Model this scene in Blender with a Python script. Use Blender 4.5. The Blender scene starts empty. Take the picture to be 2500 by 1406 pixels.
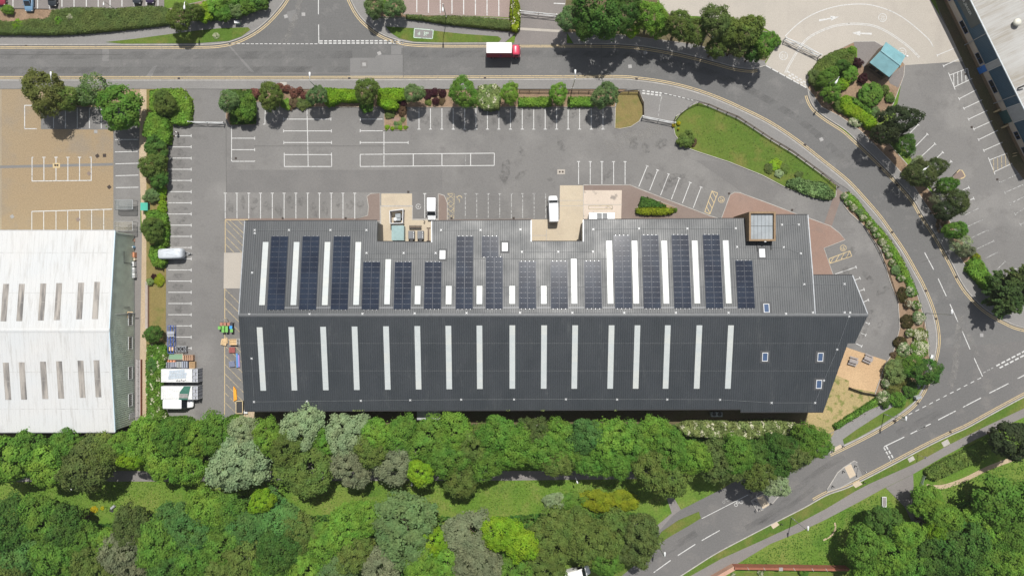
import bpy, math, random
import numpy as np
from mathutils import Vector, Matrix
from math import sin, cos, pi, radians, atan2, hypot, tan
random.seed(11)
scn = bpy.context.scene
COL = scn.collection
H = 140.0          # flying height of the camera, metres
S = 11.8           # survey scale: plan units per metre on the ground
CX, CY = 1250.0, 703.0
def W(px, py, z=0.0):
    """plan reading (taken at height z) -> metres"""
    f = (H - z) / H
    return Vector(((px - CX) / S * f, (CY - py) / S * f, z))
def P(pts, z=0.0):
    return [W(x, y, z) for x, y in pts]
# ------------------------------------------------------------------ mesh builder
class MB:
    def __init__(s): s.v = []; s.f = []; s.m = []
    def add(s, vs, fs, mi=0):
        n = len(s.v); s.v += [tuple(v) for v in vs]
        s.f += [tuple(i + n for i in f) for f in fs]; s.m += [mi] * len(fs); return s
    def box(s, c, d, rz=0.0, mi=0, tx=1.0, ty=1.0):
        """c = centre of the base, d = size, tx/ty = taper of the top"""
        x, y, z = d[0] / 2, d[1] / 2, d[2]; cr, sr = cos(rz), sin(rz); vs = []
        for k, (a, b) in ((0, (1, 1)), (1, (tx, ty))):
            for sx, sy in ((-1, -1), (1, -1), (1, 1), (-1, 1)):
                u, v = sx * x * a, sy * y * b
                vs.append((c[0] + u * cr - v * sr, c[1] + u * sr + v * cr, c[2] + k * z))
        return s.add(vs, [(3, 2, 1, 0), (4, 5, 6, 7), (0, 1, 5, 4), (1, 2, 6, 5), (2, 3, 7, 6), (3, 0, 4, 7)], mi)
    def bar(s, a, b, w, h, mi=0):
        """square bar from a to b"""
        a, b = Vector(a), Vector(b); d = (b - a)
        if d.length < 1e-6: return s
        d.normalize(); up = Vector((0, 0, 1)) if abs(d.z) < .95 else Vector((0, 1, 0))
        r = d.cross(up).normalized(); u = r.cross(d)
        vs = [p + r * sx * w / 2 + u * sy * h / 2 for p in (a, b) for sx, sy in ((-1, -1), (1, -1), (1, 1), (-1, 1))]
        return s.add(vs, [(3, 2, 1, 0), (4, 5, 6, 7), (0, 1, 5, 4), (1, 2, 6, 5), (2, 3, 7, 6), (3, 0, 4, 7)], mi)
    def prism(s, pts, z0, z1, mi=0, side=True):
        pts = [(p[0], p[1]) for p in pts]
        ar = sum(pts[i][0] * pts[(i + 1) % len(pts)][1] - pts[(i + 1) % len(pts)][0] * pts[i][1] for i in range(len(pts)))
        if ar < 0: pts = pts[::-1]
        n = len(pts); vs = [(x, y, z1) for x, y in pts]; fs = [tuple(range(n))]
        if side:
            vs += [(x, y, z0) for x, y in pts]; fs += [(n + i, n + (i + 1) % n, (i + 1) % n, i) for i in range(n)]
        return s.add(vs, fs, mi)
    def tube(s, a, b, r0, r1=None, n=8, mi=0, cap=True):
        a, b = Vector(a), Vector(b); r1 = r0 if r1 is None else r1; d = (b - a)
        if d.length < 1e-6: return s
        d.normalize(); up = Vector((0, 0, 1)) if abs(d.z) < .95 else Vector((0, 1, 0))
        r = d.cross(up).normalized(); u = r.cross(d); vs = []
        for p, q in ((a, r0), (b, r1)):
            vs += [p + (r * cos(2 * pi * i / n) + u * sin(2 * pi * i / n)) * q for i in range(n)]
        fs = [(i, (i + 1) % n, n + (i + 1) % n, n + i) for i in range(n)]
        if cap: fs += [tuple(range(n))[::-1], tuple(range(n, 2 * n))]
        return s.add(vs, fs, mi)
    def path(s, pts, r, n=6, mi=0):
        for i in range(len(pts) - 1): s.tube(pts[i], pts[i + 1], r, r, n, mi)
        return s
    def lathe(s, c, prof, n=16, mi=0):
        """prof = [(radius, z)] revolved round the vertical through c"""
        vs = []; fs = []
        for r, z in prof:
            vs += [(c[0] + r * cos(2 * pi * i / n), c[1] + r * sin(2 * pi * i / n), c[2] + z) for i in range(n)]
        for k in range(len(prof) - 1):
            fs += [(k * n + i, k * n + (i + 1) % n, (k + 1) * n + (i + 1) % n, (k + 1) * n + i) for i in range(n)]
        fs += [tuple(range(n))[::-1], tuple(range((len(prof) - 1) * n, len(prof) * n))]
        return s.add(vs, fs, mi)
    def loft(s, rings, mi=0):
        n = len(rings[0]); vs = [p for r in rings for p in r]; fs = []
        for k in range(len(rings) - 1):
            fs += [(k * n + i, k * n + (i + 1) % n, (k + 1) * n + (i + 1) % n, (k + 1) * n + i) for i in range(n)]
        fs += [tuple(range(n))[::-1], tuple(range((len(rings) - 1) * n, len(rings) * n))]
        return s.add(vs, fs, mi)
    def ribbon(s, pts, w, z, mi=0):
        l = offs(pts, w / 2); r = offs(pts, -w / 2); n = len(pts)
        vs = [(p[0], p[1], z) for p in l] + [(p[0], p[1], z) for p in r]
        return s.add(vs, [(n + i, n + i + 1, i + 1, i) for i in range(n - 1)], mi)
    def strip(s, pts, w, z0, z1, mi=0):
        """raised strip with sides along a polyline"""
        l = offs(pts, w / 2); r = offs(pts, -w / 2); n = len(pts)
        vs = [(p[0], p[1], z1) for p in l] + [(p[0], p[1], z1) for p in r] + [(p[0], p[1], z0) for p in l] + [(p[0], p[1], z0) for p in r]
        fs = []
        for i in range(n - 1):
            fs += [(n + i, n + i + 1, i + 1, i), (i, i + 1, 2 * n + i + 1, 2 * n + i), (3 * n + i, 3 * n + i + 1, n + i + 1, n + i)]
        return s.add(vs, fs, mi)
    def line(s, a, b, w, z, mi=0): return s.ribbon([a, b], w, z, mi)
    def quad(s, a, b, c, d, mi=0): return s.add([a, b, c, d], [(0, 1, 2, 3)], mi)
    def mesh(s, name, mats, smooth=False):
        me = bpy.data.meshes.new(name); me.from_pydata(s.v, [], s.f)
        for m in (mats if isinstance(mats, (list, tuple)) else [mats]): me.materials.append(m)
        me.polygons.foreach_set('material_index', s.m)
        if smooth: me.polygons.foreach_set('use_smooth', [True] * len(s.f))
        me.update(); return me
    def obj(s, name, mats, parent=None, local=False, smooth=False, bevel=0, color=None, org=None):
        """local=False: vertices were given in plan metres and are moved to the parent's (or own) origin"""
        o0 = Vector((0, 0, 0))
        if not local:
            if parent is not None: o0 = ORG.get(parent.name, Vector((0, 0, 0)))
            elif org is not None: o0 = Vector(org)
            if o0.length: s.v = [(v[0] - o0.x, v[1] - o0.y, v[2] - o0.z) for v in s.v]
        o = bpy.data.objects.new(name, s.mesh(name, mats, smooth)); COL.objects.link(o)
        if parent is not None: o.parent = parent
        elif org is not None: o.location = org
        ORG[o.name] = o0
        if bevel:
            b = o.modifiers.new('bevel', 'BEVEL'); b.width = bevel; b.segments = 2; b.limit_method = 'ANGLE'
        if color: o.color = (*color, 1)
        return o
ORG = {}
def offs(pts, d):
    """offset a polyline to its left by d"""
    pts = [Vector((p[0], p[1], 0)) for p in pts]; n = len(pts); out = []
    for i in range(n):
        a = pts[max(i - 1, 0)]; b = pts[min(i + 1, n - 1)]; t = (b - a)
        if t.length < 1e-9: t = Vector((1, 0, 0))
        t.normalize(); out.append(pts[i] + Vector((-t.y, t.x, 0)) * d)
    return out
def smooth_line(pts, k=6):
    """Catmull-Rom through the points"""
    pts = [Vector((p[0], p[1], 0)) for p in pts]; out = []
    for i in range(len(pts) - 1):
        p0 = pts[max(i - 1, 0)]; p1 = pts[i]; p2 = pts[i + 1]; p3 = pts[min(i + 2, len(pts) - 1)]
        for j in range(k):
            t = j / k
            out.append(.5 * ((2 * p1) + (p2 - p0) * t + (2 * p0 - 5 * p1 + 4 * p2 - p3) * t * t + (3 * p1 - p0 - 3 * p2 + p3) * t ** 3))
    out.append(pts[-1]); return out
def cut(pts, d0, d1):
    """piece of a polyline between two distances from its start"""
    out = []; s0 = 0
    for i in range(len(pts) - 1):
        a, b = Vector(pts[i]), Vector(pts[i + 1]); L = (b - a).length; s1 = s0 + L
        if s1 > d0 and s0 < d1 and L > 0:
            u = max(0, (d0 - s0) / L); v = min(1, (d1 - s0) / L)
            if not out: out.append(a.lerp(b, u))
            out.append(a.lerp(b, v))
        s0 = s1
    return out
def length(pts): return sum((Vector(pts[i + 1]) - Vector(pts[i])).length for i in range(len(pts) - 1))
def tag(o, label=None, cat=None, group=None, kind=None):
    if label: o['label'] = label
    if cat: o['category'] = cat
    if group: o['group'] = group
    if kind: o['kind'] = kind
    return o
def E(name, label, cat, loc, rz=0.0, group=None):
    o = bpy.data.objects.new(name, None); COL.objects.link(o); o.empty_display_size = .3
    o.location = loc; o.rotation_euler = (0, 0, rz); ORG[o.name] = Vector(loc); return tag(o, label, cat, group)
def dup(root, loc, rz=0.0, label=None, group=None, scale=None):
    def cp(o, par):
        c = o.copy(); COL.objects.link(c)
        if par is not None: c.parent = par
        for ch in list(o.children): cp(ch, c)
        return c
    r = cp(root, None); r.location = loc; r.rotation_euler = (0, 0, rz)
    if label: r['label'] = label
    if group: r['group'] = group
    if scale: r.scale = scale
    return r
# ------------------------------------------------------------------ materials
class NT:
    def __init__(s, name):
        s.mat = bpy.data.materials.new(name); s.mat.use_nodes = True; s.t = s.mat.node_tree; s.t.nodes.clear()
        s.out = s.n('ShaderNodeOutputMaterial'); s.pos = None
    def n(s, k, **kw):
        x = s.t.nodes.new(k)
        for a, b in kw.items(): setattr(x, a, b)
        return x
    def l(s, a, b): s.t.links.new(a, b)
    def coord(s, obj=False, stretch=(1, 1, 1), rot=0.0):
        o = s.n('ShaderNodeTexCoord').outputs['Object'] if obj else s.n('ShaderNodeNewGeometry').outputs['Position']
        if stretch != (1, 1, 1) or rot:
            m = s.n('ShaderNodeMapping'); m.inputs['Scale'].default_value = stretch; m.inputs['Rotation'].default_value = (0, 0, rot)
            if rot:
                m0 = s.n('ShaderNodeMapping'); m0.inputs['Rotation'].default_value = (0, 0, rot); s.l(o, m0.inputs['Vector'])
                m.inputs['Rotation'].default_value = (0, 0, 0); s.l(m0.outputs[0], m.inputs['Vector'])
            else: s.l(o, m.inputs['Vector'])
            return m.outputs[0]
        return o
    def noise(s, scale, det=3, obj=False, stretch=(1, 1, 1), rot=0.0, rough=.55):
        x = s.n('ShaderNodeTexNoise'); x.inputs['Scale'].default_value = scale; x.inputs['Detail'].default_value = det
        x.inputs['Roughness'].default_value = rough
        s.l(s.coord(obj, stretch, rot), x.inputs['Vector']); return x.outputs['Fac']
    def rng(s, f, a, b, c=0.0, d=1.0):
        m = s.n('ShaderNodeMapRange'); m.inputs[1].default_value = a; m.inputs[2].default_value = b
        m.inputs[3].default_value = c; m.inputs[4].default_value = d; s.l(f, m.inputs[0]); return m.outputs[0]
    def mix(s, f, a, b, mode='MIX'):
        m = s.n('ShaderNodeMix'); m.data_type = 'RGBA'; m.blend_type = mode
        for v, i in ((f, 0), (a, 6), (b, 7)):
            if hasattr(v, 'is_linked'): s.l(v, m.inputs[i])
            elif isinstance(v, (tuple, list)): m.inputs[i].default_value = (*v[:3], 1)
            else: m.inputs[i].default_value = v
        return m.outputs[2]
    def scale(s, c, f):
        m = s.n('ShaderNodeVectorMath'); m.operation = 'SCALE'
        if hasattr(c, 'is_linked'): s.l(c, m.inputs[0])
        else: m.inputs[0].default_value = c[:3]
        s.l(f, m.inputs['Scale']); return m.outputs[0]
    def mul(s, a, b):
        m = s.n('ShaderNodeMath'); m.operation = 'MULTIPLY'
        for v, i in ((a, 0), (b, 1)):
            if hasattr(v, 'is_linked'): s.l(v, m.inputs[i])
            else: m.inputs[i].default_value = v
        return m.outputs[0]
    def bsdf(s, col, rough=.8, metal=0.0, spec=.3, bump=None, bstr=.3, bdist=.05, coat=0.0, trans=0.0, alpha=1.0):
        b = s.n('ShaderNodeBsdfPrincipled')
        if hasattr(col, 'is_linked'): s.l(col, b.inputs['Base Color'])
        else: b.inputs['Base Color'].default_value = (*col[:3], 1)
        if hasattr(rough, 'is_linked'): s.l(rough, b.inputs['Roughness'])
        else: b.inputs['Roughness'].default_value = rough
        b.inputs['Metallic'].default_value = metal; b.inputs['Specular IOR Level'].default_value = spec
        b.inputs['Coat Weight'].default_value = coat; b.inputs['Transmission Weight'].default_value = trans
        b.inputs['Alpha'].default_value = alpha
        if bump is not None:
            k = s.n('ShaderNodeBump'); k.inputs['Strength'].default_value = bstr; k.inputs['Distance'].default_value = bdist
            s.l(bump, k.inputs['Height']); s.l(k.outputs[0], b.inputs['Normal'])
        return b.outputs[0]
    def done(s, sh): s.l(sh, s.out.inputs['Surface']); return s.mat
def ground(name, c1, c2, big=.05, c3=None, mid=.35, midamt=.5, midlo=.55, midhi=.7, fine=.25, fs=6.0, rough=.9, bstr=.25, spec=.2, stretch=(1, 1, 1), c4=None, c4s=.12):
    """two-tone large patches + a third colour in mid-size blotches + fine grain"""
    t = NT(name); col = t.mix(t.rng(t.noise(big, 4), .38, .62), c1, c2)
    if c3: col = t.mix(t.mul(t.rng(t.noise(mid, 5, stretch=stretch), midlo, midhi), midamt), col, c3)
    if c4: col = t.mix(t.mul(t.rng(t.noise(c4s, 6, rough=.65), .54, .68), .6), col, c4)
    g = t.noise(fs, 3, rough=.7); col = t.scale(col, t.rng(g, .25, .75, 1 - fine, 1 + fine))
    return t.done(t.bsdf(col, rough, 0, spec, g, bstr, .03))
def plain(name, c, rough=.6, metal=0.0, spec=.4, var=.12, vs=1.5, objcol=False, bump=0.0, bs=12.0, coat=0.0, stretch=(1, 1, 1), obj=True, trans=0.0, alpha=1.0):
    t = NT(name)
    base = t.n('ShaderNodeObjectInfo').outputs['Color'] if objcol else c
    n = t.noise(vs, 4, obj, stretch); col = t.scale(base, t.rng(n, .3, .7, 1 - var, 1 + var))
    bp = t.noise(bs, 3, obj) if bump else None
    return t.done(t.bsdf(col, rough, metal, spec, bp, bump, .02, coat, trans, alpha))
def paintmark(name, c, under, worn=.42, rough=.6):
    t = NT(name); f = t.rng(t.noise(2.2, 5, rough=.75), worn - .06, worn + .08)
    col = t.mix(f, under, c); col = t.scale(col, t.rng(t.noise(9, 2), .2, .8, .85, 1.12))
    return t.done(t.bsdf(col, rough, 0, .3))
ASPH = (.135, .131, .128)
M = {}
M['road'] = ground('road_asphalt', (.116, .115, .113), (.132, .130, .127), .03, (.098, .098, .099), .12, .5, fine=.13, fs=3.0, stretch=(.25, 1.6, 1), c4=(.17, .165, .16), c4s=.25)
M['road2'] = ground('main_road_asphalt', (.118, .116, .114), (.138, .133, .129), .04, (.095, .095, .096), .1, .5, fine=.13, fs=3.0, c4=(.175, .165, .155), c4s=.2)
M['yard'] = ground('car_park_asphalt', (.142, .138, .134), (.168, .163, .156), .03, (.20, .194, .185), .09, .7, .5, .64, fine=.12, fs=3.0, c4=(.125, .120, .116), c4s=.3)
M['yard_warm'] = ground('old_asphalt', (.165, .152, .145), (.185, .168, .158), .1, (.15, .14, .135), .3, .6, fine=.15, fs=4.0)
M['pink'] = ground('pink_tarmac', (.235, .182, .162), (.255, .2, .18), .12, (.215, .172, .155), .4, .6, fine=.14, fs=4.0)
M['footway'] = ground('footway_asphalt', (.18, .175, .169), (.20, .194, .187), .08, (.16, .155, .151), .25, .7, fine=.12, fs=4.0, stretch=(.4, 1, 1))
M['path'] = ground('path_asphalt', (.17, .158, .15), (.19, .178, .17), .08, (.15, .14, .135), .3, .6, fine=.13, fs=4.0)
M['patch1'] = ground('pale_repair_patch', (.155, .153, .15), (.168, .165, .162), .3, fine=.1, fs=4.0)
M['patch2'] = ground('dark_repair_patch', (.11, .11, .11), (.122, .121, .12), .3, fine=.12, fs=4.0)
M['tan'] = ground('tan_resin_gravel', (.255, .192, .118), (.245, .194, .128), .03, (.225, .185, .135), .12, .6, fine=.2, fs=4.0, c4=(.20, .172, .138), c4s=.06)
M['gravel'] = ground('beige_gravel', (.39, .31, .215), (.34, .265, .18), .12, (.31, .25, .18), .8, .5, fine=.3, fs=5.0, bstr=.6)
M['chips'] = ground('wood_chip', (.43, .30, .175), (.40, .275, .16), .15, (.35, .245, .145), 1.0, .4, fine=.22, fs=4.0, bstr=.6)
M['concrete'] = ground('apron_concrete', (.335, .31, .272), (.37, .338, .297), .05, (.30, .275, .245), .2, .6, fine=.1, fs=4.0, c4=(.32, .295, .262), c4s=.5, stretch=(1, .3, 1))
M['concrete2'] = ground('warm_concrete', (.40, .34, .255), (.43, .37, .28), .15, (.35, .295, .23), .35, .6, fine=.1, fs=4.0, c4=(.39, .34, .27), c4s=.7)
M['concrete3'] = ground('stained_concrete', (.48, .41, .345), (.455, .39, .325), .2, (.17, .155, .14), .55, .75, .57, .66, fine=.1, fs=5.0)
M['kerb'] = ground('kerb_stone', (.36, .345, .32), (.30, .285, .265), .3, fine=.2, fs=2.0)
M['kerbdark'] = ground('old_kerb_stone', (.22, .20, .18), (.26, .235, .21), .3, fine=.2, fs=2.0)
M['block'] = ground('red_block_paving', (.225, .152, .122), (.235, .165, .135), .12, (.255, .18, .148), .3, .5, fine=.12, fs=5.0, c4=(.195, .145, .122), c4s=.4)
M['block2'] = ground('brown_block_paving', (.175, .135, .117), (.19, .15, .13), .15, (.21, .17, .148), .35, .6, fine=.12, fs=5.0)
M['soil'] = ground('bed_soil', (.19, .13, .085), (.235, .165, .11), .3, (.13, .09, .06), .9, .6, fine=.3, fs=4.0, bstr=.7)
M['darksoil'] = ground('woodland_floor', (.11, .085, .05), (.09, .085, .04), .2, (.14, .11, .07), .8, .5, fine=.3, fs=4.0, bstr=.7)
M['grass'] = ground('mown_grass', (.084, .158, .022), (.125, .172, .034), .07, (.16, .175, .05), .28, .55, .52, .68, fine=.38, fs=3.0, rough=1, bstr=.9, spec=.1, c4=(.045, .105, .016), c4s=.16)
M['lawn'] = ground('worn_lawn', (.10, .135, .027), (.066, .118, .019), .07, (.15, .138, .042), .25, .7, .5, .68, fine=.28, fs=3.5, rough=1, bstr=.8, spec=.1)
M['drygrass'] = ground('dry_grass', (.19, .15, .06), (.17, .138, .055), .2, (.125, .13, .04), .5, .7, .5, .66, fine=.26, fs=4.0, rough=1, bstr=.8, spec=.1)
M['straw'] = ground('straw_grass', (.33, .255, .13), (.29, .235, .115), .2, (.13, .155, .04), .7, .8, .52, .62, fine=.3, fs=4.0, rough=1, bstr=.8, spec=.1)
M['white'] = paintmark('white_road_paint', (.47, .47, .46), ASPH, .38)
M['whiteold'] = paintmark('worn_white_paint', (.36, .36, .35), ASPH, .48)
M['yellow'] = paintmark('yellow_road_paint', (.47, .365, .20), (.19, .17, .14), .38)
M['yellowold'] = paintmark('worn_yellow_paint', (.36, .295, .18), ASPH, .45)
M['mint'] = paintmark('pale_green_paint', (.45, .58, .48), ASPH, .42)
# buildings
t = NT('dark_profiled_steel'); n = t.noise(.35, 5, stretch=(1, .25, 1)); n2 = t.noise(3, 3)
col = t.mix(t.rng(n, .35, .7), (.025, .030, .034), (.032, .037, .042)); col = t.mix(t.mul(t.rng(t.noise(.5, 6, stretch=(1, .18, 1), rough=.7), .58, .72), .45), col, (.075, .08, .08)); col = t.scale(col, t.rng(n2, .3, .7, .92, 1.08))
M['roofdark'] = t.done(t.bsdf(col, t.rng(t.noise(.25, 4), .3, .7, .44, .55), 0, .62))
t = NT('white_sheet_roof'); st = t.noise(1.6, 5, stretch=(1, .035, 1), rough=.7); bg = t.noise(.12, 4)
col = t.mix(t.rng(bg, .35, .65), (.485, .485, .475), (.465, .478, .48)); col = t.mix(t.mul(t.rng(st, .52, .72), .6), col, (.31, .30, .28))
M['roofwhite'] = t.done(t.bsdf(col, .5, 0, .4))
t = NT('weathered_grey_sheet'); st = t.noise(1.1, 5, stretch=(.035, 1, 1), rot=radians(-26), rough=.7)
col = t.mix(t.rng(st, .42, .62), (.34, .335, .32), (.25, .23, .195)); col = t.mix(t.rng(t.noise(.12, 3), .45, .7), col, (.37, .37, .36))
M['roofgrey'] = t.done(t.bsdf(col, .6, 0, .3))
t = NT('dirty_rooflight'); st = t.noise(.5, 4, stretch=(2.5, .3, 1), rough=.6)
col = t.mix(t.rng(st, .4, .66), (.33, .305, .275), (.12, .115, .11)); M['rlold'] = t.done(t.bsdf(col, .45, 0, .4))
t = NT('rooflight_sheet'); col = t.mix(t.rng(t.noise(.9, 3), .4, .6), (.415, .44, .435), (.39, .42, .418)); M['rl'] = t.done(t.bsdf(col, .35, 0, .5))
t = NT('milky_rooflight_sheet'); col = t.mix(t.rng(t.noise(.9, 3), .4, .6), (.44, .455, .43), (.41, .432, .42)); M['rl2'] = t.done(t.bsdf(col, .35, 0, .5))
t = NT('solar_glass'); col = t.mix(t.rng(t.noise(.22, 3), .4, .6), (.013, .018, .031), (.018, .026, .043)); M['pv'] = t.done(t.bsdf(col, .17, 0, .2))
M['alu'] = plain('anodised_frame', (.42, .43, .45), .35, .6, .5, .06)
M['pvframe'] = plain('panel_frame', (.055, .063, .085), .4, .1, .5, .05)
M['steel'] = plain('galvanised_steel', (.5, .51, .52), .4, .75, .5, .12)
M['greypaint'] = plain('grey_painted_metal', (.33, .34, .35), .45, .1, .5, .1)
M['whitepaint'] = plain('white_painted_metal', (.54, .55, .55), .4, 0, .5, .05)
M['black'] = plain('black_plastic', (.018, .018, .02), .5, 0, .4, .2)
M['rubber'] = plain('tyre_rubber', (.02, .02, .02), .8, 0, .2, .2)
M['darkmetal'] = plain('dark_metal', (.05, .05, .052), .5, .4, .5, .15)
M['glass'] = plain('dark_glass', (.012, .016, .02), .06, 0, .8, .1, coat=.3)
M['skyglass'] = plain('blue_tinted_glass', (.05, .085, .16), .08, 0, .8, .1, coat=.3)
M['paint'] = plain('painted_body', (1, 1, 1), .3, 0, .5, .04, objcol=True, coat=.4)
M['plastic'] = plain('coloured_plastic', (1, 1, 1), .5, 0, .4, .07, objcol=True)
M['cloth'] = plain('woven_cloth', (1, 1, 1), .9, 0, .1, .12, objcol=True, vs=3, bump=.4, bs=5)
M['skin'] = plain('skin', (.42, .26, .19), .6, 0, .3, .05)
M['wood'] = plain('weathered_wood', (.105, .082, .06), .85, 0, .2, .2, vs=3, stretch=(1, .2, 1))
M['greywood'] = plain('silvered_wood', (.27, .25, .245), .85, 0, .2, .15, vs=3)
M['newwood'] = plain('pale_pallet_wood', (.58, .42, .24), .8, 0, .2, .16, vs=3)
M['bark'] = plain('tree_bark', (.105, .08, .058), .95, 0, .1, .25, vs=4, bump=.6, bs=6)
M['palebark'] = plain('pale_birch_bark', (.25, .235, .215), .9, 0, .1, .2, vs=4)
M['brickbrown'] = ground('brown_brick', (.235, .165, .10), (.20, .14, .09), .5, (.28, .2, .12), 1.5, .6, fine=.18, fs=6.0)
M['brickred'] = ground('red_brick', (.25, .095, .06), (.22, .085, .055), .4, (.28, .12, .08), 1.2, .6, fine=.16, fs=6.0)
M['render'] = ground('cream_wall', (.46, .40, .335), (.43, .37, .31), .4, fine=.08, fs=4.0)
M['flatroof'] = ground('felt_flat_roof', (.29, .315, .33), (.26, .285, .30), .4, (.22, .235, .245), .6, .6, fine=.08, fs=3.0)
M['tarp'] = plain('white_tarpaulin', (.56, .565, .56), .5, 0, .4, .07, vs=.8, bump=.5, bs=2.0)
M['ivory'] = plain('silver_cover', (.47, .50, .535), .45, .05, .4, .07, vs=1.2, bump=.5, bs=2.5)
t = NT('green_profiled_cladding'); M['greenclad'] = t.done(t.bsdf(t.scale((.64, .71, .615), t.rng(t.noise(.5, 4), .3, .7, .85, 1.15)), .5, 0, .4))
M['blueclad'] = plain('dark_blue_cladding', (.028, .085, .14), .45, 0, .5, .1, obj=False)
M['tint'] = plain('smoked_polycarbonate', (.20, .215, .21), .2, 0, .5, .1, alpha=.55)
M['tint2'] = plain('clear_polycarbonate', (.28, .255, .20), .2, 0, .5, .1, alpha=.35)
M['teal'] = plain('faded_teal_steel', (.15, .295, .325), .5, 0, .4, .12, vs=.8, stretch=(1, 1, 1), obj=False)
M['container'] = plain('pale_blue_green_steel', (.255, .36, .36), .5, 0, .4, .1)
M['manhole'] = plain('iron_cover', (.27, .265, .26), .7, .2, .4, .2, vs=5)
M['gully'] = plain('dark_iron_grating', (.045, .035, .03), .7, .2, .3, .3, vs=6)
def leafmat(name, trans=.46, flower=None):
    t = NT(name); oc = t.n('ShaderNodeObjectInfo').outputs['Color']
    at = t.n('ShaderNodeAttribute', attribute_name='tint'); f = at.outputs['Fac']
    col = t.scale(oc, f)
    hs = t.n('ShaderNodeHueSaturation'); t.l(col, hs.inputs['Color'])
    t.l(t.rng(t.noise(.45, 3), .3, .7, .48, .518), hs.inputs['Hue']); t.l(t.rng(t.noise(.7, 2), .3, .7, .95, 1.28), hs.inputs['Value'])
    b = t.n('ShaderNodeBsdfPrincipled'); t.l(hs.outputs[0], b.inputs['Base Color'])
    b.inputs['Roughness'].default_value = .6; b.inputs['Specular IOR Level'].default_value = .12
    tr = t.n('ShaderNodeBsdfTranslucent'); t.l(t.scale(hs.outputs[0], t.rng(f, 0, 1, 1.2, 1.2)), tr.inputs['Color'])
    mx = t.n('ShaderNodeMixShader'); mx.inputs[0].default_value = trans; t.l(b.outputs[0], mx.inputs[1]); t.l(tr.outputs[0], mx.inputs[2])
    return t.done(mx.outputs[0])
M['leaf'] = leafmat('foliage')
M['blossom'] = plain('cream_blossom', (.42, .41, .29), .8, 0, .2, .15)

def smear(name, c, k, sc, stretch=(1, 1, 1), rot=0.0):
    """thin worn-in stain: its own colour, see-through where the noise is low"""
    t = NT(name); f = t.rng(t.noise(sc, 6, stretch=stretch, rot=rot, rough=.7), .42, .72, 0, k); b = t.n('ShaderNodeBsdfPrincipled'); b.inputs['Base Color'].default_value = (*c, 1); b.inputs['Roughness'].default_value = .9
    t.l(f, b.inputs['Alpha']); return t.done(b.outputs[0])
M['dust'] = smear('pale_dust', (.26, .25, .235), .75, .8); M['tyre'] = smear('tyre_wear', (.08, .08, .08), .32, .5, (.3, 1, 1), radians(-30)); M['oil'] = smear('oil_stain', (.07, .068, .065), .36, 1.2)
# ------------------------------------------------------------------ the setting: ground, roads, pavements, markings
def struct(name, mb, mat, **k):
    return tag(mb.obj(name, mat, **k), kind='structure')
def sheet(name, pts, z, mat): return struct(name, MB().prism(P(pts), 0, z, side=False), mat)
def slab(name, pts, z, mat, z0=0.0): return struct(name, MB().prism(P(pts), z0, z), mat)
g = MB(); N = 24; R = 1500
xs = [-R, -600, -300, -150, -100, -50, 0, 50, 100, 150, 300, 600, R]
for i in range(len(xs) - 1):
    for j in range(len(xs) - 1): g.quad((xs[i], xs[j], 0), (xs[i + 1], xs[j], 0), (xs[i + 1], xs[j + 1], 0), (xs[i], xs[j + 1], 0))
struct('ground', g, M['grass'])
ZR, ZY, ZM, ZF = .02, .028, .040, .10
KU1 = smooth_line(P([(-200, 110), (300, 110), (480, 110), (540, 107), (585, 95), (630, 70), (668, 35), (700, -8), (725, -70)]))
KU2 = smooth_line(P([(830, -70), (857, 0), (878, 38), (905, 65), (935, 85), (970, 98), (1010, 105), (1080, 107), (1200, 107), (1400, 107), (1520, 109), (1600, 118), (1680, 134), (1750, 152), (1800, 165), (1840, 168), (1870, 160)]))
KU3 = smooth_line(P([(1971, 215), (1976, 240), (1989, 264), (2018, 288), (2060, 315), (2085, 337), (2118, 368), (2154, 403), (2195, 446), (2231, 488), (2250, 520), (2286, 575), (2322, 639), (2345, 685), (2368, 718), (2405, 754), (2452, 782), (2500, 800), (2620, 818)]))
KL = smooth_line(P([(-200, 196.5), (600, 196.5), (1240, 195), (1496, 194), (1558, 198), (1622, 207), (1685, 222), (1749, 244), (1812, 272), (1876, 304), (1940, 346), (2009, 400), (2067, 447), (2110, 493), (2143, 531), (2171, 570), (2205, 620), (2235, 673), (2246, 693), (2266, 738), (2280, 781), (2286, 818), (2285, 850), (2276, 889), (2259, 938), (2234, 979), (2199, 1009), (2148, 1042), (2090, 1073), (2024, 1105)]))
KS = smooth_line(P([(2640, 895), (2500, 968), (2420, 1011), (2362, 1043), (2322, 1061), (2260, 1091), (2188, 1129), (2123, 1163), (2068, 1190), (2018, 1208), (1964, 1238), (1907, 1267), (1860, 1291), (1812, 1316), (1748, 1350), (1683, 1391), (1600, 1445)]))
# carriageways
rd = [(-200, 108), (540, 106), (700, -10), (720, -70), (835, -70), (857, 0), (935, 85), (1010, 104), (1520, 107), (1680, 132), (1870, 158), (1975, 213), (1976, 240), (2018, 286), (2118, 366), (2231, 486), (2322, 637), (2368, 716), (2452, 780), (2640, 822), (2640, 900), (2500, 860), (2395, 905), (2250, 985), (2215, 1000), (2285, 850), (2286, 800), (2235, 673), (2110, 493), (1940, 346), (1749, 244), (1622, 207), (1496, 196), (-200, 198)]
sheet('road', rd, ZR, M['road'])
rb = [(2640, 820), (2640, 900), (2420, 1013), (2260, 1093), (2068, 1192), (1964, 1240), (1860, 1293), (1748, 1352), (1600, 1447), (1440, 1447), (1516, 1404), (1560, 1372), (1610, 1335), (1600, 1290), (1640, 1255), (1768, 1190), (1813, 1160), (1880, 1120), (1960, 1085), (2024, 1104), (2148, 1041), (2234, 978), (2276, 889), (2300, 850)]
sheet('lower_road', rb, ZR + .004, M['road2'])
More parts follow.
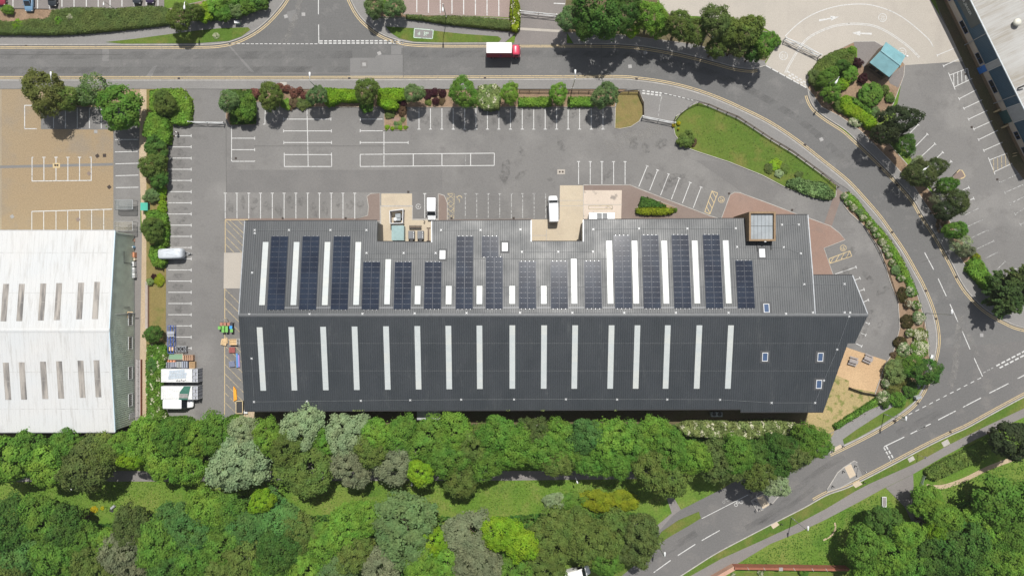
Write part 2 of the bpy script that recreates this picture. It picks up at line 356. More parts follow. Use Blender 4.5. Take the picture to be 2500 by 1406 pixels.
# car park and yards
sheet('car_park', [(402, 200), (1562, 200), (1703, 235), (1885, 325), (2049, 440), (2100, 492), (2172, 575), (2215, 640), (2250, 720), (2262, 800), (2240, 880), (2180, 905), (2060, 880), (1900, 830), (600, 830), (600, 1032), (560, 1045), (402, 1045)], ZY, M['yard'])
sheet('entrance_apron', [(1560, 212), (1703, 246), (1690, 252), (1650, 285), (1642, 300), (1562, 290), (1572, 260)], ZY + .004, M['footway'])
sheet('tan_yard', [(-200, 217), (345, 217), (345, 262), (278, 262), (278, 575), (-200, 580)], ZR, M['tan'])
sheet('left_parking', [(100, 262), (343, 262), (343, 575), (277, 575), (277, 317), (100, 316)], ZY, M['yard'])
sheet('side_lane', [(278, 555), (347, 555), (347, 690), (345, 1045), (320, 1060), (278, 1060)], ZR + .004, M['path'])
sheet('gravel_strip', [(342, 217), (366, 217), (364, 240), (359, 300), (360, 400), (362, 560), (360, 700), (360, 850), (358, 1048), (338, 1052), (345, 700), (347, 560), (340, 400), (341, 300)], ZY + .004, M['gravel'])
sheet('hedge_border', [(358, 217), (455, 215), (452, 300), (411, 305), (406, 640), (404, 1045), (357, 1045)], .05, M['drygrass'])
sheet('loading_slab', [(547, 617), (600, 617), (600, 704), (546, 704)], ZY + .004, M['concrete'])
sheet('warm_strip', [(596, 1000), (622, 1000), (618, 1032), (560, 1030), (566, 1012), (595, 1012)], ZY + .008, M['gravel'])
sheet('left_margin', [(-200, -70), (401, -70), (401, 26), (120, 24), (-200, 26)], ZY, M['yard_warm'])
sheet('top_car_park', [(975, -70), (1262, -70), (1256, 44), (1120, 38), (985, 36)], ZY, M['pink'])
sheet('gate_drive', [(1262, -70), (1400, -70), (1385, 60), (1372, 76), (1262, 70)], ZY + .004, M['yard_warm'])
sheet('dropped_crossing', [(1262, 69), (1372, 75), (1384, 80), (1384, 109), (1255, 109)], ZY + .006, M['yard_warm'])
sheet('kerb_sett_line', [(1266, 68), (1370, 74), (1370, 80), (1266, 74)], ZY + .012, M['concrete'])
sheet('concrete_apron', [(1590, -70), (2262, -70), (2271, 0), (2360, 150), (2208, 160), (2180, 175), (2060, 150), (1972, 217), (1868, 158), (1905, 92), (1850, 60), (1700, 40), (1620, 40)], ZY, M['concrete'])
sheet('right_car_park', [(2316, 105), (2262, -70), (2700, -70), (2700, 820), (2560, 770), (2420, 700), (2360, 620), (2300, 500), (2180, 320), (2208, 158)], ZR + .004, M['yard'])
rr = MB()
sheet('wall_margin', [(2262, -70), (2330, -70), (2520, 395), (2500, 440), (2462, 390), (2290, 20)], ZY + .006, M['darksoil'])
# darker and paler repair patches
pt = MB()
for q in ([(855, 142), (915, 142), (920, 135), (983, 135), (983, 189), (855, 189)], [(955, 112), (1003, 112), (980, 119), (980, 134), (955, 134)], [(250, 118), (266, 118), (266, 150), (250, 150)], [(372, 165), (384, 160), (370, 190), (355, 190)], [(555, 110), (560, 110), (622, 178), (614, 178)], [(700, 30), (722, 24), (728, 48), (706, 54)]):
    pt.prism(P(q), 0, ZR + .010, side=False)
struct('pale_road_patches', pt, M['patch1'])
pt = MB()
for q in ([(880, 148), (898, 148), (898, 168), (880, 168)], [(640, 178), (990, 178), (990, 181), (640, 181)], [(552, 415), (1080, 415), (1080, 470), (552, 470)], [(1700, 392), (1760, 395), (1905, 460), (1880, 498), (1812, 470)], [(1007, 472), (1069, 472), (1069, 536), (1008, 536)], [(1560, 212), (1640, 226), (1700, 246), (1690, 250), (1640, 232), (1560, 218)]):
    pt.prism(P(q), 0, ZY + .008, side=False)
struct('dark_repair_patches', pt, M['patch2'] if False else ground('relaid_asphalt', (.138, .134, .130), (.152, .147, .142), .2, fine=.12, fs=3.5))
# footways
fl_in = [(2012, 1098), (2039, 1050), (2116, 1003), (2205, 966), (2255, 925), (2270, 879), (2268, 836), (2259, 780), (2244, 728), (2232, 690), (2195, 611), (2165, 570), (2129, 535), (2095, 491), (2070, 463), (2049, 450), (2003, 417), (1937, 368), (1885, 338), (1803, 284), (1726, 253), (1703, 246), (1562, 219), (1480, 218), (-200, 218)]
fl = MB(); klp = [(p.x, p.y) for p in KL]
fl.prism(klp + [tuple(W(x, y)[:2]) for x, y in fl_in], 0, ZF)
struct('lower_footway', fl, M['footway'])
fu = MB(); fu.prism([(p.x, p.y) for p in KU1] + P([(640, -70), (620, 20), (560, 45), (420, 58), (395, 66), (200, 86), (-200, 86)]), 0, ZF)
struct('upper_footway', fu, M['footway'])
fu = MB(); k2 = [(p.x, p.y) for p in KU2 if p.x < (1262 - CX) / S]
fu.prism(k2 + P([(1262, 80), (1180, 72), (1095, 62), (1045, 55), (985, 46), (910, 45), (880, -70)]), 0, ZF)
struct('junction_footway', fu, M['footway'])
fu = MB(); k2 = [(p.x, p.y) for p in KU2 if p.x > (1384 - CX) / S]
fu.prism(k2 + P([(1860, 130), (1700, 90), (1384, 80)]), 0, ZF)
struct('shaded_footway', fu, M['footway'])
fr = MB(); k3 = [(p.x, p.y) for p in KU3]
fr.prism(k3 + P([(2620, 760), (2440, 730), (2390, 690), (2350, 640), (2300, 560), (2230, 455), (2170, 390), (2100, 320), (2050, 285), (2005, 240), (1986, 215)]), 0, ZF)
struct('right_footway', fr, M['footway'])
# kerbs
kb = MB()
for k in (KU1, KU3): kb.strip(k, .16, 0, ZF + .02)
kb.strip([p for p in KU2 if p.x < (1262 - CX) / S], .16, 0, ZF + .02); kb.strip([p for p in KU2 if p.x > (1384 - CX) / S], .16, 0, ZF + .02)
kb.strip(KL, .2, 0, ZF + .02); kb.strip(KS, .2, 0, ZF + .02)
struct('kerb', kb, M['kerb'])
# grass verges (raised behind the kerbs)
gv = MB()
gv.prism([(p.x, p.y) for p in cut(KU1, length(KU1) - 36, length(KU1) - 14)][:0] + P([(258, 104), (330, 96), (420, 84), (480, 76), (540, 70), (606, 68), (612, 74), (590, 90), (560, 101), (480, 107), (300, 108)]), ZF, ZF + .03)
gv.prism(P([(942, 66), (1010, 70), (1058, 76), (1130, 84), (1216, 90), (1224, 96), (1218, 104), (1080, 105), (1010, 103), (975, 95), (955, 82)]), ZF, ZF + .03)
gv.prism(P([(2258, 926), (2254, 942), (2230, 980), (2196, 1007), (2146, 1039), (2090, 1070), (2060, 1084), (2057, 1072), (2092, 1047), (2154, 1007), (2216, 972), (2244, 948)]), ZF, ZF + .03)
struct('grass_verge', gv, M['lawn'])
gs = MB()
gs.prism([(p.x, p.y) for p in offs(KS, .1)] + P([(1690, 1402), (1760, 1363), (1860, 1318), (1938, 1282), (2016, 1241), (2086, 1199), (2120, 1181), (2237, 1129), (2320, 1083), (2406, 1040), (2500, 996), (2640, 930)]), 0, ZF)
struct('roadside_verge', gs, M['lawn'])
pth = MB()
pth.prism(P([(2640, 930), (2500, 996), (2406, 1040), (2320, 1083), (2237, 1129), (2120, 1181), (2086, 1199), (2016, 1241), (1938, 1282), (1860, 1318), (1760, 1363), (1690, 1402), (1600, 1450), (1680, 1450), (1750, 1404), (1794, 1379), (1880, 1327), (1951, 1298), (2016, 1267), (2094, 1226), (2154, 1193), (2230, 1156), (2302, 1115), (2380, 1073), (2445, 1043), (2500, 1018), (2640, 950)]), 0, .05)
pth.prism(P([(2162, 1190), (2229, 1157), (2231, 1206), (2248, 1250), (2264, 1300), (2262, 1330), (2246, 1320), (2228, 1278), (2208, 1236)]), 0, .054)
pth.prism(P([(-200, 1148), (700, 1150), (1250, 1149), (1640, 1150), (1650, 1180), (1600, 1168), (1250, 1172), (-200, 1176)]), 0, .05)
pth.prism(P([(1618, 1165), (1640, 1165), (1640, 1206), (1662, 1243), (1640, 1260), (1610, 1294), (1600, 1285), (1640, 1252), (1630, 1222)]), 0, .054)
struct('path', pth, M['path'])
tr = MB(); tr.ribbon(smooth_line(P([(2262, 1186), (2300, 1188), (2355, 1170), (2420, 1139), (2520, 1105), (2640, 1075)])), .9, .03)
tr.ribbon(smooth_line(P([(2010, 1318), (2030, 1306), (2039, 1290), (2038, 1275)])), .35, .03)
struct('trodden_trail', tr, M['gravel'])
sv = MB(); sv.prism(P([(1706, 1248), (1711, 1264), (1682, 1282), (1640, 1306), (1604, 1329), (1552, 1376), (1516, 1406), (1470, 1450), (1440, 1450), (1500, 1396), (1545, 1356), (1599, 1321), (1615, 1297), (1656, 1269)]), 0, ZF)
struct('cycle_path_verge', sv, M['lawn'])
# kerbed planting beds and islands of the car park
def bed(name, pts, mat, z=.12, kerb='kerbdark', closed=True):
    w = P(pts); struct(name, MB().prism(w, 0, z), M[mat])
    q = w + [w[0], w[1]] if closed else w
    struct(name + '_edging', MB().strip(q, .14, 0, z + .02), M[kerb])
bed('planting_bed', [(552, 219), (640, 219), (640, 248), (625, 250), (622, 306), (562, 307), (552, 290)], 'soil')
bed('planting_bed', [(640, 219), (1030, 219), (1030, 263), (640, 262)], 'soil')
bed('planting_bed', [(938, 262), (994, 262), (994, 319), (938, 318)], 'soil')
bed('planting_bed', [(1030, 219), (1530, 219), (1506, 232), (1504, 262), (1030, 263)], 'soil')
bed('lawn_bed', [(1508, 224), (1558, 221), (1570, 245), (1570, 280), (1560, 297), (1540, 310), (1515, 315), (1501, 314), (1502, 262)], 'drygrass', kerb='kerb')
bed('lawn', [(1642, 302), (1650, 285), (1700, 250), (1710, 252), (1803, 292), (1885, 345), (1937, 376), (2003, 424), (2042, 453), (2040, 480), (2028, 487), (1990, 483), (1925, 462), (1860, 428), (1780, 396), (1700, 370), (1668, 358), (1648, 330)], 'lawn', kerb='kerb')
bed('curve_bed', [(2062, 468), (2075, 470), (2094, 493), (2127, 537), (2163, 572), (2193, 613), (2230, 692), (2242, 730), (2257, 782), (2266, 838), (2268, 879), (2254, 920), (2205, 962), (2140, 985), (2136, 960), (2162, 885), (2180, 860), (2196, 800), (2192, 740), (2170, 680), (2150, 610), (2105, 548), (2074, 520), (2058, 500)], 'soil', kerb='kerb')
bed('gatehouse_island', [(1972, 217), (1980, 190), (2000, 152), (2040, 125), (2085, 103), (2135, 102), (2175, 125), (2208, 158), (2206, 185), (2195, 215), (2180, 255), (2140, 305), (2160, 340), (2195, 380), (2230, 420), (2280, 480), (2330, 560), (2370, 620), (2420, 690), (2440, 728), (2390, 690), (2350, 640), (2300, 560), (2230, 455), (2170, 390), (2100, 320), (2050, 285), (2005, 262), (1986, 235)], 'soil', kerb='kerb')
slab('gatehouse_forecourt', [(2083, 104), (2135, 102), (2172, 124), (2150, 150), (2110, 168), (2090, 140)], .135, M['yard_warm'])
slab('gatehouse_forecourt', [(2166, 190), (2206, 160), (2205, 185), (2192, 215), (2172, 205)], .135, M['yard_warm'])
slab('island_lawn', [(1984, 205), (1996, 165), (2025, 140), (2070, 120), (2092, 118), (2092, 140), (2082, 165), (2070, 200), (2020, 215), (1990, 225)], .14, M['grass'])
bed('triangle_bed', [(1556, 503), (1572, 480), (1600, 488), (1650, 506), (1650, 522), (1556, 524)], 'soil', kerb='kerbdark')
bed('top_bed', [(-20, 22), (120, 24), (401, 26), (640, -30), (655, -10), (625, 20), (575, 42), (420, 57), (395, 65), (280, 75), (200, 84), (-20, 86)], 'soil')
bed('top_bed', [(890, -30), (985, -30), (985, 36), (1120, 40), (1254, 48), (1254, 70), (1180, 68), (1095, 59), (1045, 52), (985, 44), (905, 42)], 'soil')
bed('wood_bed', [(1385, -60), (1620, -60), (1605, 10), (1640, 40), (1760, 60), (1880, 80), (1906, 94), (1868, 150), (1800, 140), (1700, 110), (1500, 84), (1375, 80)], 'darksoil')
sheet('long_grass', [(404, 650), (404, 780), (362, 800), (362, 650)], .054, M['drygrass'])
bed('small_kerb_island', [(2325, 430), (2340, 415), (2348, 416), (2356, 432), (2350, 436), (2330, 442)], 'block2', z=.12, kerb='kerbdark')
struct('yellow_kerb_edge', MB().strip(P([(2335, 422), (2341, 416), (2348, 417), (2355, 430), (2352, 434), (2344, 437)]), .2, 0, .15), M['yellow'])
# paved fronts of the warehouse
def paving(name, pts, mat, z=.10): slab(name, pts, z, M[mat]); struct(name + '_edging', MB().strip(P(pts + pts[:1]), .14, 0, z + .012), M['kerb'])
paving('block_paving', [(896, 480), (905, 473), (928, 472), (928, 540), (855, 540), (898, 526), (900, 505)], 'block2')
paving('block_paving', [(1070, 473), (1085, 478), (1092, 495), (1092, 539), (1070, 539)], 'block2')
paving('block_paving', [(1424, 452), (1538, 452), (1562, 462), (1735, 528), (1753, 533), (1745, 552), (1424, 552)], 'block2')
paving('block_paving', [(1761, 533), (1782, 476), (1793, 470), (1806, 471), (1880, 498), (1955, 527), (1955, 560), (1761, 560)], 'block')
paving('block_paving', [(1970, 531), (2027, 552), (2050, 570), (2063, 586), (2011, 606), (2034, 672), (1980, 690), (1960, 600)], 'block')
sheet('block_crossing', [(2042, 460), (2058, 470), (2030, 553), (2012, 545)], ZY + .02, M['block2'])
struct('door_apron', MB().ribbon(P([(550, 536), (930, 536)]), .5, ZY + .01), M['block2'])
struct('door_apron', MB().ribbon(P([(1092, 540), (1300, 538)]), .6, ZY + .01), M['block2'])
slab('concrete_pad', [(931, 473), (1006, 473), (1006, 503), (931, 503)], .05, M['concrete2'])
slab('concrete_pad', [(929, 503.5), (1007, 503.5), (1007, 536), (1069, 536), (1069, 600), (915, 600), (929, 560)], .09, M['concrete2'])
struct('pad_edging', MB().strip(P([(929, 560), (929, 503.5), (1007, 503.5), (1007, 536), (1069, 536)]), .3, 0, .10), M['kerb'])
slab('concrete_pad', [(1367, 453), (1424, 453), (1424, 605), (1285, 605), (1285, 536), (1366, 536)], .06, M['concrete2'])
slab('stained_pad', [(1424.5, 465), (1518, 465), (1516, 548), (1424.5, 548)], .108, M['concrete3'])
struct('pad_joint', MB().line(W(1424, 490), W(1367, 490), .12, .068).line(W(1424, 503), W(1367, 503), .12, .068).line(W(1424, 500), W(1518, 500), .15, .115).line(W(1300, 575), W(1334, 575), .15, .068).line(W(1334, 560), W(1334, 600), .15, .068), M['concrete'])
slab('wood_chip_patio', [(2060, 845), (2076, 851), (2164, 880), (2135, 958), (2073, 945), (2072, 929), (2040, 915)], .06, M['chips'])
slab('straw_lawn', [(2040, 905), (2072, 930), (2073, 943), (2136, 960), (2140, 985), (2080, 1022), (2039, 1050), (2012, 1100), (1960, 1060), (1975, 1000)], .05, M['straw'])
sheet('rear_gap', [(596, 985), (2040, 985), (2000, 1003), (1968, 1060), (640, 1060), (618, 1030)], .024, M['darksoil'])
sheet('rear_gap', [(-200, 1030), (330, 1030), (330, 1062), (320, 1095), (-200, 1095)], .024, M['darksoil'])
# crossing islands and buff tactile paving
isl = MB()
isl.prism(P([(1833, 1221), (1849, 1212), (1862, 1205), (1890, 1196), (1914, 1184), (1900, 1211), (1885, 1228), (1863, 1243), (1849, 1247)]), 0, .12)
isl.prism(P([(2018, 1193), (2018, 1200), (2050, 1190), (2097, 1165), (2105, 1160), (2090, 1126), (2085, 1124), (2060, 1140), (2045, 1152)]), 0, .12)
struct('traffic_island', isl, M['footway'])
ik = MB()
ik.strip(P([(1833, 1221), (1849, 1212), (1862, 1205)]), .2, 0, .14); ik.strip(P([(1914, 1184), (1900, 1211), (1885, 1228)]), .2, 0, .14); ik.strip(P([(1833, 1221), (1849, 1247), (1863, 1243)]), .2, 0, .14)
ik.strip(P([(2097, 1165), (2050, 1190), (2018, 1200), (2020, 1192), (2045, 1152), (2060, 1140), (2085, 1124), (2092, 1128)]), .2, 0, .14)
struct('traffic_island_kerb', ik, M['kerb'])
tp = MB()
for q in ([(1846, 1215), (1862, 1206), (1878, 1231), (1862, 1241)], [(2060, 1138), (2077, 1132), (2089, 1159), (2074, 1167)]): tp.prism(P(q), .12, .128)
for q in ([(1835, 1192), (1851, 1183), (1853, 1192), (1838, 1201)], [(2033, 1094), (2051, 1084), (2056, 1091), (2037, 1101)], [(2080, 1181), (2096, 1172), (2105, 1181), (2088, 1190)], [(1881, 1281), (1896, 1272), (1902, 1280), (1887, 1290)]): tp.prism(P(q), 0, ZF + .035)
struct('tactile_paving', tp, ground('buff_tactile_paving', (.46, .385, .29), (.42, .35, .265), .4, fine=.1, fs=5))
# ---------------------------------------------------------------- markings
LW = .15
wm, wo, ym, yo = MB(), MB(), MB(), MB()
def tl(mb, a, b, t=.62, w=LW, z=ZM, half=0):
    """bay line from a to b with a T across b"""
    a, b = W(*a), W(*b); mb.line(a, b, w, z); d = (b - a).normalized(); n = Vector((-d.y, d.x, 0)) * t / 2
    mb.line(b - n * (0 if half > 0 else 1), b + n * (0 if half < 0 else 1), w, z + .002)
for i in range(20): tl(wm, (411, 332 + 27.25 * i), (467, 332 + 27.25 * i))
for i in range(12): tl(wm, (550 + 28.75 * i, 534), (550 + 28.75 * i, 472))
for x in (1037, 1136, 1164, 1192, 1220, 1248.5, 1276, 1304, 1332): tl(wo if x > 1040 else wm, (x, 533), (x, 473), half=(0 if x != 1332 else 1))
for x in (1023, 1051, 1079, 1106.5, 1134.5, 1162, 1190, 1218, 1246.3, 1275, 1303, 1331, 1359, 1387, 1415, 1443.5, 1472): tl(wm, (x, 265), (x, 316))
def cross(x0, x1, y, ta=True, tb=True):
    wm.line(W(x0, y), W(x1, y), LW, ZM)
    for x, q in ((x0, ta), (x1, tb)):
        if q: wm.line(W(x, y - 3.7), W(x, y + 3.7), LW, ZM + .002)
for x0, x1, y in ((692.5, 808, 291.5), (692.5, 809, 320.3), (693, 809.5, 348.5)): cross(x0, x1, y)
wm.line(W(749.5, 265), W(752, 377), LW, ZM + .002)
def rect(mb, pts, w=LW, z=ZM): 
    q = P(pts); mb.ribbon(q + [q[0]], w, z) if False else [mb.line(q[i], q[(i + 1) % len(q)], w, z + .001 * i) for i in range(len(q))]
rect(wm, [(694, 378), (809.5, 378), (810, 407), (694.5, 407)]); wm.line(W(752, 377), W(752.5, 407), LW, ZM + .004)
for x in (694, 809.5): wm.line(W(x, 373.5), W(x, 378), LW, ZM + .005)
cross(879.5, 934, 291.5, True, False); cross(879.5, 934, 320, True, False); cross(879.5, 996.5, 348.5)
wm.line(W(937.5, 322), W(937.5, 407), LW, ZM + .003)
rect(wm, [(879.5, 377.5), (1207, 374.5), (1206.5, 404.5), (879.5, 407)])
for x, y0, y1 in ((1009, 376.5, 406), (1079, 376, 405.5), (1149, 375.5, 405)): wm.line(W(x, y0), W(x, y1), .17, ZM + .005)
wo.line(W(1136.5, 376), W(1136.5, 404), .1, ZM + .005)
for x in (1412.5, 1441, 1469.5, 1498, 1526): tl(wm, (x, 450), (x, 395))
for a, b in (((1559.5, 456), (1580, 405.5)), ((1586, 465), (1605.5, 415.5)), ((1612.5, 477), (1632.5, 425.5)), ((1639, 487), (1658.5, 435.5)), ((1666, 496), (1685, 446)), ((1692.5, 507.5), (1711.5, 457))): tl(wm, a, b)
tl(wm, (565.5, 338), (622, 338)); tl(wm, (566, 366), (622, 366)); wm.line(W(565.5, 309), W(565.5, 394), LW, ZM + .003); tl(wm, (566, 394.3), (622, 394.3), .35, half=1)
wm.line(W(648, 251), W(647, 304), LW, ZM); wm.line(W(642, 304), W(648, 304), LW, ZM + .002)
# left yard
for x0, y0, x1, y1 in ((281, 341.5, 338, 341), (281, 371.5, 337, 370), (282, 400.5, 338, 399), (282, 429.5, 338, 428), (283, 458.5, 338, 457.5)): wm.line(W(x0, y0), W(x1, y1), LW, ZM)
for x in (131, 160, 189, 218.5, 247.5): wm.line(W(x, 264), W(x, 314), LW, ZM)
wm.line(W(60.5, 258), W(60.5, 315), .18, ZM); wm.line(W(60, 258), W(88, 258), .18, ZM + .002); wm.line(W(60, 315), W(90, 315), .18, ZM + .002)
for i, x in enumerate((78.5, 107.5, 137, 166, 194.5, 223)):
    wm.line(W(x, 384.5 - (i == 5) * 1), W(x, 442), .18, ZM); wm.line(W(x - (0 if i == 0 else 4), 384.5), W(x + (0 if i == 5 else 4), 384.5), .18, ZM + .002)
wm.line(W(78, 442.5), W(224, 441), .18, ZM + .002)
wm.line(W(77, 516.5), W(274, 511), .18, ZM + .002)
for i, x in enumerate((78, 107, 137, 165.5, 195, 224, 253.5)): wm.line(W(x, 516 - i * .8), W(x, 570), LW, ZM)
# right car park
for a, b in (((2219, 328), (2241.5, 304.6)), ((2234, 359), (2264, 328)), ((2248, 383.5), (2282.5, 351.5)), ((2287, 386), (2301.5, 372)), ((2298, 417), (2322, 394)), ((2351, 464), (2365.5, 458)), ((2365, 490), (2377, 484.6)), ((2346, 529.5), (2388.5, 509))): tl(wo if b[1] > 500 else wm, a, b)
for a, b in (((2360.5, 553.8), (2400, 535.8)), ((2372, 580.6), (2412, 561.5)), ((2385, 607.5), (2426, 588.3)), ((2405, 631), (2438.6, 614)), ((2424.5, 667), (2454, 638)), ((2440, 690), (2480, 655))): tl(wo, a, b)
for a, b in (((2333.6, 117), (2288, 135.7)), ((2347.7, 142), (2303, 161.8)), ((2329, 213.7 + 0), (2329, 213.8)), ((2383.5, 220), (2341.3, 242)), ((2397.6, 244.5), (2352.8, 265.7)), ((2410.4, 270), (2364.3, 291.8)), ((2422, 295.7), (2377, 316)), ((2436, 318.7), (2388.6, 341.7)), ((2447.5, 347.7), (2401.4, 368)), ((2486, 424.5), (2441, 446)), ((2497.5, 451), (2452.6, 470.6)), ((2510, 475.7), (2465.4, 497.4)), ((2523, 495), (2478, 523)), ((2535, 520), (2491, 548.6))):
    if abs(a[0] - b[0]) > 1: tl(wo if b[1] > 440 else wm, a, b)
for o in ((0, 0), (97.3, 206.8)):
    q = [(2318.3 + o[0], 184.3 + o[1]), (2361.8 + o[0], 167.7 + o[1]), (2373.3 + o[0], 192.5 + o[1]), (2328.6 + o[0], 213.7 + o[1])]
    m = wm if o[0] == 0 else yo
    wm.line(W(*q[0]), W(*q[1]), LW, ZM); wm.line(W(*q[3]), W(*q[2]), LW, ZM); wm.line(W(q[0][0] - 3, q[0][1] - 6), W(q[3][0] + 3, q[3][1] + 6), LW, ZM + .002)
    for k in range(5):
        u = k * .22; a = (q[3][0] + (q[2][0] - q[3][0]) * u, q[3][1] + (q[2][1] - q[3][1]) * u); u2 = u + .1 + .02 * k
        b = (q[0][0] + (q[1][0] - q[0][0]) * min(1, u + .22), q[0][1] + (q[1][1] - q[0][1]) * min(1, u + .22)); m.line(W(*a), W(*b), LW, ZM + .004)
# top car parks
for x in (32, 92, 121.5, 151.5, 181, 211, 240, 269, 298, 328, 357, 386): wm.line(W(x, -60), W(x, 18 if x > 130 else 22), .2, ZM)
for x in (1017.6, 1046, 1075, 1103.5, 1132, 1160.7, 1189, 1217.8): wm.line(W(x, -60), W(x, 31 + (x - 1017) * .045), .2, ZM)
wm.line(W(1352, 9), W(1392, 11), .2, ZM)
# frontage right side
for a, b in (((2096, 710.5), (2109.5, 706.6)), ((2108, 737.3), (2120, 732)), ((2039, 669), (2090, 652)), ((2085, 684.3), (2099.5, 679)), ((2113, 786.7), (2121.6, 791)), ((2102, 813), (2113.5, 817.5)), ((2090, 838.5), (2103.7, 845))): tl(wm, a, b)
ym_pts = [(2023.4, 632), (2074.5, 612.5), (2079, 625.5), (2026.4, 643)]
rect(ym, ym_pts, .14)
for k in range(4):
    u = k * .25; ym.line(W(2026.4 + (2079 - 2026.4) * u, 643 - 17.5 * u), W(2023.4 + 51 * (u + .24), 632 - 19.5 * (u + .24)), .13, ZM + .005)
rect(ym, [(1738, 466.5), (1752, 472), (1733, 523), (1720.5, 517.5)], .14)
for k in range(4):
    u = k * .25; ym.line(W(1738 - 17.5 * u, 466.5 + 51 * u), W(1752 - 19 * (u + .22), 472 + 51 * (u + .22)), .13, ZM + .005)
for a, b in (((1092, 473), (1109, 473)), ((1109, 473), (1108, 533)), ((1091.5, 480), (1092.5, 533))): yo.line(W(*a), W(*b), .14, ZM)
for k in range(5):
    y = 474 + k * 12; yo.line(W(1093, y), W(1108, y + 12), .13, ZM + .004); yo.line(W(1108, y), W(1093, y + 12), .13, ZM + .006)
# yellow hatching by the west wall
ym.line(W(550, 537), W(550, 617), .14, ZM); ym.line(W(549, 704), W(548.5, 1012), .14, ZM); ym.line(W(550, 536.5), W(606, 536.5), .14, ZM + .002)
for y in list(range(538, 612, 19)) + list(range(706, 1005, 23)):
    x0, y0 = 550, y; x1, y1 = min(600, 550 + 46), y + 46
    if y < 617: y1 = min(y1, 617); x1 = x0 + (y1 - y0)
    if not (790 < y < 800): yo.line(W(x0, y0), W(x1, y1), .14, ZM + .004)
yo.line(W(560, 537), W(604, 578), .14, ZM + .004); yo.line(W(580, 537), W(604, 560), .14, ZM + .004)
rect(yo, [(1437, 503), (1495, 502), (1495, 511), (1437, 511)], .12, .122); yo.line(W(1480, 502), W(1495, 511), .1, .126)
# dashes, give-way lines, centre lines on the roads
def dashes(mb, a, b, on, off, w, z=ZM, start=0.0):
    a, b = W(*a), W(*b); L = (b - a).length; d = (b - a).normalized(); s = start
    while s < L: mb.line(a + d * s, a + d * min(L, s + on), w, z); s += on + off
dashes(wm, (557, 107.8), (777, 108), .62, .32, .14)
dashes(wm, (780, 101), (978, 100.5), .68, .27, .26); dashes(wm, (780, 106.5), (985, 106), .68, .27, .26)
wm.line(W(777.5, -60), W(777.5, 36), .17, ZM); wm.line(W(778, 61), W(778.5, 107), .17, ZM)
for a, b in (((2461.7, 935.8), (2415, 959.3)), ((2394.6, 970.8), (2350.8, 993.4)), ((2333, 1002.4), (2290, 1024.6)), ((2272, 1033.8), (2238.4, 1050)), ((2520, 905), (2483.4, 924.3)), ((2259.5, 1040), (2222.6, 1058.7)), ((2207.5, 1066), (2158.8, 1089.4)), ((1756.7, 1293.8), (1713.2, 1318.5)), ((1697.3, 1327.6), (1654.6, 1355)), ((1637.4, 1366.6), (1595.8, 1396.6))): wm.line(W(*a), W(*b), .19, ZM)
for a, b in (((2157.5, 1091), (2176, 1126)), ((2163.5, 1089), (2183, 1122))): dashes(wm, a, b, .72, .3, .28)
wo.line(W(2112, 1172), W(2012, 1222), .14, ZM)
for a, b in (((2257, 616.5), (2279, 658)), ((2290, 680), (2310, 722.8)), ((2319, 742.5), (2338.3, 785.5)), ((2349, 808.3), (2368, 852.6)), ((2378, 874), (2398.4, 918.6))): wm.line(W(*a), W(*b), .18, ZM)
dashes(wm, (2432, 893), (2560, 826), .85, .35, .3); dashes(wm, (2440, 898), (2560, 836), .85, .35, .3)
dashes(wo, (2400, 910), (2425, 897), .6, .35, .18); dashes(wm, (2395, 921.5), (2214, 1014), .85, .75, .15)
dashes(wm, (1568.5, 222.4), (1615, 228.5), .62, .26, .3, ZF + .012); dashes(wm, (1568, 228), (1614, 233.8), .62, .26, .3, ZM + .002)
dashes(wm, (1622, 229), (1692, 246), .6, .34, .15, ZF + .012); wo.line(W(1616, 234), W(1611.5, 253), .12, ZM); wo.line(W(1611, 255), W(1607, 285), .1, ZM)
wm.ribbon(P([(1713, 1265), (1770, 1236), (1826, 1207)]), .14, ZM)
dashes(wm, (1868, 160), (1972, 217), 1.4, .25, .22, ZM); dashes(wm, (1922, 175), (1972, 206), .6, .35, .28, ZM + .002)
dashes(wm, (1925, 184), (1968, 209), .6, .35, .28, ZM + .002)
# double yellow lines along the kerbs
def double(k, side, d0=0, d1=1e9):
    c = cut(k, d0, min(d1, length(k)))
    for o in (.40, .74): ym.ribbon(offs(c, side * o), .15, ZM)
double(KU1, -1); 
L2 = length(KU2); double(KU2, -1, 0, L2 - 2)
double(KU3, -1, 1.5); LL = length(KL); double(KL, 1, 0, LL)
double(KS, -1, 0, 62)
# apron lane lines
def zz(q): return [W(1860 + x / 3.906, y / 3.906) for x, y in q]
wm.ribbon(smooth_line(zz([(220, 350), (300, 270), (400, 190), (520, 125), (650, 80), (800, 50), (990, 45), (1150, 80), (1300, 145), (1430, 235), (1540, 330), (1600, 390), (1632, 450)])), .17, ZM)
inner = smooth_line(zz([(222, 700), (262, 620), (320, 520), (380, 430), (450, 360), (560, 300), (700, 250), (850, 232), (1000, 238), (1100, 262), (1200, 310), (1300, 375), (1400, 450), (1500, 550)]))
wm.ribbon(offs(inner, .14), .13, ZM); wm.ribbon(offs(inner, -.14), .13, ZM)
def arrow(mb, a, b, w=.26, hw=1.0, hl=1.7, z=ZM):
    a, b = W(*a), W(*b); d = (b - a).normalized(); n = Vector((-d.y, d.x, 0)); c = b - d * hl
    mb.add([(*(p)[:2], z) for p in (a + n * w / 2, a - n * w / 2, c - n * w / 2 * .6, c + n * w / 2 * .6)], [(0, 1, 2, 3)]); mb.add([(*(p)[:2], z) for p in (c + n * hw / 2, c - n * hw / 2, b)], [(0, 1, 2)])
arrow(wm, (1999.5, 51), (2048, 42), .4); arrow(wm, (2128, 83.5), (2080, 81.5), .4)
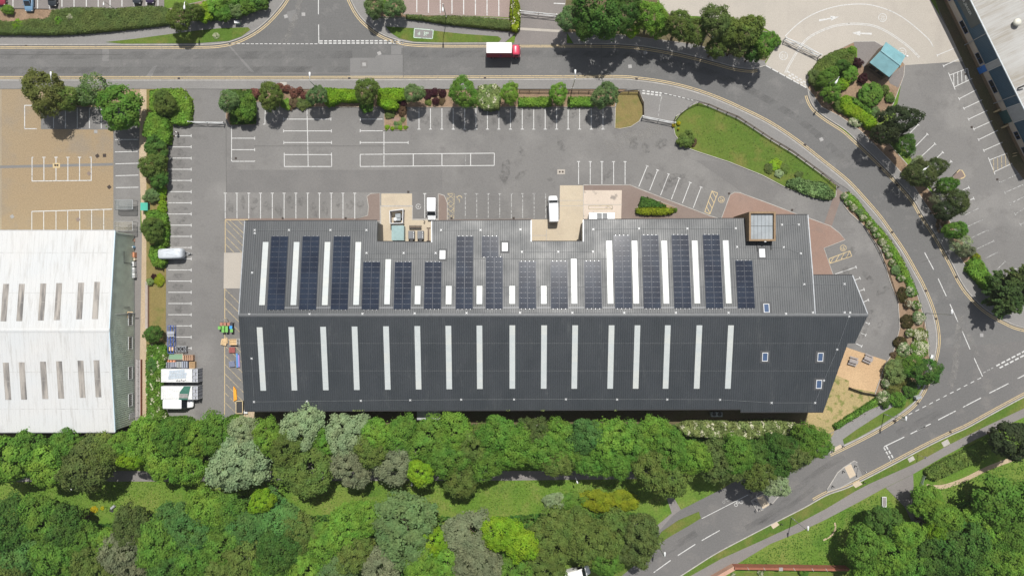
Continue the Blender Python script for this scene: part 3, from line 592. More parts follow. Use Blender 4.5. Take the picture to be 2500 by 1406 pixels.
def ring(mb, c, r, w, z=ZM, a0=0, a1=2 * pi, n=28):
    c = W(*c); mb.ribbon([(c.x + r * cos(a0 + (a1 - a0) * i / n), c.y + r * sin(a0 + (a1 - a0) * i / n)) for i in range(n + 1)], w, z)
def text(body, c, size, rz, mat, z=ZM, name='road_lettering', depth=0.0, sx=1.0):
    cu = bpy.data.curves.new(name, 'FONT'); cu.body = body; cu.size = size; cu.align_x = 'CENTER'; cu.align_y = 'CENTER'; cu.extrude = depth; cu.resolution_u = 3
    o = bpy.data.objects.new(name, cu); COL.objects.link(o); bpy.context.view_layer.update()
    me = bpy.data.meshes.new_from_object(o.evaluated_get(bpy.context.evaluated_depsgraph_get())); COL.objects.unlink(o); bpy.data.objects.remove(o)
    me.materials.clear(); me.materials.append(mat); r = bpy.data.objects.new(name, me); COL.objects.link(r)
    if c is not None: p = W(*c); r.location = (p.x, p.y, z); r.rotation_euler = (0, 0, rz); r.scale = (sx, 1, 1)
    return r
for c, rz in (((2154.4, 44), radians(-95)), ((1912.5, 137), radians(178)), ((2202, 128), radians(-100))):
    ring(wm, c, .82, .13, ZM); tag(text('10', c, 1.15, rz, M['white'], ZM + .002), kind='structure')
ring(ym, (1761, 487.5), .62, .1); ring(ym, (2058.4, 605.8), .62, .1)
def chair_mark(mb, c, s, a):
    c = W(*c); R2 = Matrix.Rotation(a, 2)
    def q(x, y): v = R2 @ Vector((x * s, y * s)); return (c.x + v.x, c.y + v.y)
    mb.ribbon([q(.32 * cos(t) - .05, .32 * sin(t) - .12) for t in [radians(150 + 14 * i) for i in range(18)]], .13 * s, ZM + .002)
    mb.ribbon([q(-.05, .5), q(-.02, .05), q(.28, .02), q(.42, -.38)], .13 * s, ZM + .004)
chair_mark(ym, (1761, 487.5), .8, radians(20)); chair_mark(ym, (2058.4, 605.8), .8, radians(-20)); chair_mark(yo, (1121, 486), 1.5, radians(180))
ring(wm, (1021.5, 504.5), .5, .09, ZY + .016, .6, 2 * pi + .1); tag(text('4', (1021.5, 504.5), .75, pi, M['white'], ZY + .018), kind='structure')
mn = MB()
for a, b in (((1012, 71), (1058, 75)), ((1012, 71), (1010.5, 93)), ((1010.5, 93), (1056, 96)), ((1058, 75), (1056, 96))): mn.line(W(*a), W(*b), .14, ZF + .046)
slab('verge_panel', [(1012, 71), (1058, 75), (1056, 96), (1010.5, 93)], ZF + .04, M['footway'])
tag(text('d  3P', (1033, 84), 1.1, radians(-3), M['mint'], ZF + .046), kind='structure')
def bike(mb, c, s, a):
    c = W(*c); R2 = Matrix.Rotation(a, 2)
    def q(x, y): v = R2 @ Vector((x * s, y * s)); return Vector((c.x + v.x, c.y + v.y, 0))
    for x in (-.55, .55): mb.ribbon([q(x + .3 * cos(i * pi / 7), .3 * sin(i * pi / 7)) for i in range(15)], .1 * s, ZM)
    mb.ribbon([q(-.55, 0), q(-.2, .45), q(.4, .45), q(.55, 0)], .09 * s, ZM + .002); mb.ribbon([q(-.2, .45), q(0, 0), q(.4, .45)], .09 * s, ZM + .004)
bike(wm, (1803, 1228), 1.1, radians(28)); bike(wo, (1772, 1222), .9, radians(28))
for nm, b, mt in (('white_road_marking', wm, 'white'), ('worn_white_road_marking', wo, 'whiteold'), ('yellow_road_marking', ym, 'yellow'), ('worn_yellow_road_marking', yo, 'yellowold'), ('pale_green_road_marking', mn, 'mint')): struct(nm, b, M[mt])
# slot drain across the tan yard
dr = MB(); dr.ribbon(P([(0, 408), (130, 405), (276, 401.5)]), .55, ZR + .008)
struct('drain_channel', dr, M['patch1'])
dr = MB(); dr.ribbon(P([(-200, 580), (0, 409)])[:0] + P([(1.5, 217), (1.5, 565)]), .5, ZR + .006); struct('yard_joint', dr, ground('stained_gravel', (.27, .225, .16), (.24, .2, .15), .2))
# iron covers and gratings
def plate(name, label, cat, c, sx, sy, mat, rz=0, z=ZR, group=None):
    p = W(*c); m = MB().box((0, 0, 0), (sx, sy, .012), rz).box((0, 0, .012), (sx * .8, sy * .8, .004), rz)
    o = m.obj(name, M[mat], local=True, bevel=.01); o.location = (p.x, p.y, z + .012); return tag(o, label, cat, group)
for c in ((64, 110.5), (427, 110.5), (437, 193), (853, 193), (1184, 192), (1554, 193.5), (1965, 354), (2177.5, 567), (2260, 710), (2285, 778), (2240, 984), (2190, 452), (2149, 411), (2244.5, 524), (2334, 676), (2320, 1054), (2182, 1027)):
    p = W(*c); plate('drain_grating', 'small dark iron drain grating set in the double yellow lines by the kerb', 'drain', c, .5, .42, 'gully', 0, ZM + .004, 'drain gratings along the kerbs')
for c, l, rz in (((698, 41), 'tilted pale iron cover in the side road mouth, left of two', .3), ((741, 36), 'square pale iron cover in the side road mouth, right of two', .0), ((926, 131), 'pale tilted iron cover at the edge of the pale road patch', .4), ((889, 158), 'pale iron cover in the small dark square inside the pale road patch', 0), ((1576, 129), 'pale tilted iron cover nearest the shaded trees on the road bend', .35), ((1538, 163), 'pale iron cover in the middle of the road left of the bend', .1), ((2005, 341), 'pale iron cover in the curving road beside the lawn', .5), ((2396, 818), 'faint iron cover in the mouth of the curved road', 0)):
    plate('manhole_cover', l, 'manhole cover', c, .75, .75, 'manhole', rz, ZR + .012, 'manhole covers in the road')
for c, l, rz, cl in (((238, 381), 'dark tilted manhole cover in the tan yard beside a square one', .6, 'gully'), ((255.5, 380), 'dark square manhole cover in the tan yard beside a tilted one', 0, 'gully'), ((267, 457), 'dark tilted manhole cover at the right edge of the tan yard', .7, 'gully'), ((217.5, 424), 'rusty manhole cover inside the marked bays of the tan yard', .7, 'brickred'), ((191, 536), 'rusty manhole cover in the lower bays of the tan yard', .5, 'brickred'), ((30, 529), 'grey tilted manhole cover at the left of the tan yard', .6, 'manhole'), ((234, 322), 'grey manhole cover under the bright round tree in the tan yard', 0, 'manhole')):
    plate('manhole_cover', l, 'manhole cover', c, .7, .7, 'block2' if cl == 'brickred' else cl, rz, ZR + .006, 'manhole covers in the tan yard')
o = plate('drain_chamber', 'yellow framed double drain chamber in the slot drain of the tan yard', 'drain', (138, 404.5), 1.5, 1.0, 'yellow', 0, ZR + .01)
for dx in (-.22, .24): MB().box((dx, .05, .02), (.38, .4, .012)).obj('drain_opening', M['gully'], o, local=True)
o = plate('twin_cover', 'white concrete square with two round dark covers in the car park', 'manhole cover', (1370, 420), 1.6, 1.0, 'concrete', 0, ZY)
for dx in (-.3, .32): MB().lathe((dx, 0, .016), [(.2, 0), (.2, .012)], 14).obj('round_cover', M['gully'], o, local=True)
for c, l in (((690.5, 533), 'small drain grating by the wall left of the plant yard, leftmost'), ((844, 533), 'small drain grating by the wall nearest the plant yard'), ((1102.5, 533), 'small drain grating by the wall at the yellow hatching'), ((1254, 533), 'small drain grating by the wall left of the large van'), ((997, 469), 'small drain grating at the top edge of the pale concrete pad'), ((1780, 473), 'round dark drain grating beside the circled disabled bay'), ((1933.5, 513), 'round dark drain grating on the drive above the brick tower'), ((576, 387), 'small dark drain grating in the bays right of the gate drive'), ((425, 333), 'round rusty drain cover on the first bay line by the person'), ((2197, 764), 'pair of dark drain gratings at the drive edge beside the dark shrubs'), ((2357, 182), 'dark drain grating at the corner of the white hatched bay'), ((2372, 311), 'dark drain grating in the right car park, middle of three'), ((2434.5, 438.5), 'dark drain grating in the right car park, lowest of three')):
    plate('drain_grating', l, 'drain', c, .45, .45, 'gully', 0, ZY + .004)

# stains: dust on the turning paths, tyre wear on the pinch point, oil in the bays
def blob(mb, c, rx, ry, rz, z):
    p = W(*c); n = 14; ph = random.uniform(0, 6)
    q = []
    for i in range(n): a = 2 * pi * i / n; k = 1 + .22 * sin(2 * a + ph) + .14 * sin(5 * a + 2 * ph); u, v = rx * k * cos(a), ry * k * sin(a); q.append((p.x + u * cos(rz) - v * sin(rz), p.y + u * sin(rz) + v * cos(rz)))
    mb.prism(q, 0, z, side=False)
m = MB(); rnd = random.Random(3)
for pts, w in (([(735, -10), (722, 40), (705, 85), (690, 108)], 1.2), ([(2345, 770), (2336, 840), (2331, 900), (2318, 950)], 1.3), ([(2346, 800), (2370, 830), (2385, 870)], 1.0), ([(520, 780), (560, 784)], .9), ([(1480, 360), (1560, 330), (1610, 310)], 3.0)):
    m.ribbon(smooth_line(P(pts)), w, ZY + .016)
struct('dust_streak', m, M['dust'])
m = MB()
for pts, w in (([(1820, 1290), (1890, 1248), (1950, 1190), (2000, 1150), (2060, 1112)], 1.3), ([(1850, 1284), (1920, 1240), (1990, 1188)], 1.0), ([(2190, 1058), (2300, 1004)], 1.4), ([(1560, 1385), (1700, 1300)], 1.5), ([(0, 135), (400, 136), (860, 134)], 1.6), ([(0, 172), (400, 172), (850, 171)], 1.4), ([(1000, 133), (1480, 134), (1640, 152), (1800, 205), (1960, 300), (2080, 410)], 1.4)):
    m.ribbon(smooth_line(P(pts)), w, ZR + .015)
struct('tyre_wear', m, M['tyre'])
m = MB()
for i in range(12): blob(m, (564 + 28.75 * i + rnd.uniform(-3, 3), rnd.uniform(492, 515)), rnd.uniform(.5, .9), rnd.uniform(.8, 1.5), 0, ZY + .012 + .0002 * i)
for i in range(17): blob(m, (1037 + 28.1 * i, rnd.uniform(282, 300)), rnd.uniform(.4, .9), rnd.uniform(.7, 1.4), 0, ZY + .012 + .0002 * i)
for i in range(19): blob(m, (rnd.uniform(430, 450), 346 + 27.25 * i), rnd.uniform(.8, 1.5), rnd.uniform(.5, .8), 0, ZY + .012 + .0002 * i)
for i in range(12): blob(m, (rnd.uniform(1100, 1700), rnd.uniform(330, 450)), rnd.uniform(.6, 2.5), rnd.uniform(.5, 1.5), rnd.uniform(0, 3), ZY + .018 + .0002 * i)
for i in range(10): blob(m, (rnd.uniform(2060, 2170), rnd.uniform(600, 830)), rnd.uniform(.6, 1.6), rnd.uniform(.5, 1.2), rnd.uniform(0, 3), ZY + .018 + .0002 * i)
struct('oil_stain', m, M['oil'])
m = MB()
for pts in ([(553, 470), (552, 300)], [(985, 189), (985, 112)], [(1468, 110), (1468, 190)], [(2250, 640), (2270, 634), (2290, 626)], [(620, 357), (940, 357)], [(0, 134), (300, 134)]):
    m.ribbon(smooth_line(P(pts)), .09, ZY + .022)
struct('tarmac_joint', m, ground('sealed_joint', (.095, .093, .09), (.11, .107, .103), .4, fine=.2, fs=4))
# ------------------------------------------------------------------ the dark roofed warehouse
YN, YS, ZE, ZRG = 13.12, -24.15, 7.0, 10.0
YR = (CY - 769.3) / S * (H - ZRG) / H
KN, KSL = (ZRG - ZE) / (YN - YR), (ZRG - ZE) / (YR - YS)
def RN(px, py, up=0.0):
    u, v = (px - CX) / S, (CY - py) / S; s = (H - ZE - up - KN * YN) / (H - KN * v); return Vector((u * s, v * s, ZE + up + KN * (YN - v * s)))
def RS(px, py, up=0.0):
    u, v = (px - CX) / S, (CY - py) / S; s = (H - ZRG - up + KSL * YR) / (H + KSL * v); return Vector((u * s, v * s, ZRG + up - KSL * (YR - v * s)))
def zN(y, up=0): return ZE + up + KN * (YN - y)
def zS(y, up=0): return ZRG + up - KSL * (YR - y)
def scan(poly, x):
    ys = []
    for i in range(len(poly)):
        a, b = poly[i], poly[(i + 1) % len(poly)]
        if (a[0] <= x < b[0]) or (b[0] <= x < a[0]): ys.append(a[1] + (b[1] - a[1]) * (x - a[0]) / (b[0] - a[0]))
    ys.sort(); return [(ys[i], ys[i + 1]) for i in range(0, len(ys) - 1, 2)]
def ribbed(poly, zf, pitch, rw, rh, th=.14):
    """profiled sheet: a planar sloped slab with raised ribs running down the slope"""
    m = MB(); ar = sum(poly[i][0] * poly[(i + 1) % len(poly)][1] - poly[(i + 1) % len(poly)][0] * poly[i][1] for i in range(len(poly)))
    if ar < 0: poly = poly[::-1]
    n = len(poly); vs = [(x, y, zf(y)) for x, y in poly] + [(x, y, zf(y) - th) for x, y in poly]
    m.add(vs, [tuple(range(n))] + [(n + i, n + (i + 1) % n, (i + 1) % n, i) for i in range(n)])
    x = min(p[0] for p in poly) + .1; x1 = max(p[0] for p in poly)
    while x < x1:
        for a, b in scan(poly, x):
            b -= .02; a += .02
            vs = [(x - rw, a, zf(a) - .002), (x + rw, a, zf(a) - .002), (x + rw, b, zf(b) - .002), (x - rw, b, zf(b) - .002), (x - rw * .5, a, zf(a) + rh), (x + rw * .5, a, zf(a) + rh), (x + rw * .5, b, zf(b) + rh), (x - rw * .5, b, zf(b) + rh)]
            m.add(vs, [(4, 5, 6, 7), (0, 1, 5, 4), (1, 2, 6, 5), (3, 0, 4, 7)])
        x += pitch
    return m
wh = E('warehouse', 'long dark grey ribbed roof warehouse with solar panels and white rooflights', 'warehouse', (0, YR, 0))
pN = [RN(*q) for q in ((598, 540), (921, 539), (921, 590), (1054, 592), (1054, 540), (1297, 538), (1297, 590), (1424, 590), (1424, 537), (1818, 534), (1819, 526), (1972, 525), (1984, 672), (2081, 672), (2118.5, 766))]
xl, xr = RN(583, 770).x, RN(2119, 768).x
polyN = [(p.x, p.y) for p in pN] + [(xr, YR), (xl, YR)]
pS = [RS(*q) for q in ((2087, 838), (2070, 838), (2010, 1005), (1808, 1005), (1808, 998), (597, 1003))]
polyS = [(xl, YR), (xr, YR)] + [(p.x, p.y) for p in pS]
ribbed(polyN, zN, .432, .075, .05).obj('roof_slope', M['roofdark'], wh)
ribbed(polyS, zS, .432, .075, .05).obj('roof_slope', M['roofdark'], wh)
def inset(poly, d):
    n = len(poly); out = []
    ar = sum(poly[i][0] * poly[(i + 1) % n][1] - poly[(i + 1) % n][0] * poly[i][1] for i in range(n)); sg = 1 if ar > 0 else -1
    for i in range(n):
        a, b, c = (Vector(poly[j % n][:2]) for j in (i - 1, i, i + 1)); t1 = (b - a).normalized(); t2 = (c - b).normalized()
        n1 = Vector((-t1.y, t1.x)) * sg; n2 = Vector((-t2.y, t2.x)) * sg; k = 1 + n1.dot(n2)
        out.append(b + (n1 + n2) * d / max(k, .3))
    return out
foot = polyN[:-2] + [(xr, YR)] + [(p.x, p.y) for p in pS] + [(xl, YR)]
foot = inset(foot, .2); wl = MB()
for i in range(len(foot)):
    a, b = foot[i], foot[(i + 1) % len(foot)]
    za = (zN(a.y) if a.y > YR else zS(a.y)) - .15; zb = (zN(b.y) if b.y > YR else zS(b.y)) - .15
    wl.quad((a.x, a.y, 0), (b.x, b.y, 0), (b.x, b.y, zb), (a.x, a.y, za))
wl.obj('wall', plain('charcoal_cladding', (.10, .105, .11), .5, 0, .4, .1, obj=False), wh)
MB().add([(xl, YR - .32, zS(YR - .32, .075)), (xr, YR - .32, zS(YR - .32, .075)), (xr, YR, ZRG + .11), (xl, YR, ZRG + .11), (xl, YR + .32, zN(YR + .32, .075)), (xr, YR + .32, zN(YR + .32, .075))], [(0, 1, 2, 3), (3, 2, 5, 4)]).obj('ridge_cap', M['greypaint'] if False else plain('grey_ridge_flashing', (.10, .105, .11), .55, .1, .3, .1, obj=False), wh)
lp = MB()
for y in (RN(1250, 632).y, RN(1250, 701).y): lp.bar((xl + .3, y, zN(y, .012)), (RN(1976, 632).x - .5, y, zN(y, .012)), .09, .03)
for y in (RS(1250, 838).y, RS(1250, 905).y): lp.bar((xl + .4, y, zS(y, .012)), (RS(2055, 880).x - .8, y, zS(y, .012)), .09, .03)
lp.obj('sheet_lap', plain('sheet_lap_grey', (.06, .066, .07), .5, 0, .5, .3, 2.0, obj=False), wh)
ms = MB(); rnd = random.Random(8)
for x0, x1 in ((742, 760), (861, 889), (1236, 1244), (1320, 1330), (1500, 1506)):
    for k in range(int((x1 - x0) * 1.4)): p = RS(rnd.uniform(x0, x1), 1001); ms.box((p.x, p.y - .06 + rnd.uniform(-.08, .1), p.z - .04), (.16, .12, .08), rnd.uniform(0, 3))
ms.obj('gutter_moss', plain('gutter_moss', (.16, .2, .07), .95, 0, .1, .3, obj=False), wh)
gt = MB()
for a, b in (((598, 540), (921, 539)), ((921, 590), (1054, 592)), ((1054, 540), (1297, 538)), ((1297, 590), (1424, 590)), ((1424, 537), (1818, 534)), ((1892, 525), (1972, 525)), ((1984, 672), (2081, 672))):
    p, q = RN(*a), RN(*b); gt.bar((p.x, p.y + .09, p.z - .1), (q.x, q.y + .09, q.z - .1), .16, .16)
for a, b in (((597, 1003), (1808, 998)), ((1808, 1005), (2010, 1005))):
    p, q = RS(*a), RS(*b); gt.bar((p.x, p.y - .09, p.z - .1), (q.x, q.y - .09, q.z - .1), .16, .16)
gt.obj('gutter', M['black'], wh)
flm = plain('pale_grey_flashing', (.26, .275, .29), .4, .2, .5, .15, obj=False)
for a, b, f in (((1972, 525), (1984, 672), RN), ((1984, 672), (1990, 768), RN), ((598, 540), (583, 769), RN), ((1054, 540), (1054, 592), RN), ((1424, 537), (1424, 590), RN), ((1297, 538), (1297, 590), RN), ((2081, 672), (2118, 766), RN)):
    p, q = f(*a), f(*b); MB().bar((p.x, p.y, p.z + .05), (q.x, q.y, q.z + .05), .2, .06).obj('verge_flashing', flm, wh)
def rl(x0, x1, y0, y1, f, zf, n, alt=0):
    a, b = f((x0 + x1) / 2, y0), f((x0 + x1) / 2, y1); w = .545; xm = (a.x + b.x) / 2; m = MB(); ya, yb = a.y, b.y
    for k in range(n):
        u0 = ya + (yb - ya) * k / n; u1 = ya + (yb - ya) * (k + 1) / n - .03 * (1 if yb > ya else -1); mi = 1 if (random.random() < .3) != (alt and k < n / 2) else 0
        m.quad((xm - w, u0, zf(u0, .06)), (xm - w, u1, zf(u1, .06)), (xm + w, u1, zf(u1, .06)), (xm + w, u0, zf(u0, .06)), mi)
    for sx in (-w, w): m.quad((xm + sx, ya, zf(ya, .06)), (xm + sx, yb, zf(yb, .06)), (xm + sx, yb, zf(yb)), (xm + sx, ya, zf(ya)))
    for yy in (ya, yb): m.quad((xm - w, yy, zf(yy)), (xm + w, yy, zf(yy)), (xm + w, yy, zf(yy, .06)), (xm - w, yy, zf(yy, .06)))
    for k in range(1, 5): m.bar((xm - w + k * w / 2.5, ya, zf(ya, .066)), (xm - w + k * w / 2.5, yb, zf(yb, .066)), .05, .02)
    for k in range(1, n): yy = ya + (yb - ya) * k / n; m.bar((xm - w, yy, zf(yy, .062)), (xm + w, yy, zf(yy, .062)), .07, .02, 1)
    m.obj('rooflight', [M['rl'], M['rl2']], wh)
for x0, x1, y0, y1, n in ((638, 650.7, 591, 745, 7), (714, 727, 591, 745, 7), (790, 803, 591, 745, 7), (866, 878.6, 591, 744.5, 7), (940, 953, 633, 743, 5), (1013.5, 1026, 698, 743, 2), (1089, 1102, 698, 743, 2), (1164, 1177, 698, 742.5, 2), (1244, 1257, 698, 742, 2), (1321, 1334, 698, 742, 2), (1395.5, 1407.5, 632, 741.5, 5), (1481.5, 1496, 588, 741.5, 7), (1544, 1558, 588, 741.5, 7), (1617, 1631, 588, 741.5, 7), (1692, 1706, 587.5, 741, 7), (1767.5, 1783, 587, 741, 7)): rl(x0, x1, y0, y1, RN, zN, n)
for i, (x0, x1) in enumerate(((628, 649), (705, 725.5), (782.6, 802), (859.6, 877.5), (936, 953.5), (1012.7, 1028.3), (1088.5, 1103), (1164, 1178), (1244, 1257.5), (1321, 1334.7), (1396, 1410), (1484, 1498.6), (1546, 1562), (1619, 1636), (1695, 1713), (1771, 1790))):
    y0 = 798.8 - min(i, 8) * .6; rl(x0, x1, y0, y0 + 154.7, RS, zS, 7, alt=1 if i in (10, 14, 15) else 0)
pv = MB().box((0, 0, 0), (1.64, .98, .04), mi=1); pv.add([(-.80, -.47, .042), (.80, -.47, .042), (.80, .47, .042), (-.80, .47, .042)], [(0, 1, 2, 3)], 0)
pvm = pv.mesh('solar_panel', [M['pv'], M['pvframe']]); tilt = math.atan(KN)
for x0, x1, y0, y1, n in ((662.8, 705, 577, 756.5, 14), (739.6, 780.5, 577, 756, 14), (815, 856.6, 577, 755.8, 14), (887, 929, 639.5, 755.5, 9), (964, 1006, 639.5, 755, 9), (1038, 1078, 639.5, 754, 9), (1114.6, 1156, 577, 754, 14), (1177, 1217, 577, 627, 4), (1186.6, 1227, 627.3, 753.5, 10), (1267, 1308, 638.5, 753, 9), (1343.4, 1385.4, 638, 753, 9), (1426, 1467, 637.5, 752.6, 9), (1497, 1538, 575, 752.5, 14), (1565.7, 1607, 574, 752.5, 14), (1639, 1680, 573.5, 752.5, 14), (1715, 1756, 573, 752.5, 14), (1794, 1836.5, 636, 752.5, 9)):
    a, b = RN((x0 + x1) / 2, y0), RN((x0 + x1) / 2, y1); xm = RN((x0 + x1) / 2, (y0 + y1) / 2 if n < 10 else y0 + 20).x
    xm = a.x if abs(a.x) > 1 else xm; m = MB()
    for sx in (-1.2, -.4, .4, 1.2): m.bar((xm + sx, a.y + .1, zN(a.y, .09)), (xm + sx, b.y - .15, zN(b.y, .09)), .06, .06)
    ar = m.obj('solar_array', M['alu'], wh); p = (a.y - b.y) / n
    for k in range(n):
        for sx in (-.835, .835):
            o = bpy.data.objects.new('solar_panel', pvm); COL.objects.link(o); o.parent = ar; yy = a.y - (k + .5) * p
            o.location = (xm + sx, yy - YR, zN(yy, .13)); o.rotation_euler = (-tilt, 0, 0); o.scale = (1, (p - .03) / .98, 1)
for x0, x1 in ((695, 729), (772, 807), (851, 883), (926, 960), (1003, 1034), (1078, 1112), (1155, 1185), (1228, 1267), (1310, 1346), (1388, 1427), (1471, 1502), (1545, 1572), (1614, 1646), (1690, 1723), (1767, 1800)):
    p, q = RN(x0, 751, .09), RN(x1, 750.8, .09); MB().bar(p, q, .1, .06).obj('cable_tray', M['steel'], wh)
for i, (px, py, f, zf, sy, gl) in enumerate(((1080.5, 622, RN, zN, 1, 'rl'), (1232.5, 603, RN, zN, 1, 'rl'), (1860, 618, RN, zN, 1, 'rl'), (1870.5, 752, RN, zN, 1, 'skyglass'), (1867, 871, RS, zS, -1, 'skyglass'), (2002, 871.5, RS, zS, -1, 'skyglass'), (1998.5, 937.5, RS, zS, -1, 'skyglass'))):
    c = f(px, py); m = MB(); hw, hh = .95, 1.2
    for s in (-1, 1):
        m.bar((c.x + s * .5, c.y - .8, zf(c.y - .8, .12)), (c.x + s * .5, c.y + .8, zf(c.y + .8, .12)), .12, .14); m.bar((c.x - .55, c.y + s * .8, zf(c.y + s * .8, .12)), (c.x + .55, c.y + s * .8, zf(c.y + s * .8, .12)), .12, .14)
    w = m.obj('roof_window', M['whitepaint'] if i != 1 else M['whitepaint'], wh)
    k = MB().add([(c.x - hw, c.y - hh, zf(c.y - hh, .055)), (c.x + hw, c.y - hh, zf(c.y - hh, .055)), (c.x + hw, c.y + hh, zf(c.y + hh, .055)), (c.x - hw, c.y + hh, zf(c.y + hh, .055))], [(0, 1, 2, 3)])
    k.obj('flashing', plain('roof_window_flashing', (.06, .062, .065), .6, 0, .3, .1, obj=False) if i == 0 else bpy.data.materials['roof_window_flashing'], w)
    MB().add([(c.x - .46, c.y - .75, zf(c.y - .75, .13)), (c.x + .46, c.y - .75, zf(c.y - .75, .13)), (c.x + .46, c.y + .75, zf(c.y + .75, .13)), (c.x - .46, c.y + .75, zf(c.y + .75, .13))], [(0, 1, 2, 3)]).obj('pane', M['ivory'] if i in (0, 2) else M[gl], w)
an = MB()
for l in (45, -45): an.box((0, 0, 0), (.5, .11, .05), radians(l))
an.box((0, 0, .05), (.16, .16, .08)); anm = an.mesh('roof_anchor', M['whitepaint'])
lines = [[(622, 562), (705.7, 562), (806.8, 562), (894.7, 562), (895, 618), (985.6, 618), (1063.4, 618)], [(1077, 562), (1173, 562)], [(1270.7, 560.7), (1274, 615), (1363, 615), (1447.4, 614.4), (1448.6, 560), (1560, 558.4), (1678, 558.4), (1796, 557.6)], [(1799.4, 603), (1913.4, 603.8), (1955, 619), (1963.5, 694), (2061.7, 693.4), (2075, 763)], [(1909, 549), (1949.7, 548.7)], [(622, 569.6), (615.7, 665.7), (608.8, 767.3), (756, 766.8), (885, 766), (1012.4, 764.8), (1139, 764), (1269.4, 763.5), (1397.4, 763.5), (1524, 763.5), (1650, 763.5), (1778.4, 763.5), (1919, 766), (1984.4, 762.8), (2062, 762.8)], [(614.4, 874.8), (620.3, 980.6), (749.5, 979.3), (881, 977.8), (1001.5, 976.5), (1126, 975.2), (1255, 974.7), (1381.6, 974.2), (1506.5, 974.7), (1629, 974.7), (1758, 975.4), (1883.8, 983), (1990, 983), (2011.6, 928.6), (2043.8, 853), (2073, 772)]]
for i, ln in enumerate(lines):
    f = RS if i == 6 else RN; q = [f(x, y, .16) for x, y in ln]; fo = MB().path(q, .018, 4).obj('fall_arrest_line', M['steel'], wh)
    for x, y in ln:
        p = (RS if i == 6 else RN)(x, y, .05); o = bpy.data.objects.new('roof_anchor', anm); COL.objects.link(o); o.parent = fo; o.location = (p.x, p.y - YR, p.z); o.rotation_euler = (-tilt if i < 6 else tilt, 0, 0)
# brick tower
zt = 9.3; a, b = W(1829, 517.5, zt), W(1893, 588, zt); tx0, tx1, ty0, ty1 = a.x, b.x, b.y, a.y
tw = MB(); w2 = .28
for c, d in ((((tx0 + tx1) / 2, ty0 + w2 / 2), (tx1 - tx0, w2)), (((tx0 + tx1) / 2, ty1 - w2 / 2), (tx1 - tx0, w2)), ((tx0 + w2 / 2, (ty0 + ty1) / 2), (w2, ty1 - ty0 - 2 * w2)), ((tx1 - w2 / 2, (ty0 + ty1) / 2), (w2, ty1 - ty0 - 2 * w2))): tw.box((*c, 0), (*d, zt))
to = tw.obj('stair_tower', M['brickbrown'], wh)
cp = MB(); 
for c, d in ((((tx0 + tx1) / 2, ty0 + .14), (tx1 - tx0 + .08, .36)), (((tx0 + tx1) / 2, ty1 - .14), (tx1 - tx0 + .08, .36)), ((tx0 + .14, (ty0 + ty1) / 2), (.36, ty1 - ty0 - .64)), ((tx1 - .14, (ty0 + ty1) / 2), (.36, ty1 - ty0 - .64))): cp.box((*c, zt + .002), (*d, .08))
cp.obj('coping', M['brickbrown'], to)
fr = MB().box(((tx0 + tx1) / 2, (ty0 + ty1) / 2, zt - .55), (tx1 - tx0 - .66, ty1 - ty0 - .66, .1))
fr.bar((tx0 + .4, (ty0 + ty1) / 2 + .1, zt - .42), (tx1 - .4, (ty0 + ty1) / 2 + .1, zt - .42), .06, .04, 1)
for k in range(1, 6): x = tx0 + .35 + (tx1 - tx0 - .7) * k / 6; fr.bar((x, ty0 + .4, zt - .43), (x, ty1 - .4, zt - .43), .03, .04, 1)
fr.obj('flat_roof', [M['flatroof'], M['darkmetal']], to)
fl_ = MB().box(((tx0 + tx1) / 2 + .6, ty0 - .1, zt - .3), (.35, .25, .3)); fl_.obj('floodlight', M['whitepaint'], to)
cb = MB(); 
for px, dy in ((1848, 16), (1882, 12)): p = RN(px, 598, .12); cb.tube((p.x, ty0 - .02, zN(ty0, .2)), (p.x, p.y - dy * .08, zN(p.y - dy * .08, .2)), .05)
cb.obj('roof_cable', M['black'], to)
# rear canopy
c0, c1 = W(1018, 1001, 3.0), W(1076, 1016, 3.0); m = MB().box(((c0.x + c1.x) / 2, (c0.y + c1.y) / 2, 3.0), (c1.x - c0.x, 2.6, .1))
for sx in (c0.x + .1, c1.x - .1): m.bar((sx, c1.y + .1, 0), (sx, c1.y + .1, 3.0), .1, .1)
m.obj('rear_canopy', M['greypaint'], wh)
# lean-to store against the north wall
zc = 2.4; a, b = W(1438, 519, zc), W(1500.5, 538, zc)
sh = E('bike_store', 'low silver ribbed store with two dark roof panels against the warehouse wall', 'store', ((a.x + b.x) / 2, (a.y + b.y) / 2, 0))
m = MB().box(((a.x + b.x) / 2, (a.y + b.y) / 2 - .5, 0), (b.x - a.x - .2, a.y - b.y + .6, zc - .1)); m.obj('wall', M['greypaint'], sh)
m = MB().box(((a.x + b.x) / 2, (a.y + b.y) / 2 - .5, zc - .1), (b.x - a.x, a.y - b.y + .9, .1))
x = a.x + .15
while x < b.x: m.box((x, (a.y + b.y) / 2 - .5, zc), (.08, a.y - b.y + .88, .04)); x += .3
m.obj('roof', M['steel'], sh)
for px0, px1 in ((1457.5, 1469.5), (1471, 1483)):
    p, q = W(px0, 520.5, zc), W(px1, 536, zc); MB().box(((p.x + q.x) / 2, (p.y + q.y) / 2 - .3, zc + .03), (q.x - p.x, p.y - q.y + .6, .05)).obj('roof_panel', M['darkmetal'] if False else plain('grey_roof_panel', (.17, .175, .18), .4, 0, .4, .1, obj=False), sh)
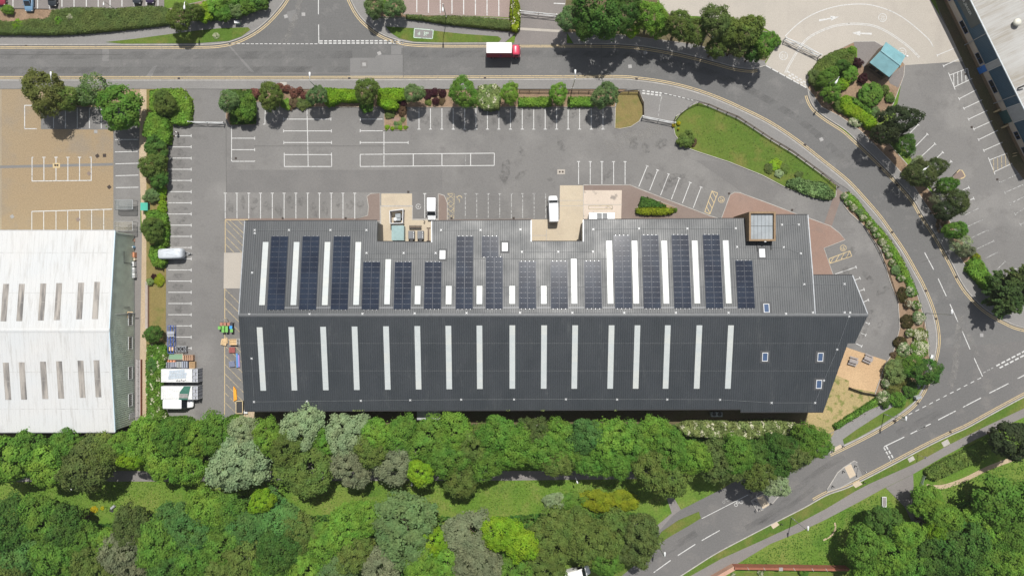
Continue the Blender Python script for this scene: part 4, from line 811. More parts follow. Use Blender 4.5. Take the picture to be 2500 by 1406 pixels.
# ------------------------------------------------------------------ plant yard in the notch
yz = 2.2; pe = E('plant_enclosure', 'open topped timber and steel screen around a white tank in the notch of the warehouse', 'enclosure', W(970, 533))
m = MB(); cs = [W(957, 516), W(990, 511), W(989, 548), (W(957, 549))]
cs = [W(*q, 0) for q in ((956, 518), (988, 514), (987, 547), (957, 548))]
for i in range(4):
    a, b = cs[i], cs[(i + 1) % 4]
    for z in (.3, .8, 1.3, 1.8): m.bar((a.x, a.y, z), (b.x, b.y, z), .06, .3)
m.obj('screen', M['greywood'], pe)
m = MB()
for c in cs: m.bar((c.x, c.y, 0), (c.x, c.y, yz), .14, .14)
for i in range(4): a, b = cs[i], cs[(i + 1) % 4]; m.bar((a.x, a.y, yz), (b.x, b.y, yz), .12, .1)
m.obj('frame', M['steel'], pe)
c = W(967, 537); m = MB().lathe((c.x, c.y, 0), [(.42, 0), (.42, 1.0), (.38, 1.2), (.2, 1.3)], 18); tk = m.obj('storage_tank', M['whitepaint'], org=(c.x, c.y, 0), smooth=False); tag(tk, 'white upright tank with domed top inside the timber screen', 'tank')
c = W(973.5, 531); pl = E('plant_unit', 'pale grey boxy plant unit beside the white tank', 'machine', c)
MB().box((0, 0, 0), (1.1, 1.6, 1.1)).box((.1, .2, 1.1), (.7, .8, .15)).obj('casing', M['flatroof'], pl, local=True, bevel=.03); MB().box((.75, .1, 0), (.4, .7, .8)).obj('control_box', M['darkmetal'], pl, local=True)
c = W(962, 525); MB().lathe((c.x, c.y, 0), [(.16, 0), (.16, .9), (.1, 1.0)], 12)
zc = 2.5; a, b = W(956, 551, zc), W(986, 587, zc); cn = E('store_container', 'pale blue green ribbed steel container in the warehouse notch', 'container', ((a.x + b.x) / 2, (a.y + b.y) / 2, 0))
MB().box(((a.x + b.x) / 2, (a.y + b.y) / 2, 0), (b.x - a.x - .1, a.y - b.y - .1, zc - .08)).obj('wall', M['container'], cn)
m = MB().box(((a.x + b.x) / 2, (a.y + b.y) / 2, zc - .08), (b.x - a.x, a.y - b.y, .08)); y = b.y + .12
while y < a.y: m.box(((a.x + b.x) / 2, y, zc), (b.x - a.x - .1, .12, .05), ty=.6); y += .22
m.obj('roof', M['container'], cn)
for px, l in ((1006.5, 'left dark grey chiller unit with white pipe brackets in the warehouse notch'), (1028.5, 'right dark grey chiller unit with white pipe brackets in the warehouse notch')):
    c = W(px, 576); o = E('chiller_unit', l, 'chiller', (c.x, c.y, 0), group='chillers in the warehouse notch')
    MB().box((0, .1, .1), (1.25, 1.7, 1.25)).box((-.15, .1, 1.35), (.9, 1.5, .06)).obj('casing', plain('chiller_grey', (.13, .135, .145), .5, .2, .4, .1) if px < 1010 else bpy.data.materials['chiller_grey'], o, local=True, bevel=.03)
    m = MB()
    for yy in (-.45, -.05, .45): m.box((.48, yy + .1, 1.36), (.12, .3, .1))
    m.obj('pipe_bracket', M['whitepaint'], o, local=True); MB().box((0, -.95, .3), (.6, .35, .8)).obj('pump', M['darkmetal'], o, local=True)
    MB().box((0, .1, 0), (1.1, 1.5, .1)).obj('plinth', M['concrete2'], o, local=True)
c = W(1015, 555); o = E('pipe_rack', 'low dark steel pipe rack above the two chiller units', 'rack', c); m = MB()
for y in (-.28, .28): m.bar((-1.25, y, .6), (1.25, y, .6), .08, .1)
for x in (-1.2, 0, 1.2): m.bar((x, -.3, .6), (x, .3, .6), .06, .06); m.bar((x, .28, 0), (x, .28, .6), .07, .07); m.bar((x, -.28, 0), (x, -.28, .6), .07, .07)
m.obj('frame', M['darkmetal'], o, local=True); m = MB()
for y in (-.14, 0, .14): m.tube((-1.25, y, .68), (1.25, y, .68), .06)
m.obj('pipe', M['brickbrown'] if False else plain('rusty_brown_pipe', (.14, .105, .08), .7, .2, .3, .2), o, local=True)
for yy in (-.45, ): m.v
c = W(1046.5, 572); o = E('steel_girder', 'rusty steel girder lying along the edge of the notch', 'girder', c); m = MB().box((0, 0, 0), (.4, 2.7, .05)).box((0, 0, .05), (.06, 2.7, .25)).box((0, 0, .3), (.34, 2.7, .05)).box((0, 1.3, 0), (.8, .12, .3)).box((0, -1.35, 0), (.8, .12, .3))
m.obj('web', M['darkmetal'] if False else bpy.data.materials['rusty_brown_pipe'], o, local=True)
c = W(1037.5, 541); o = E('gate_post', 'short dark leaning post at the edge of the plant yard', 'post', c); MB().bar((0, 0, 0), (0, 0, 1.1), .14, .14).obj('post', M['darkmetal'], o, local=True); MB().bar((0, 0, .9), (-.25, .15, 1.0), .1, .1).obj('bracket', M['darkmetal'], o, local=True)
# condenser pair behind the warehouse
c = W(1746, 1009); o = E('air_conditioner', 'grey twin fan condenser in the shade behind the warehouse', 'air conditioner', c)
MB().box((0, 0, 0), (2.3, .95, 1.2)).obj('casing', M['flatroof'], o, local=True, bevel=.03)
for x in (-.55, .55): MB().lathe((x, .1, 1.2), [(.42, 0), (.42, .05), (.3, .07), (.3, .03)], 18).obj('fan', M['black'], o, local=True)
# ------------------------------------------------------------------ white roofed warehouse on the left
xw, y0, y1, yr, ze, zr = (328.5 - CX) / S, 11.0, -28.0, W(0, 806, 9.0).y, 7.1, 9.0
lw = E('white_roof_warehouse', 'white roofed warehouse with grey rooflights and green clad end wall', 'warehouse', (xw - 20, yr, 0))
def zl(y, up=0): return up + (zr - (zr - ze) * ((y - yr) / (y0 - yr) if y > yr else (yr - y) / (yr - y1)))
def WL(px, py, up=0):
    z = 8.0
    for _ in range(8): p = W(px, py, z); z = zl(p.y, up)
    return W(px, py, z)
XE = -128
ribbed([(XE, y0 + .25), (xw + .15, y0 + .25), (xw + .15, yr), (XE, yr)], zl, .9, .05, .03).obj('roof_slope', M['roofwhite'], lw)
ribbed([(XE, yr - .001), (xw + .15, yr - .001), (xw + .15, y1 - .25), (XE, y1 - .25)], zl, .9, .05, .03).obj('roof_slope', M['roofwhite'], lw)
MB().add([(XE, yr - .4, zl(yr - .4, .06)), (xw + .16, yr - .4, zl(yr - .4, .06)), (xw + .16, yr, zr + .09), (XE, yr, zr + .09), (XE, yr + .4, zl(yr + .4, .06)), (xw + .16, yr + .4, zl(yr + .4, .06))], [(0, 1, 2, 3), (3, 2, 5, 4)]).obj('ridge_cap', M['roofwhite'], lw)
m = MB(); pts = [(xw, y0, 0), (xw, y1, 0), (xw, y1, zl(y1) - .1), (xw, yr, zr - .1), (xw, y0, zl(y0) - .1)]
m.add(pts, [(0, 1, 2, 3, 4)]); m.quad((XE, y0, 0), (xw, y0, 0), (xw, y0, ze - .1), (XE, y0, ze - .1)); m.quad((xw, y1, 0), (XE, y1, 0), (XE, y1, ze - .1), (xw, y1, ze - .1))
y = y1 + .2
while y < y0: m.bar((xw + .02, y, .4), (xw + .02, y, zl(y) - .12), .16, .06); y += .42
m.obj('wall', M['greenclad'], lw)
m = MB()
for a, b in ((y0 + .2, yr), (yr, y1 - .2)): m.bar((xw + .12, a, zl(a) - .1), (xw + .12, b, zl(b) - .1), .14, .28)
m.obj('verge_trim', plain('pale_blue_trim', (.45, .56, .62), .4, 0, .5, .06, obj=False), lw)
m = MB(); m.bar((XE, y0 + .32, ze - .12), (xw + .1, y0 + .32, ze - .12), .18, .16); m.bar((XE, y1 - .32, ze - .12), (xw + .1, y1 - .32, ze - .12), .18, .16); m.obj('gutter', M['greypaint'], lw)
for px0, py0, px1, py1 in ((10, 693, 14, 784), (49, 693, 52, 783.5), (101, 692, 105, 782), (140, 691, 144, 781), (193.5, 690, 198, 779), (233, 688, 236.5, 778.5), (12.5, 885, 22.5, 975.5), (51.5, 884, 60.5, 975), (104, 882.5, 112, 973.5), (143, 881.5, 151, 972.5), (195.5, 880, 203, 970.5), (234.5, 879, 242, 969)):
    a, b = WL((px0 + 0), py0), WL(px1, py1); x = (a.x + b.x) / 2; ya, yb = a.y, b.y; w = .54
    m = MB().quad((x - w, yb, zl(yb, .05)), (x + w, yb, zl(yb, .05)), (x + w, ya, zl(ya, .05)), (x - w, ya, zl(ya, .05)))
    for sx in (-w, w): m.bar((x + sx, ya, zl(ya, .03)), (x + sx, yb, zl(yb, .03)), .04, .05)
    for u in (.5, .51): yy = ya + (yb - ya) * u; m.bar((x - w, yy, zl(yy, .055)), (x + w, yy, zl(yy, .055)), .04, .02, 1)
    m.obj('rooflight', [M['rlold'], M['kerb']], lw)
def wall_x(px, z): return None
for py0, py1 in ((763, 794), (822, 853), (895, 925.5), (961, 991.5)):
    ya, yb = W(0, py0, 1.7).y, W(0, py1, 1.7).y; m = MB()
    for y in (ya, yb): m.bar((xw + .09, y, 1.0), (xw + .09, y, 2.35), .1, .12)
    for z in (1.0, 2.35): m.bar((xw + .09, ya, z), (xw + .09, yb, z), .12, .12)
    w = m.obj('window', M['whitepaint'], lw); MB().box((xw + .06, (ya + yb) / 2, 1.05), (.06, ya - yb - .1, 1.25)).obj('pane', M['glass'], w)
ya, yb = W(0, 1008, 1).y, W(0, 1022, 1).y; d = MB().box((xw + .06, (ya + yb) / 2, 0), (.1, ya - yb, 2.1)).obj('door', M['whitepaint'], lw); MB().box((xw + .13, ya - .2, 1.0), (.06, .14, .05)).obj('handle', M['darkmetal'], d)
m = MB()
for pts in ([(y0 - 6.0, 1.2), (y0 - 6.0, 4.0), (y0 - 3.6, 4.0)], [(-3.9, 2.0), (-3.9, 4.2)]):
    m.path([(xw + .14, a, z) for a, z in pts], .05, 6)
m.obj('pipe', M['black'], lw)
lj = MB()
for py in (617, 715): p = WL(100, py); lj.bar((XE, p.y, zl(p.y, .01)), (xw - .3, p.y, zl(p.y, .01)), .07, .02)
for py in (908, 998): p = WL(100, py); lj.bar((XE, p.y, zl(p.y, .01)), (xw - .3, p.y, zl(p.y, .01)), .07, .02)
lj.obj('sheet_lap', plain('white_sheet_lap', (.38, .38, .37), .6, 0, .3, .3, 1.0, obj=False), lw)
for yy in (-5.2, y0 - .3): MB().tube((xw + .15, yy, 0), (xw + .15, yy, ze - .3), .06).obj('downpipe', M['greypaint'], lw)
c = W(320, 762, 3); m = MB(); m.bar((xw, c.y, 2.7), (xw + 1.2, c.y, 2.7), .12, .12); m.bar((xw + .1, c.y, 2.7), (xw + .1, c.y - 1.2, 2.7), .08, .08); m.obj('door_bracket', M['newwood'], lw)
# ------------------------------------------------------------------ blue clad works on the right
B0 = W(2302, 0); tv = Vector((.4417, -.8973, 0)); nv = Vector((.8973, .4417, 0)); hb = 6.75
def BL(t, n, z): return B0 + tv * t + nv * n + Vector((0, 0, z))
T0, T1, DP = -26, 37.6, 45
bl = E('blue_clad_works', 'industrial building with dark blue cladding and weathered pale sheet roof', 'factory', B0 + tv * 8)
def pz(name, t0, t1, n0, n1, z0, z1, mat, par):
    m = MB(); q = [BL(t0, n0, 0), BL(t1, n0, 0), BL(t1, n1, 0), BL(t0, n1, 0)]; m.prism([(p.x, p.y) for p in q], z0, z1); return m.obj(name, mat, par)
pz('plinth_wall', T0, T1, .10, DP, 0, .9, M['brickbrown'], bl); pz('lower_wall', T0, T1, .04, DP, .9, 2.5, M['render'], bl)
cl = pz('cladding', T0, T1, 0, DP, 2.5, hb, M['blueclad'], bl)
m = MB(); t = T0
while t < T1:
    m.bar(BL(t, -.02, 2.55), BL(t, -.02, hb - .05), .07, .05); t += .3
m.obj('cladding_ribs', M['blueclad'], cl)
m = MB(); q = [BL(T0, -.2, 0), BL(T1 + .2, -.2, 0), BL(T1 + .2, DP, 0), BL(T0, DP, 0)]
zf = [hb + .02, hb + .02, hb + 2.2, hb + 2.2]; m.add([(p.x, p.y, z) for p, z in zip(q, zf)] + [(p.x, p.y, z - .12) for p, z in zip(q, zf)], [(3, 2, 1, 0)[::-1], (4, 5, 1, 0), (5, 6, 2, 1), (6, 7, 3, 2), (7, 4, 0, 3)])
t = T0
while t < T1:
    m.bar(BL(t, -.2, hb + .04), BL(t, DP, hb + 2.22), .1, .05); t += .55
m.obj('roof', M['roofgrey'], bl)
m = MB(); m.bar(BL(T0, -.3, hb), BL(T1, -.3, hb), .2, .2); m.obj('gutter', plain('pale_gutter', (.48, .52, .54), .4, .2, .5, .1, obj=False), bl)
m = MB(); m.bar(BL(T0, -.06, 2.5), BL(T1, -.06, 2.5), .08, .1); m.obj('drip_trim', M['newwood'] if False else plain('cream_trim', (.42, .37, .30), .6, 0, .3, .1, obj=False), bl)
def tof(px): return (px - 2302) / .4417 / S
for t0, t1, k in ((-1.4, 1.0, 0), (5.7, 8.5, 0), (13.0, 15.4, 0), (19.2, 22.0, 0), (30.9, 32.6, 1), (34.4, 36.6, 1)):
    w = pz('window', t0, t1, -.06, .06, 1.3, 2.42, plain('blue_window_frame', (.02, .06, .17), .4, 0, .5, .1, obj=False) if t0 == -1.4 else bpy.data.materials['blue_window_frame'], bl)
    m = MB(); t = t0 + .12; n = max(2, int((t1 - t0) / 1.0)); step = (t1 - t0 - .12) / n
    for i in range(n): m.quad(BL(t0 + .1 + i * step, -.068, 1.4), BL(t0 + (i + 1) * step, -.068, 1.4), BL(t0 + (i + 1) * step, -.068, 2.34), BL(t0 + .1 + i * step, -.068, 2.34))
    m.obj('pane', M['glass'], w)
for tt in (10.4, 23.9):
    m = MB(); m.tube(BL(tt, -.12, 0), BL(tt, -.12, hb - .05), .09); m.obj('downpipe', M['greypaint'], bl)
for t0, t1 in ((15.9, 17.3), (25.7, 29.0)):
    pn = pz('grey_wall_panel', t0, t1, -.07, .05, 2.55, hb - .1, M['greypaint'], bl)
    m = MB()
    for t in (t0, t1): m.bar(BL(t, -.1, 2.55), BL(t, -.1, hb - .1), .12, .1)
    m.obj('panel_trim', M['whitepaint'], pn)
d = pz('door', 15.8, 17.2, -.08, .06, .1, 2.4, plain('blue_painted_door', (.03, .16, .48), .4, 0, .5, .08, obj=False), bl); 
m = MB(); m.bar(BL(16.0, -.13, 1.0), BL(16.0, -.13, 1.3), .05, .05); m.obj('handle', M['steel'], d)
d = pz('roller_shutter', 26.0, 28.7, -.08, .06, .05, 2.45, plain('dark_green_shutter', (.03, .085, .085), .5, .1, .4, .1, obj=False), bl)
for t in (25.5, 29.1): pz('guard_rail', t - .15, t + .15, -1.0, 0.03, .1, 1.1, M['yellow'], bl)
sg = pz('sign_panel', -6.0, 8.1, -.12, -.03, 3.5, hb - .5, plain('slate_sign_board', (.075, .09, .09), .5, 0, .4, .08, obj=False), bl)
tx = text('& JBAKER', None, .82, 0, plain('pale_sign_lettering', (.55, .56, .54), .5, 0, .3, .05), name='sign_lettering', depth=.02)
tx.parent = sg; rm = Matrix((( tv.x, 0, -nv.x), (tv.y, 0, -nv.y), (0, 1, 0))).to_4x4(); p = BL(4.0, -.15, 5.0) - ORG[sg.name]
tx.matrix_local = Matrix.Translation(p) @ rm
tx = text('EST 1977', None, .0001, 0, M['whitepaint']) if False else None
for (px, py), l in (((2484, 55), 'domed pale roof vent nearest the gutter on the sheet roof'),):
    c = W(px, py, hb + 1.0); o = MB().lathe((0, 0, 0), [(.5, 0), (.5, .5), (.75, .6), (.72, .85), (.45, 1.05), (.1, 1.12)], 18).obj('roof_vent', M['render'] if False else plain('cream_vent', (.55, .54, .47), .5, 0, .4, .06), local=True, smooth=True)
    o.parent = bl; o.location = (c.x - ORG[bl.name].x, c.y - ORG[bl.name].y, hb + .3)
m = MB(); q = [(0, 0, 0), (0, 0, .6), (.5, .2, .9), (1.0, .25, .7)]; o = m.path(q, .16, 8).obj('roof_flue', M['darkmetal'], local=True); o.parent = bl; c = W(2490, 214, hb + .6); o.location = (c.x - ORG[bl.name].x, c.y - ORG[bl.name].y, hb + .2)
for (px, py), l in (((2490, 339), 'upper pair of short yellow guard posts by the blue clad wall'), ((2484, 376), 'lower pair of short yellow guard posts by the blue clad wall')):
    c = W(px - 12, py); o = E('guard_post', l, 'bollard', c, group='yellow guard posts'); m = MB()
    for k in (0, .55): m.tube((0, -k, 0), (0, -k, .9), .09); m.tube((-.35, -k - .08, .8), (.35, -k + .08, .8), .06)
    m.obj('rail', M['yellow'], o, local=True)
# ------------------------------------------------------------------ gatehouse
zg = 3.0; g = [W(*q, zg) for q in ((2163, 103.3), (2211, 137), (2171, 189), (2123, 153))]; r1, r2 = W(2150.7, 123.8, 3.9), W(2198, 159.8, 3.9)
gc = (g[0] + g[1] + g[2] + g[3]) / 4; gh = E('gatehouse', 'small gatehouse with faded turquoise ribbed roof on the kerbed island', 'hut', (gc.x, gc.y, 0))
q = [gc + (p - gc) * .9 for p in g]; MB().prism([(p.x, p.y) for p in q], 0, zg).obj('wall', plain('brown_hut_wall', (.16, .125, .095), .8, 0, .2, .15, obj=False), gh)
for A, Bb in (((g[0], g[1]), (r1, r2)), ((g[3], g[2]), (r1, r2))):
    m = MB(); e0, e1 = A; t0, t1 = Bb; n = (e1 - e0).cross(t0 - e0)
    m.add([e0, e1, t1, t0] + [p - Vector((0, 0, .1)) for p in (e0, e1, t1, t0)], [(0, 1, 2, 3), (4, 5, 1, 0), (5, 6, 2, 1), (7, 4, 0, 3)])
    for k in range(1, 22): u = k / 22; m.bar(e0.lerp(e1, u) + Vector((0, 0, .03)), t0.lerp(t1, u) + Vector((0, 0, .03)), .06, .05)
    m.obj('roof_slope', M['teal'], gh)
m = MB(); m.bar(r1 + Vector((0, 0, .06)), r2 + Vector((0, 0, .06)), .3, .06); m.obj('ridge_cap', M['teal'], gh)
for e0, e1 in ((q[3], q[2]),):
    d = (e1 - e0); n = Vector((d.y, -d.x, 0)).normalized()
    for u0, u1 in ((.12, .45), (.55, .88)):
        a, b = e0 + d * u0 - n * .03, e0 + d * u1 - n * .03; MB().bar((a.x, a.y, 1.6), (b.x, b.y, 1.6), .1, 1.0).obj('window', M['glass'], gh)
e0, e1 = q[0], q[1]; d = e1 - e0; a, b = e0 + d * .6, e0 + d * .78; MB().bar((a.x, a.y, 1.02), (b.x, b.y, 1.02), .14, 2.0).obj('door', M['blueclad'], gh)
c = W(2214, 138, 2.6); m = MB().box((c.x, c.y, 2.5), (.4, .3, .25)); m.obj('floodlight', M['whitepaint'], gh)
# ------------------------------------------------------------------ brick garden wall at the bottom edge
zb = 1.9
bw = E('garden_wall', 'red brick garden wall with pale mortar joints at the bottom edge', 'wall', W(1930, 1391))
a, b = W(1794, 1387, zb), W(2075, 1391, zb); m = MB(); m.bar((a.x, a.y, zb / 2), (b.x, b.y, zb / 2), .45, zb); w = m.obj('wall', M['brickred'], bw)
m = MB()
for u in (.12, .26, .52, .68, .8): p = a.lerp(b, u); m.bar((p.x - .25, p.y + .3, zb + .02), (p.x + .1, p.y - .3, zb + .02), .08, .05)
m.obj('capping_joint', M['newwood'] if False else M['kerb'], w)
p = a.lerp(b, .4); MB().box((p.x, p.y, zb), (.8, .7, .05)).obj('repair_slab', M['greywood'], w)
a2, b2 = W(1794, 1386, 1.5), W(1735, 1420, 1.5); m = MB(); m.bar((a2.x, a2.y, .75), (b2.x, b2.y, .75), .8, 1.5); m.obj('side_wall', M['brickred'] if False else ground('pink_brick', (.42, .26, .19), (.38, .23, .17), .5, fine=.12, fs=5), bw)
sheet('garden', [(1800, 1396), (2080, 1398), (2080, 1450), (1740, 1450)], .03, M['lawn'])
# ------------------------------------------------------------------ vehicles
def rr(y, hw, z0, z1, p=5.0, n=24):
    out = []; zc, hz = (z0 + z1) / 2, (z1 - z0) / 2
    for i in range(n):
        a = 2 * pi * i / n + pi / n; c, s = cos(a), sin(a)
        out.append((hw * math.copysign(abs(c) ** (2 / p), c), y, zc + hz * math.copysign(abs(s) ** (2 / p), s)))
    return out
def wheels(root, ys, hw, r, w=.2):
    for y in ys:
        for s in (-1, 1):
            x = s * (hw - w / 2 - .01)
            t = MB().tube((x - w / 2, y, r), (x + w / 2, y, r), r, n=18).obj('wheel', M['rubber'], root, local=True)
            MB().tube((x + s * w / 2, y, r), (x + s * (w / 2 + .012), y, r), r * .62, n=14).obj('rim', M['steel'], t, local=True)
LENS = plain('clear_lamp_lens', (.6, .6, .58), .15, 0, .6, .05); RED = plain('red_lamp_lens', (.4, .02, .02), .25, 0, .5, .05)
def car(label, loc, rz, col, L=4.3):
    k = L / 4.3; o = E('parked_car', label, 'car', loc, rz, 'cars parked at the top left')
    MB().loft([rr(y * k, a, b, c) for y, a, b, c in ((-2.15, .70, .38, .74), (-2.02, .82, .26, .92), (-1.3, .88, .2, .97), (0, .89, .2, .96), (1.05, .88, .2, .93), (1.75, .83, .22, .84), (2.05, .74, .3, .72), (2.14, .6, .36, .62))]).obj('body', M['paint'], o, local=True, smooth=True, color=col)
    MB().loft([rr(y * k, a, b, c, 4) for y, a, b, c in ((-1.85, .62, .86, .96), (-1.25, .69, .86, 1.38), (-.3, .71, .86, 1.45), (.3, .70, .86, 1.41), (1.12, .66, .86, .95))]).obj('windows', M['glass'], o, local=True, smooth=True)
    MB().loft([rr(y * k, a, b, c, 4) for y, a, b, c in ((-1.3, .60, 1.34, 1.41), (-.8, .64, 1.39, 1.47), (-.3, .65, 1.42, 1.49), (.3, .63, 1.38, 1.45))]).obj('roof', M['paint'], o, local=True, smooth=True, color=col)
    m = MB()
    for s in (-1, 1): m.bar((s * .62, .3 * k, 1.42), (s * .66, 1.1 * k, .95), .07, .05); m.bar((s * .62, -1.25 * k, 1.38), (s * .64, -1.82 * k, .95), .08, .05)
    m.obj('pillars', M['paint'], o, local=True, color=col)
    for s in (-1, 1):
        MB().box((s * .62, 2.02 * k, .58), (.28, .12, .14)).obj('headlight', LENS, o, local=True, bevel=.03); MB().box((s * .66, -2.06 * k, .66), (.22, .1, .18)).obj('tail_light', RED, o, local=True, bevel=.02)
        MB().box((s * .99, .85 * k, .92), (.2, .12, .12)).obj('mirror', M['paint'], o, local=True, bevel=.03, color=col)
    wheels(o, (-1.3 * k, 1.32 * k), .89, .31); return o
car('dark red parked car, leftmost in the top left car park', W(9, -9), pi, (.22, .02, .04))
car('pale blue parked car with its bonnet over the hedge bed', W(76, 7), pi, (.12, .22, .33), 4.2)
car('black parked car right of the pale blue car', W(133, -6), pi, (.02, .025, .03))
car('dark grey parked car at the hedge, left of the purple car', W(338, -12), pi, (.025, .03, .035))
car('dark purple parked car, rightmost in the top left car park', W(370, -13), pi, (.03, .02, .05))
def van(label, loc, rz, L, hw, h, col=(.72, .73, .74), grp='white vans', rib=True):
    o = E('panel_van', label, 'van', loc, rz, grp); a = L / 2; n = 1.75 if h > 2.2 else 1.75
    y1 = a - n  # top of the windscreen
    MB().loft([rr(y, q, z0, z1, 7) for y, q, z0, z1 in ((-a, hw * .94, .48, h - .1), (-a + .12, hw * .98, .38, h), (y1 - .5, hw, .36, h), (y1, hw * .97, .36, h - .06), (y1 + .78, hw * .95, .36, h * .52), (y1 + .92, hw * .94, .36, h * .48), (a - .2, hw * .86, .36, h * .38), (a, hw * .66, .42, h * .31))]).obj('body', M['paint'], o, local=True, smooth=True, color=col)
    g = MB(); za, zb_ = h - .14, h * .54; ya, yb = y1 + .08, y1 + .76; ex = .035
    g.quad((-hw * .84, ya, za + ex), (hw * .84, ya, za + ex), (hw * .90, yb, zb_ + ex + .02), (-hw * .90, yb, zb_ + ex + .02)); g.obj('windscreen', M['glass'], o, local=True)
    MB().bar((-hw * .5, yb + .04, zb_ + .03), (hw * .1, yb - .1, zb_ + .16), .03, .02).obj('wiper', M['black'], o, local=True)
    for s in (-1, 1):
        MB().quad((s * (hw + .006), y1 - .75, h * .55), (s * (hw + .004), y1 + .45, h * .53), (s * (hw + .0), y1 + .05, h * .84), (s * (hw + .004), y1 - .7, h * .86)).obj('side_window', M['glass'], o, local=True)
        MB().box((s * (hw + .14), y1 + .35, h * .5), (.22, .14, .3)).obj('mirror', M['black'], o, local=True, bevel=.03)
        MB().box((s * hw * .66, a - .16, h * .3), (.34, .18, .2)).obj('headlight', LENS, o, local=True, bevel=.04); MB().box((s * hw * .86, -a - .01, .9), (.12, .05, .5)).obj('tail_light', RED, o, local=True)
    if rib:
        m = MB()
        for x in (-.45, -.15, .15, .45): m.bar((x * hw * 1.4, -a + .3, h + .004), (x * hw * 1.4, y1 - .6, h + .004), .05, .03)
        m.obj('roof_ribs', M['paint'], o, local=True, color=col)
    MB().box((0, a - .02, .36), (hw * 1.3, .1, .16)).obj('bumper', M['black'], o, local=True, bevel=.03)
    wheels(o, (-a + 1.1, a - .95), hw, .34); return o
van('small white van parked nose to the plant yard', W(1055, 512), pi, 4.5, .93, 1.85)
van('large white high roof van parked beside the pale concrete pad', W(1350, 512), radians(1.5), 5.5, 1.0, 2.55)
van('white long van parked below the two sheeted loads', W(444, 982), -pi / 2, 5.5, 1.0, 2.5)
c = W(1408, 1385); mh = van('white motorhome with boxes on its roof at the bottom edge of the wood', W(1403, 1393), radians(-76), 6.2, 1.1, 2.7, (.7, .7, .68), 'white vans', False)
MB().box((-.25, -1.6, 2.7), (1.0, 1.0, .22)).obj('roof_box', M['whitepaint'], mh, local=True, bevel=.04); MB().box((.35, .2, 2.7), (.7, .9, .12)).obj('roof_hatch', M['rl2'], mh, local=True, bevel=.03)
MB().box((.6, -.3, 2.7), (.3, .7, .1)).obj('roof_crate', M['brickred'], mh, local=True, bevel=.03)
# lorry
o = E('box_lorry', 'red lorry with white topped box body driving on the top road', 'lorry', W(1231, 132), -pi / 2)
MB().box((0, -1.0, .95), (2.2, 5.15, 2.55)).obj('cargo_box', M['paint'], o, local=True, bevel=.03, color=(.30, .03, .05)); MB().box((0, -1.0, 3.5), (2.14, 5.09, .07)).obj('box_roof', M['tarp'], o, local=True)
m = MB(); m.bar((-.4, -3.4, .75), (-.4, 3.0, .75), .12, .25); m.bar((.4, -3.4, .75), (.4, 3.0, .75), .12, .25); m.obj('chassis', M['black'], o, local=True)
MB().loft([rr(y, a, b, c, 6) for y, a, b, c in ((1.72, 1.0, .55, 2.48), (1.85, 1.05, .5, 2.58), (2.75, 1.05, .5, 2.54), (3.0, 1.03, .5, 2.35), (3.28, 1.0, .5, 1.5), (3.36, .95, .55, 1.3))]).obj('cab', M['paint'], o, local=True, smooth=True, color=(.55, .05, .10))
MB().quad((-.9, 2.98, 2.32), (.9, 2.98, 2.32), (.95, 3.3, 1.48), (-.95, 3.3, 1.48)).obj('windscreen', M['glass'], o, local=True)
for s in (-1, 1):
    MB().quad((s * 1.065, 2.1, 1.45), (s * 1.065, 2.95, 1.45), (s * 1.06, 2.85, 2.15), (s * 1.06, 2.1, 2.15)).obj('side_window', M['glass'], o, local=True)
    MB().box((s * 1.22, 3.05, 1.55), (.22, .16, .45)).obj('mirror', M['black'], o, local=True, bevel=.03); MB().box((s * .75, 3.34, .75), (.35, .1, .2)).obj('headlight', LENS, o, local=True); MB().box((s * .9, -3.6, .85), (.2, .06, .2)).obj('tail_light', RED, o, local=True)
m = MB()
for x in (-1.12, 1.12): m.bar((x, -.8, 1.5), (x, -.6, 2.3), .03, .3)
m.obj('side_stripe', M['plastic'], o, local=True, color=(.12, .03, .2))
wheels(o, (-2.3, 2.4), 1.08, .42, .28)
# sheeted caravan
o = E('covered_caravan', 'caravan under a silver cover with its drawbar pointing right', 'caravan', W(427, 620.5), radians(-88))
MB().loft([rr(y, a, b, c, 4.5) for y, a, b, c in ((-2.5, .62, .7, 1.75), (-2.42, .85, .55, 2.1), (-2.1, 1.02, .45, 2.36), (-1.0, 1.06, .42, 2.46), (0, 1.06, .42, 2.43), (1.2, 1.06, .42, 2.46), (2.1, 1.02, .45, 2.36), (2.42, .86, .55, 2.1), (2.52, .64, .75, 1.7))]).obj('cover', M['ivory'], o, local=True, smooth=True)
m = MB(); m.path([(-.9, -2.0, 2.36), (-.6, -.5, 2.47), (-.7, .9, 2.47), (-.2, 2.1, 2.4)], .035, 6); m.path([(.3, -2.1, 2.35), (.1, -.3, 2.47), (.5, 1.5, 2.46)], .03, 6); m.obj('cover_crease', M['ivory'], o, local=True, smooth=True)
m = MB(); m.bar((-.5, 2.3, .5), (0, 3.5, .5), .08, .1); m.bar((.5, 2.3, .5), (0, 3.5, .5), .08, .1); m.bar((0, 2.6, .5), (0, 3.75, .5), .1, .1); m.obj('drawbar', M['steel'], o, local=True)
MB().tube((0, 3.2, 0), (0, 3.2, .7), .05).tube((-.06, 3.2, .1), (.06, 3.2, .1), .1).obj('jockey_wheel', M['rubber'], o, local=True); wheels(o, (-.1,), 1.05, .32)
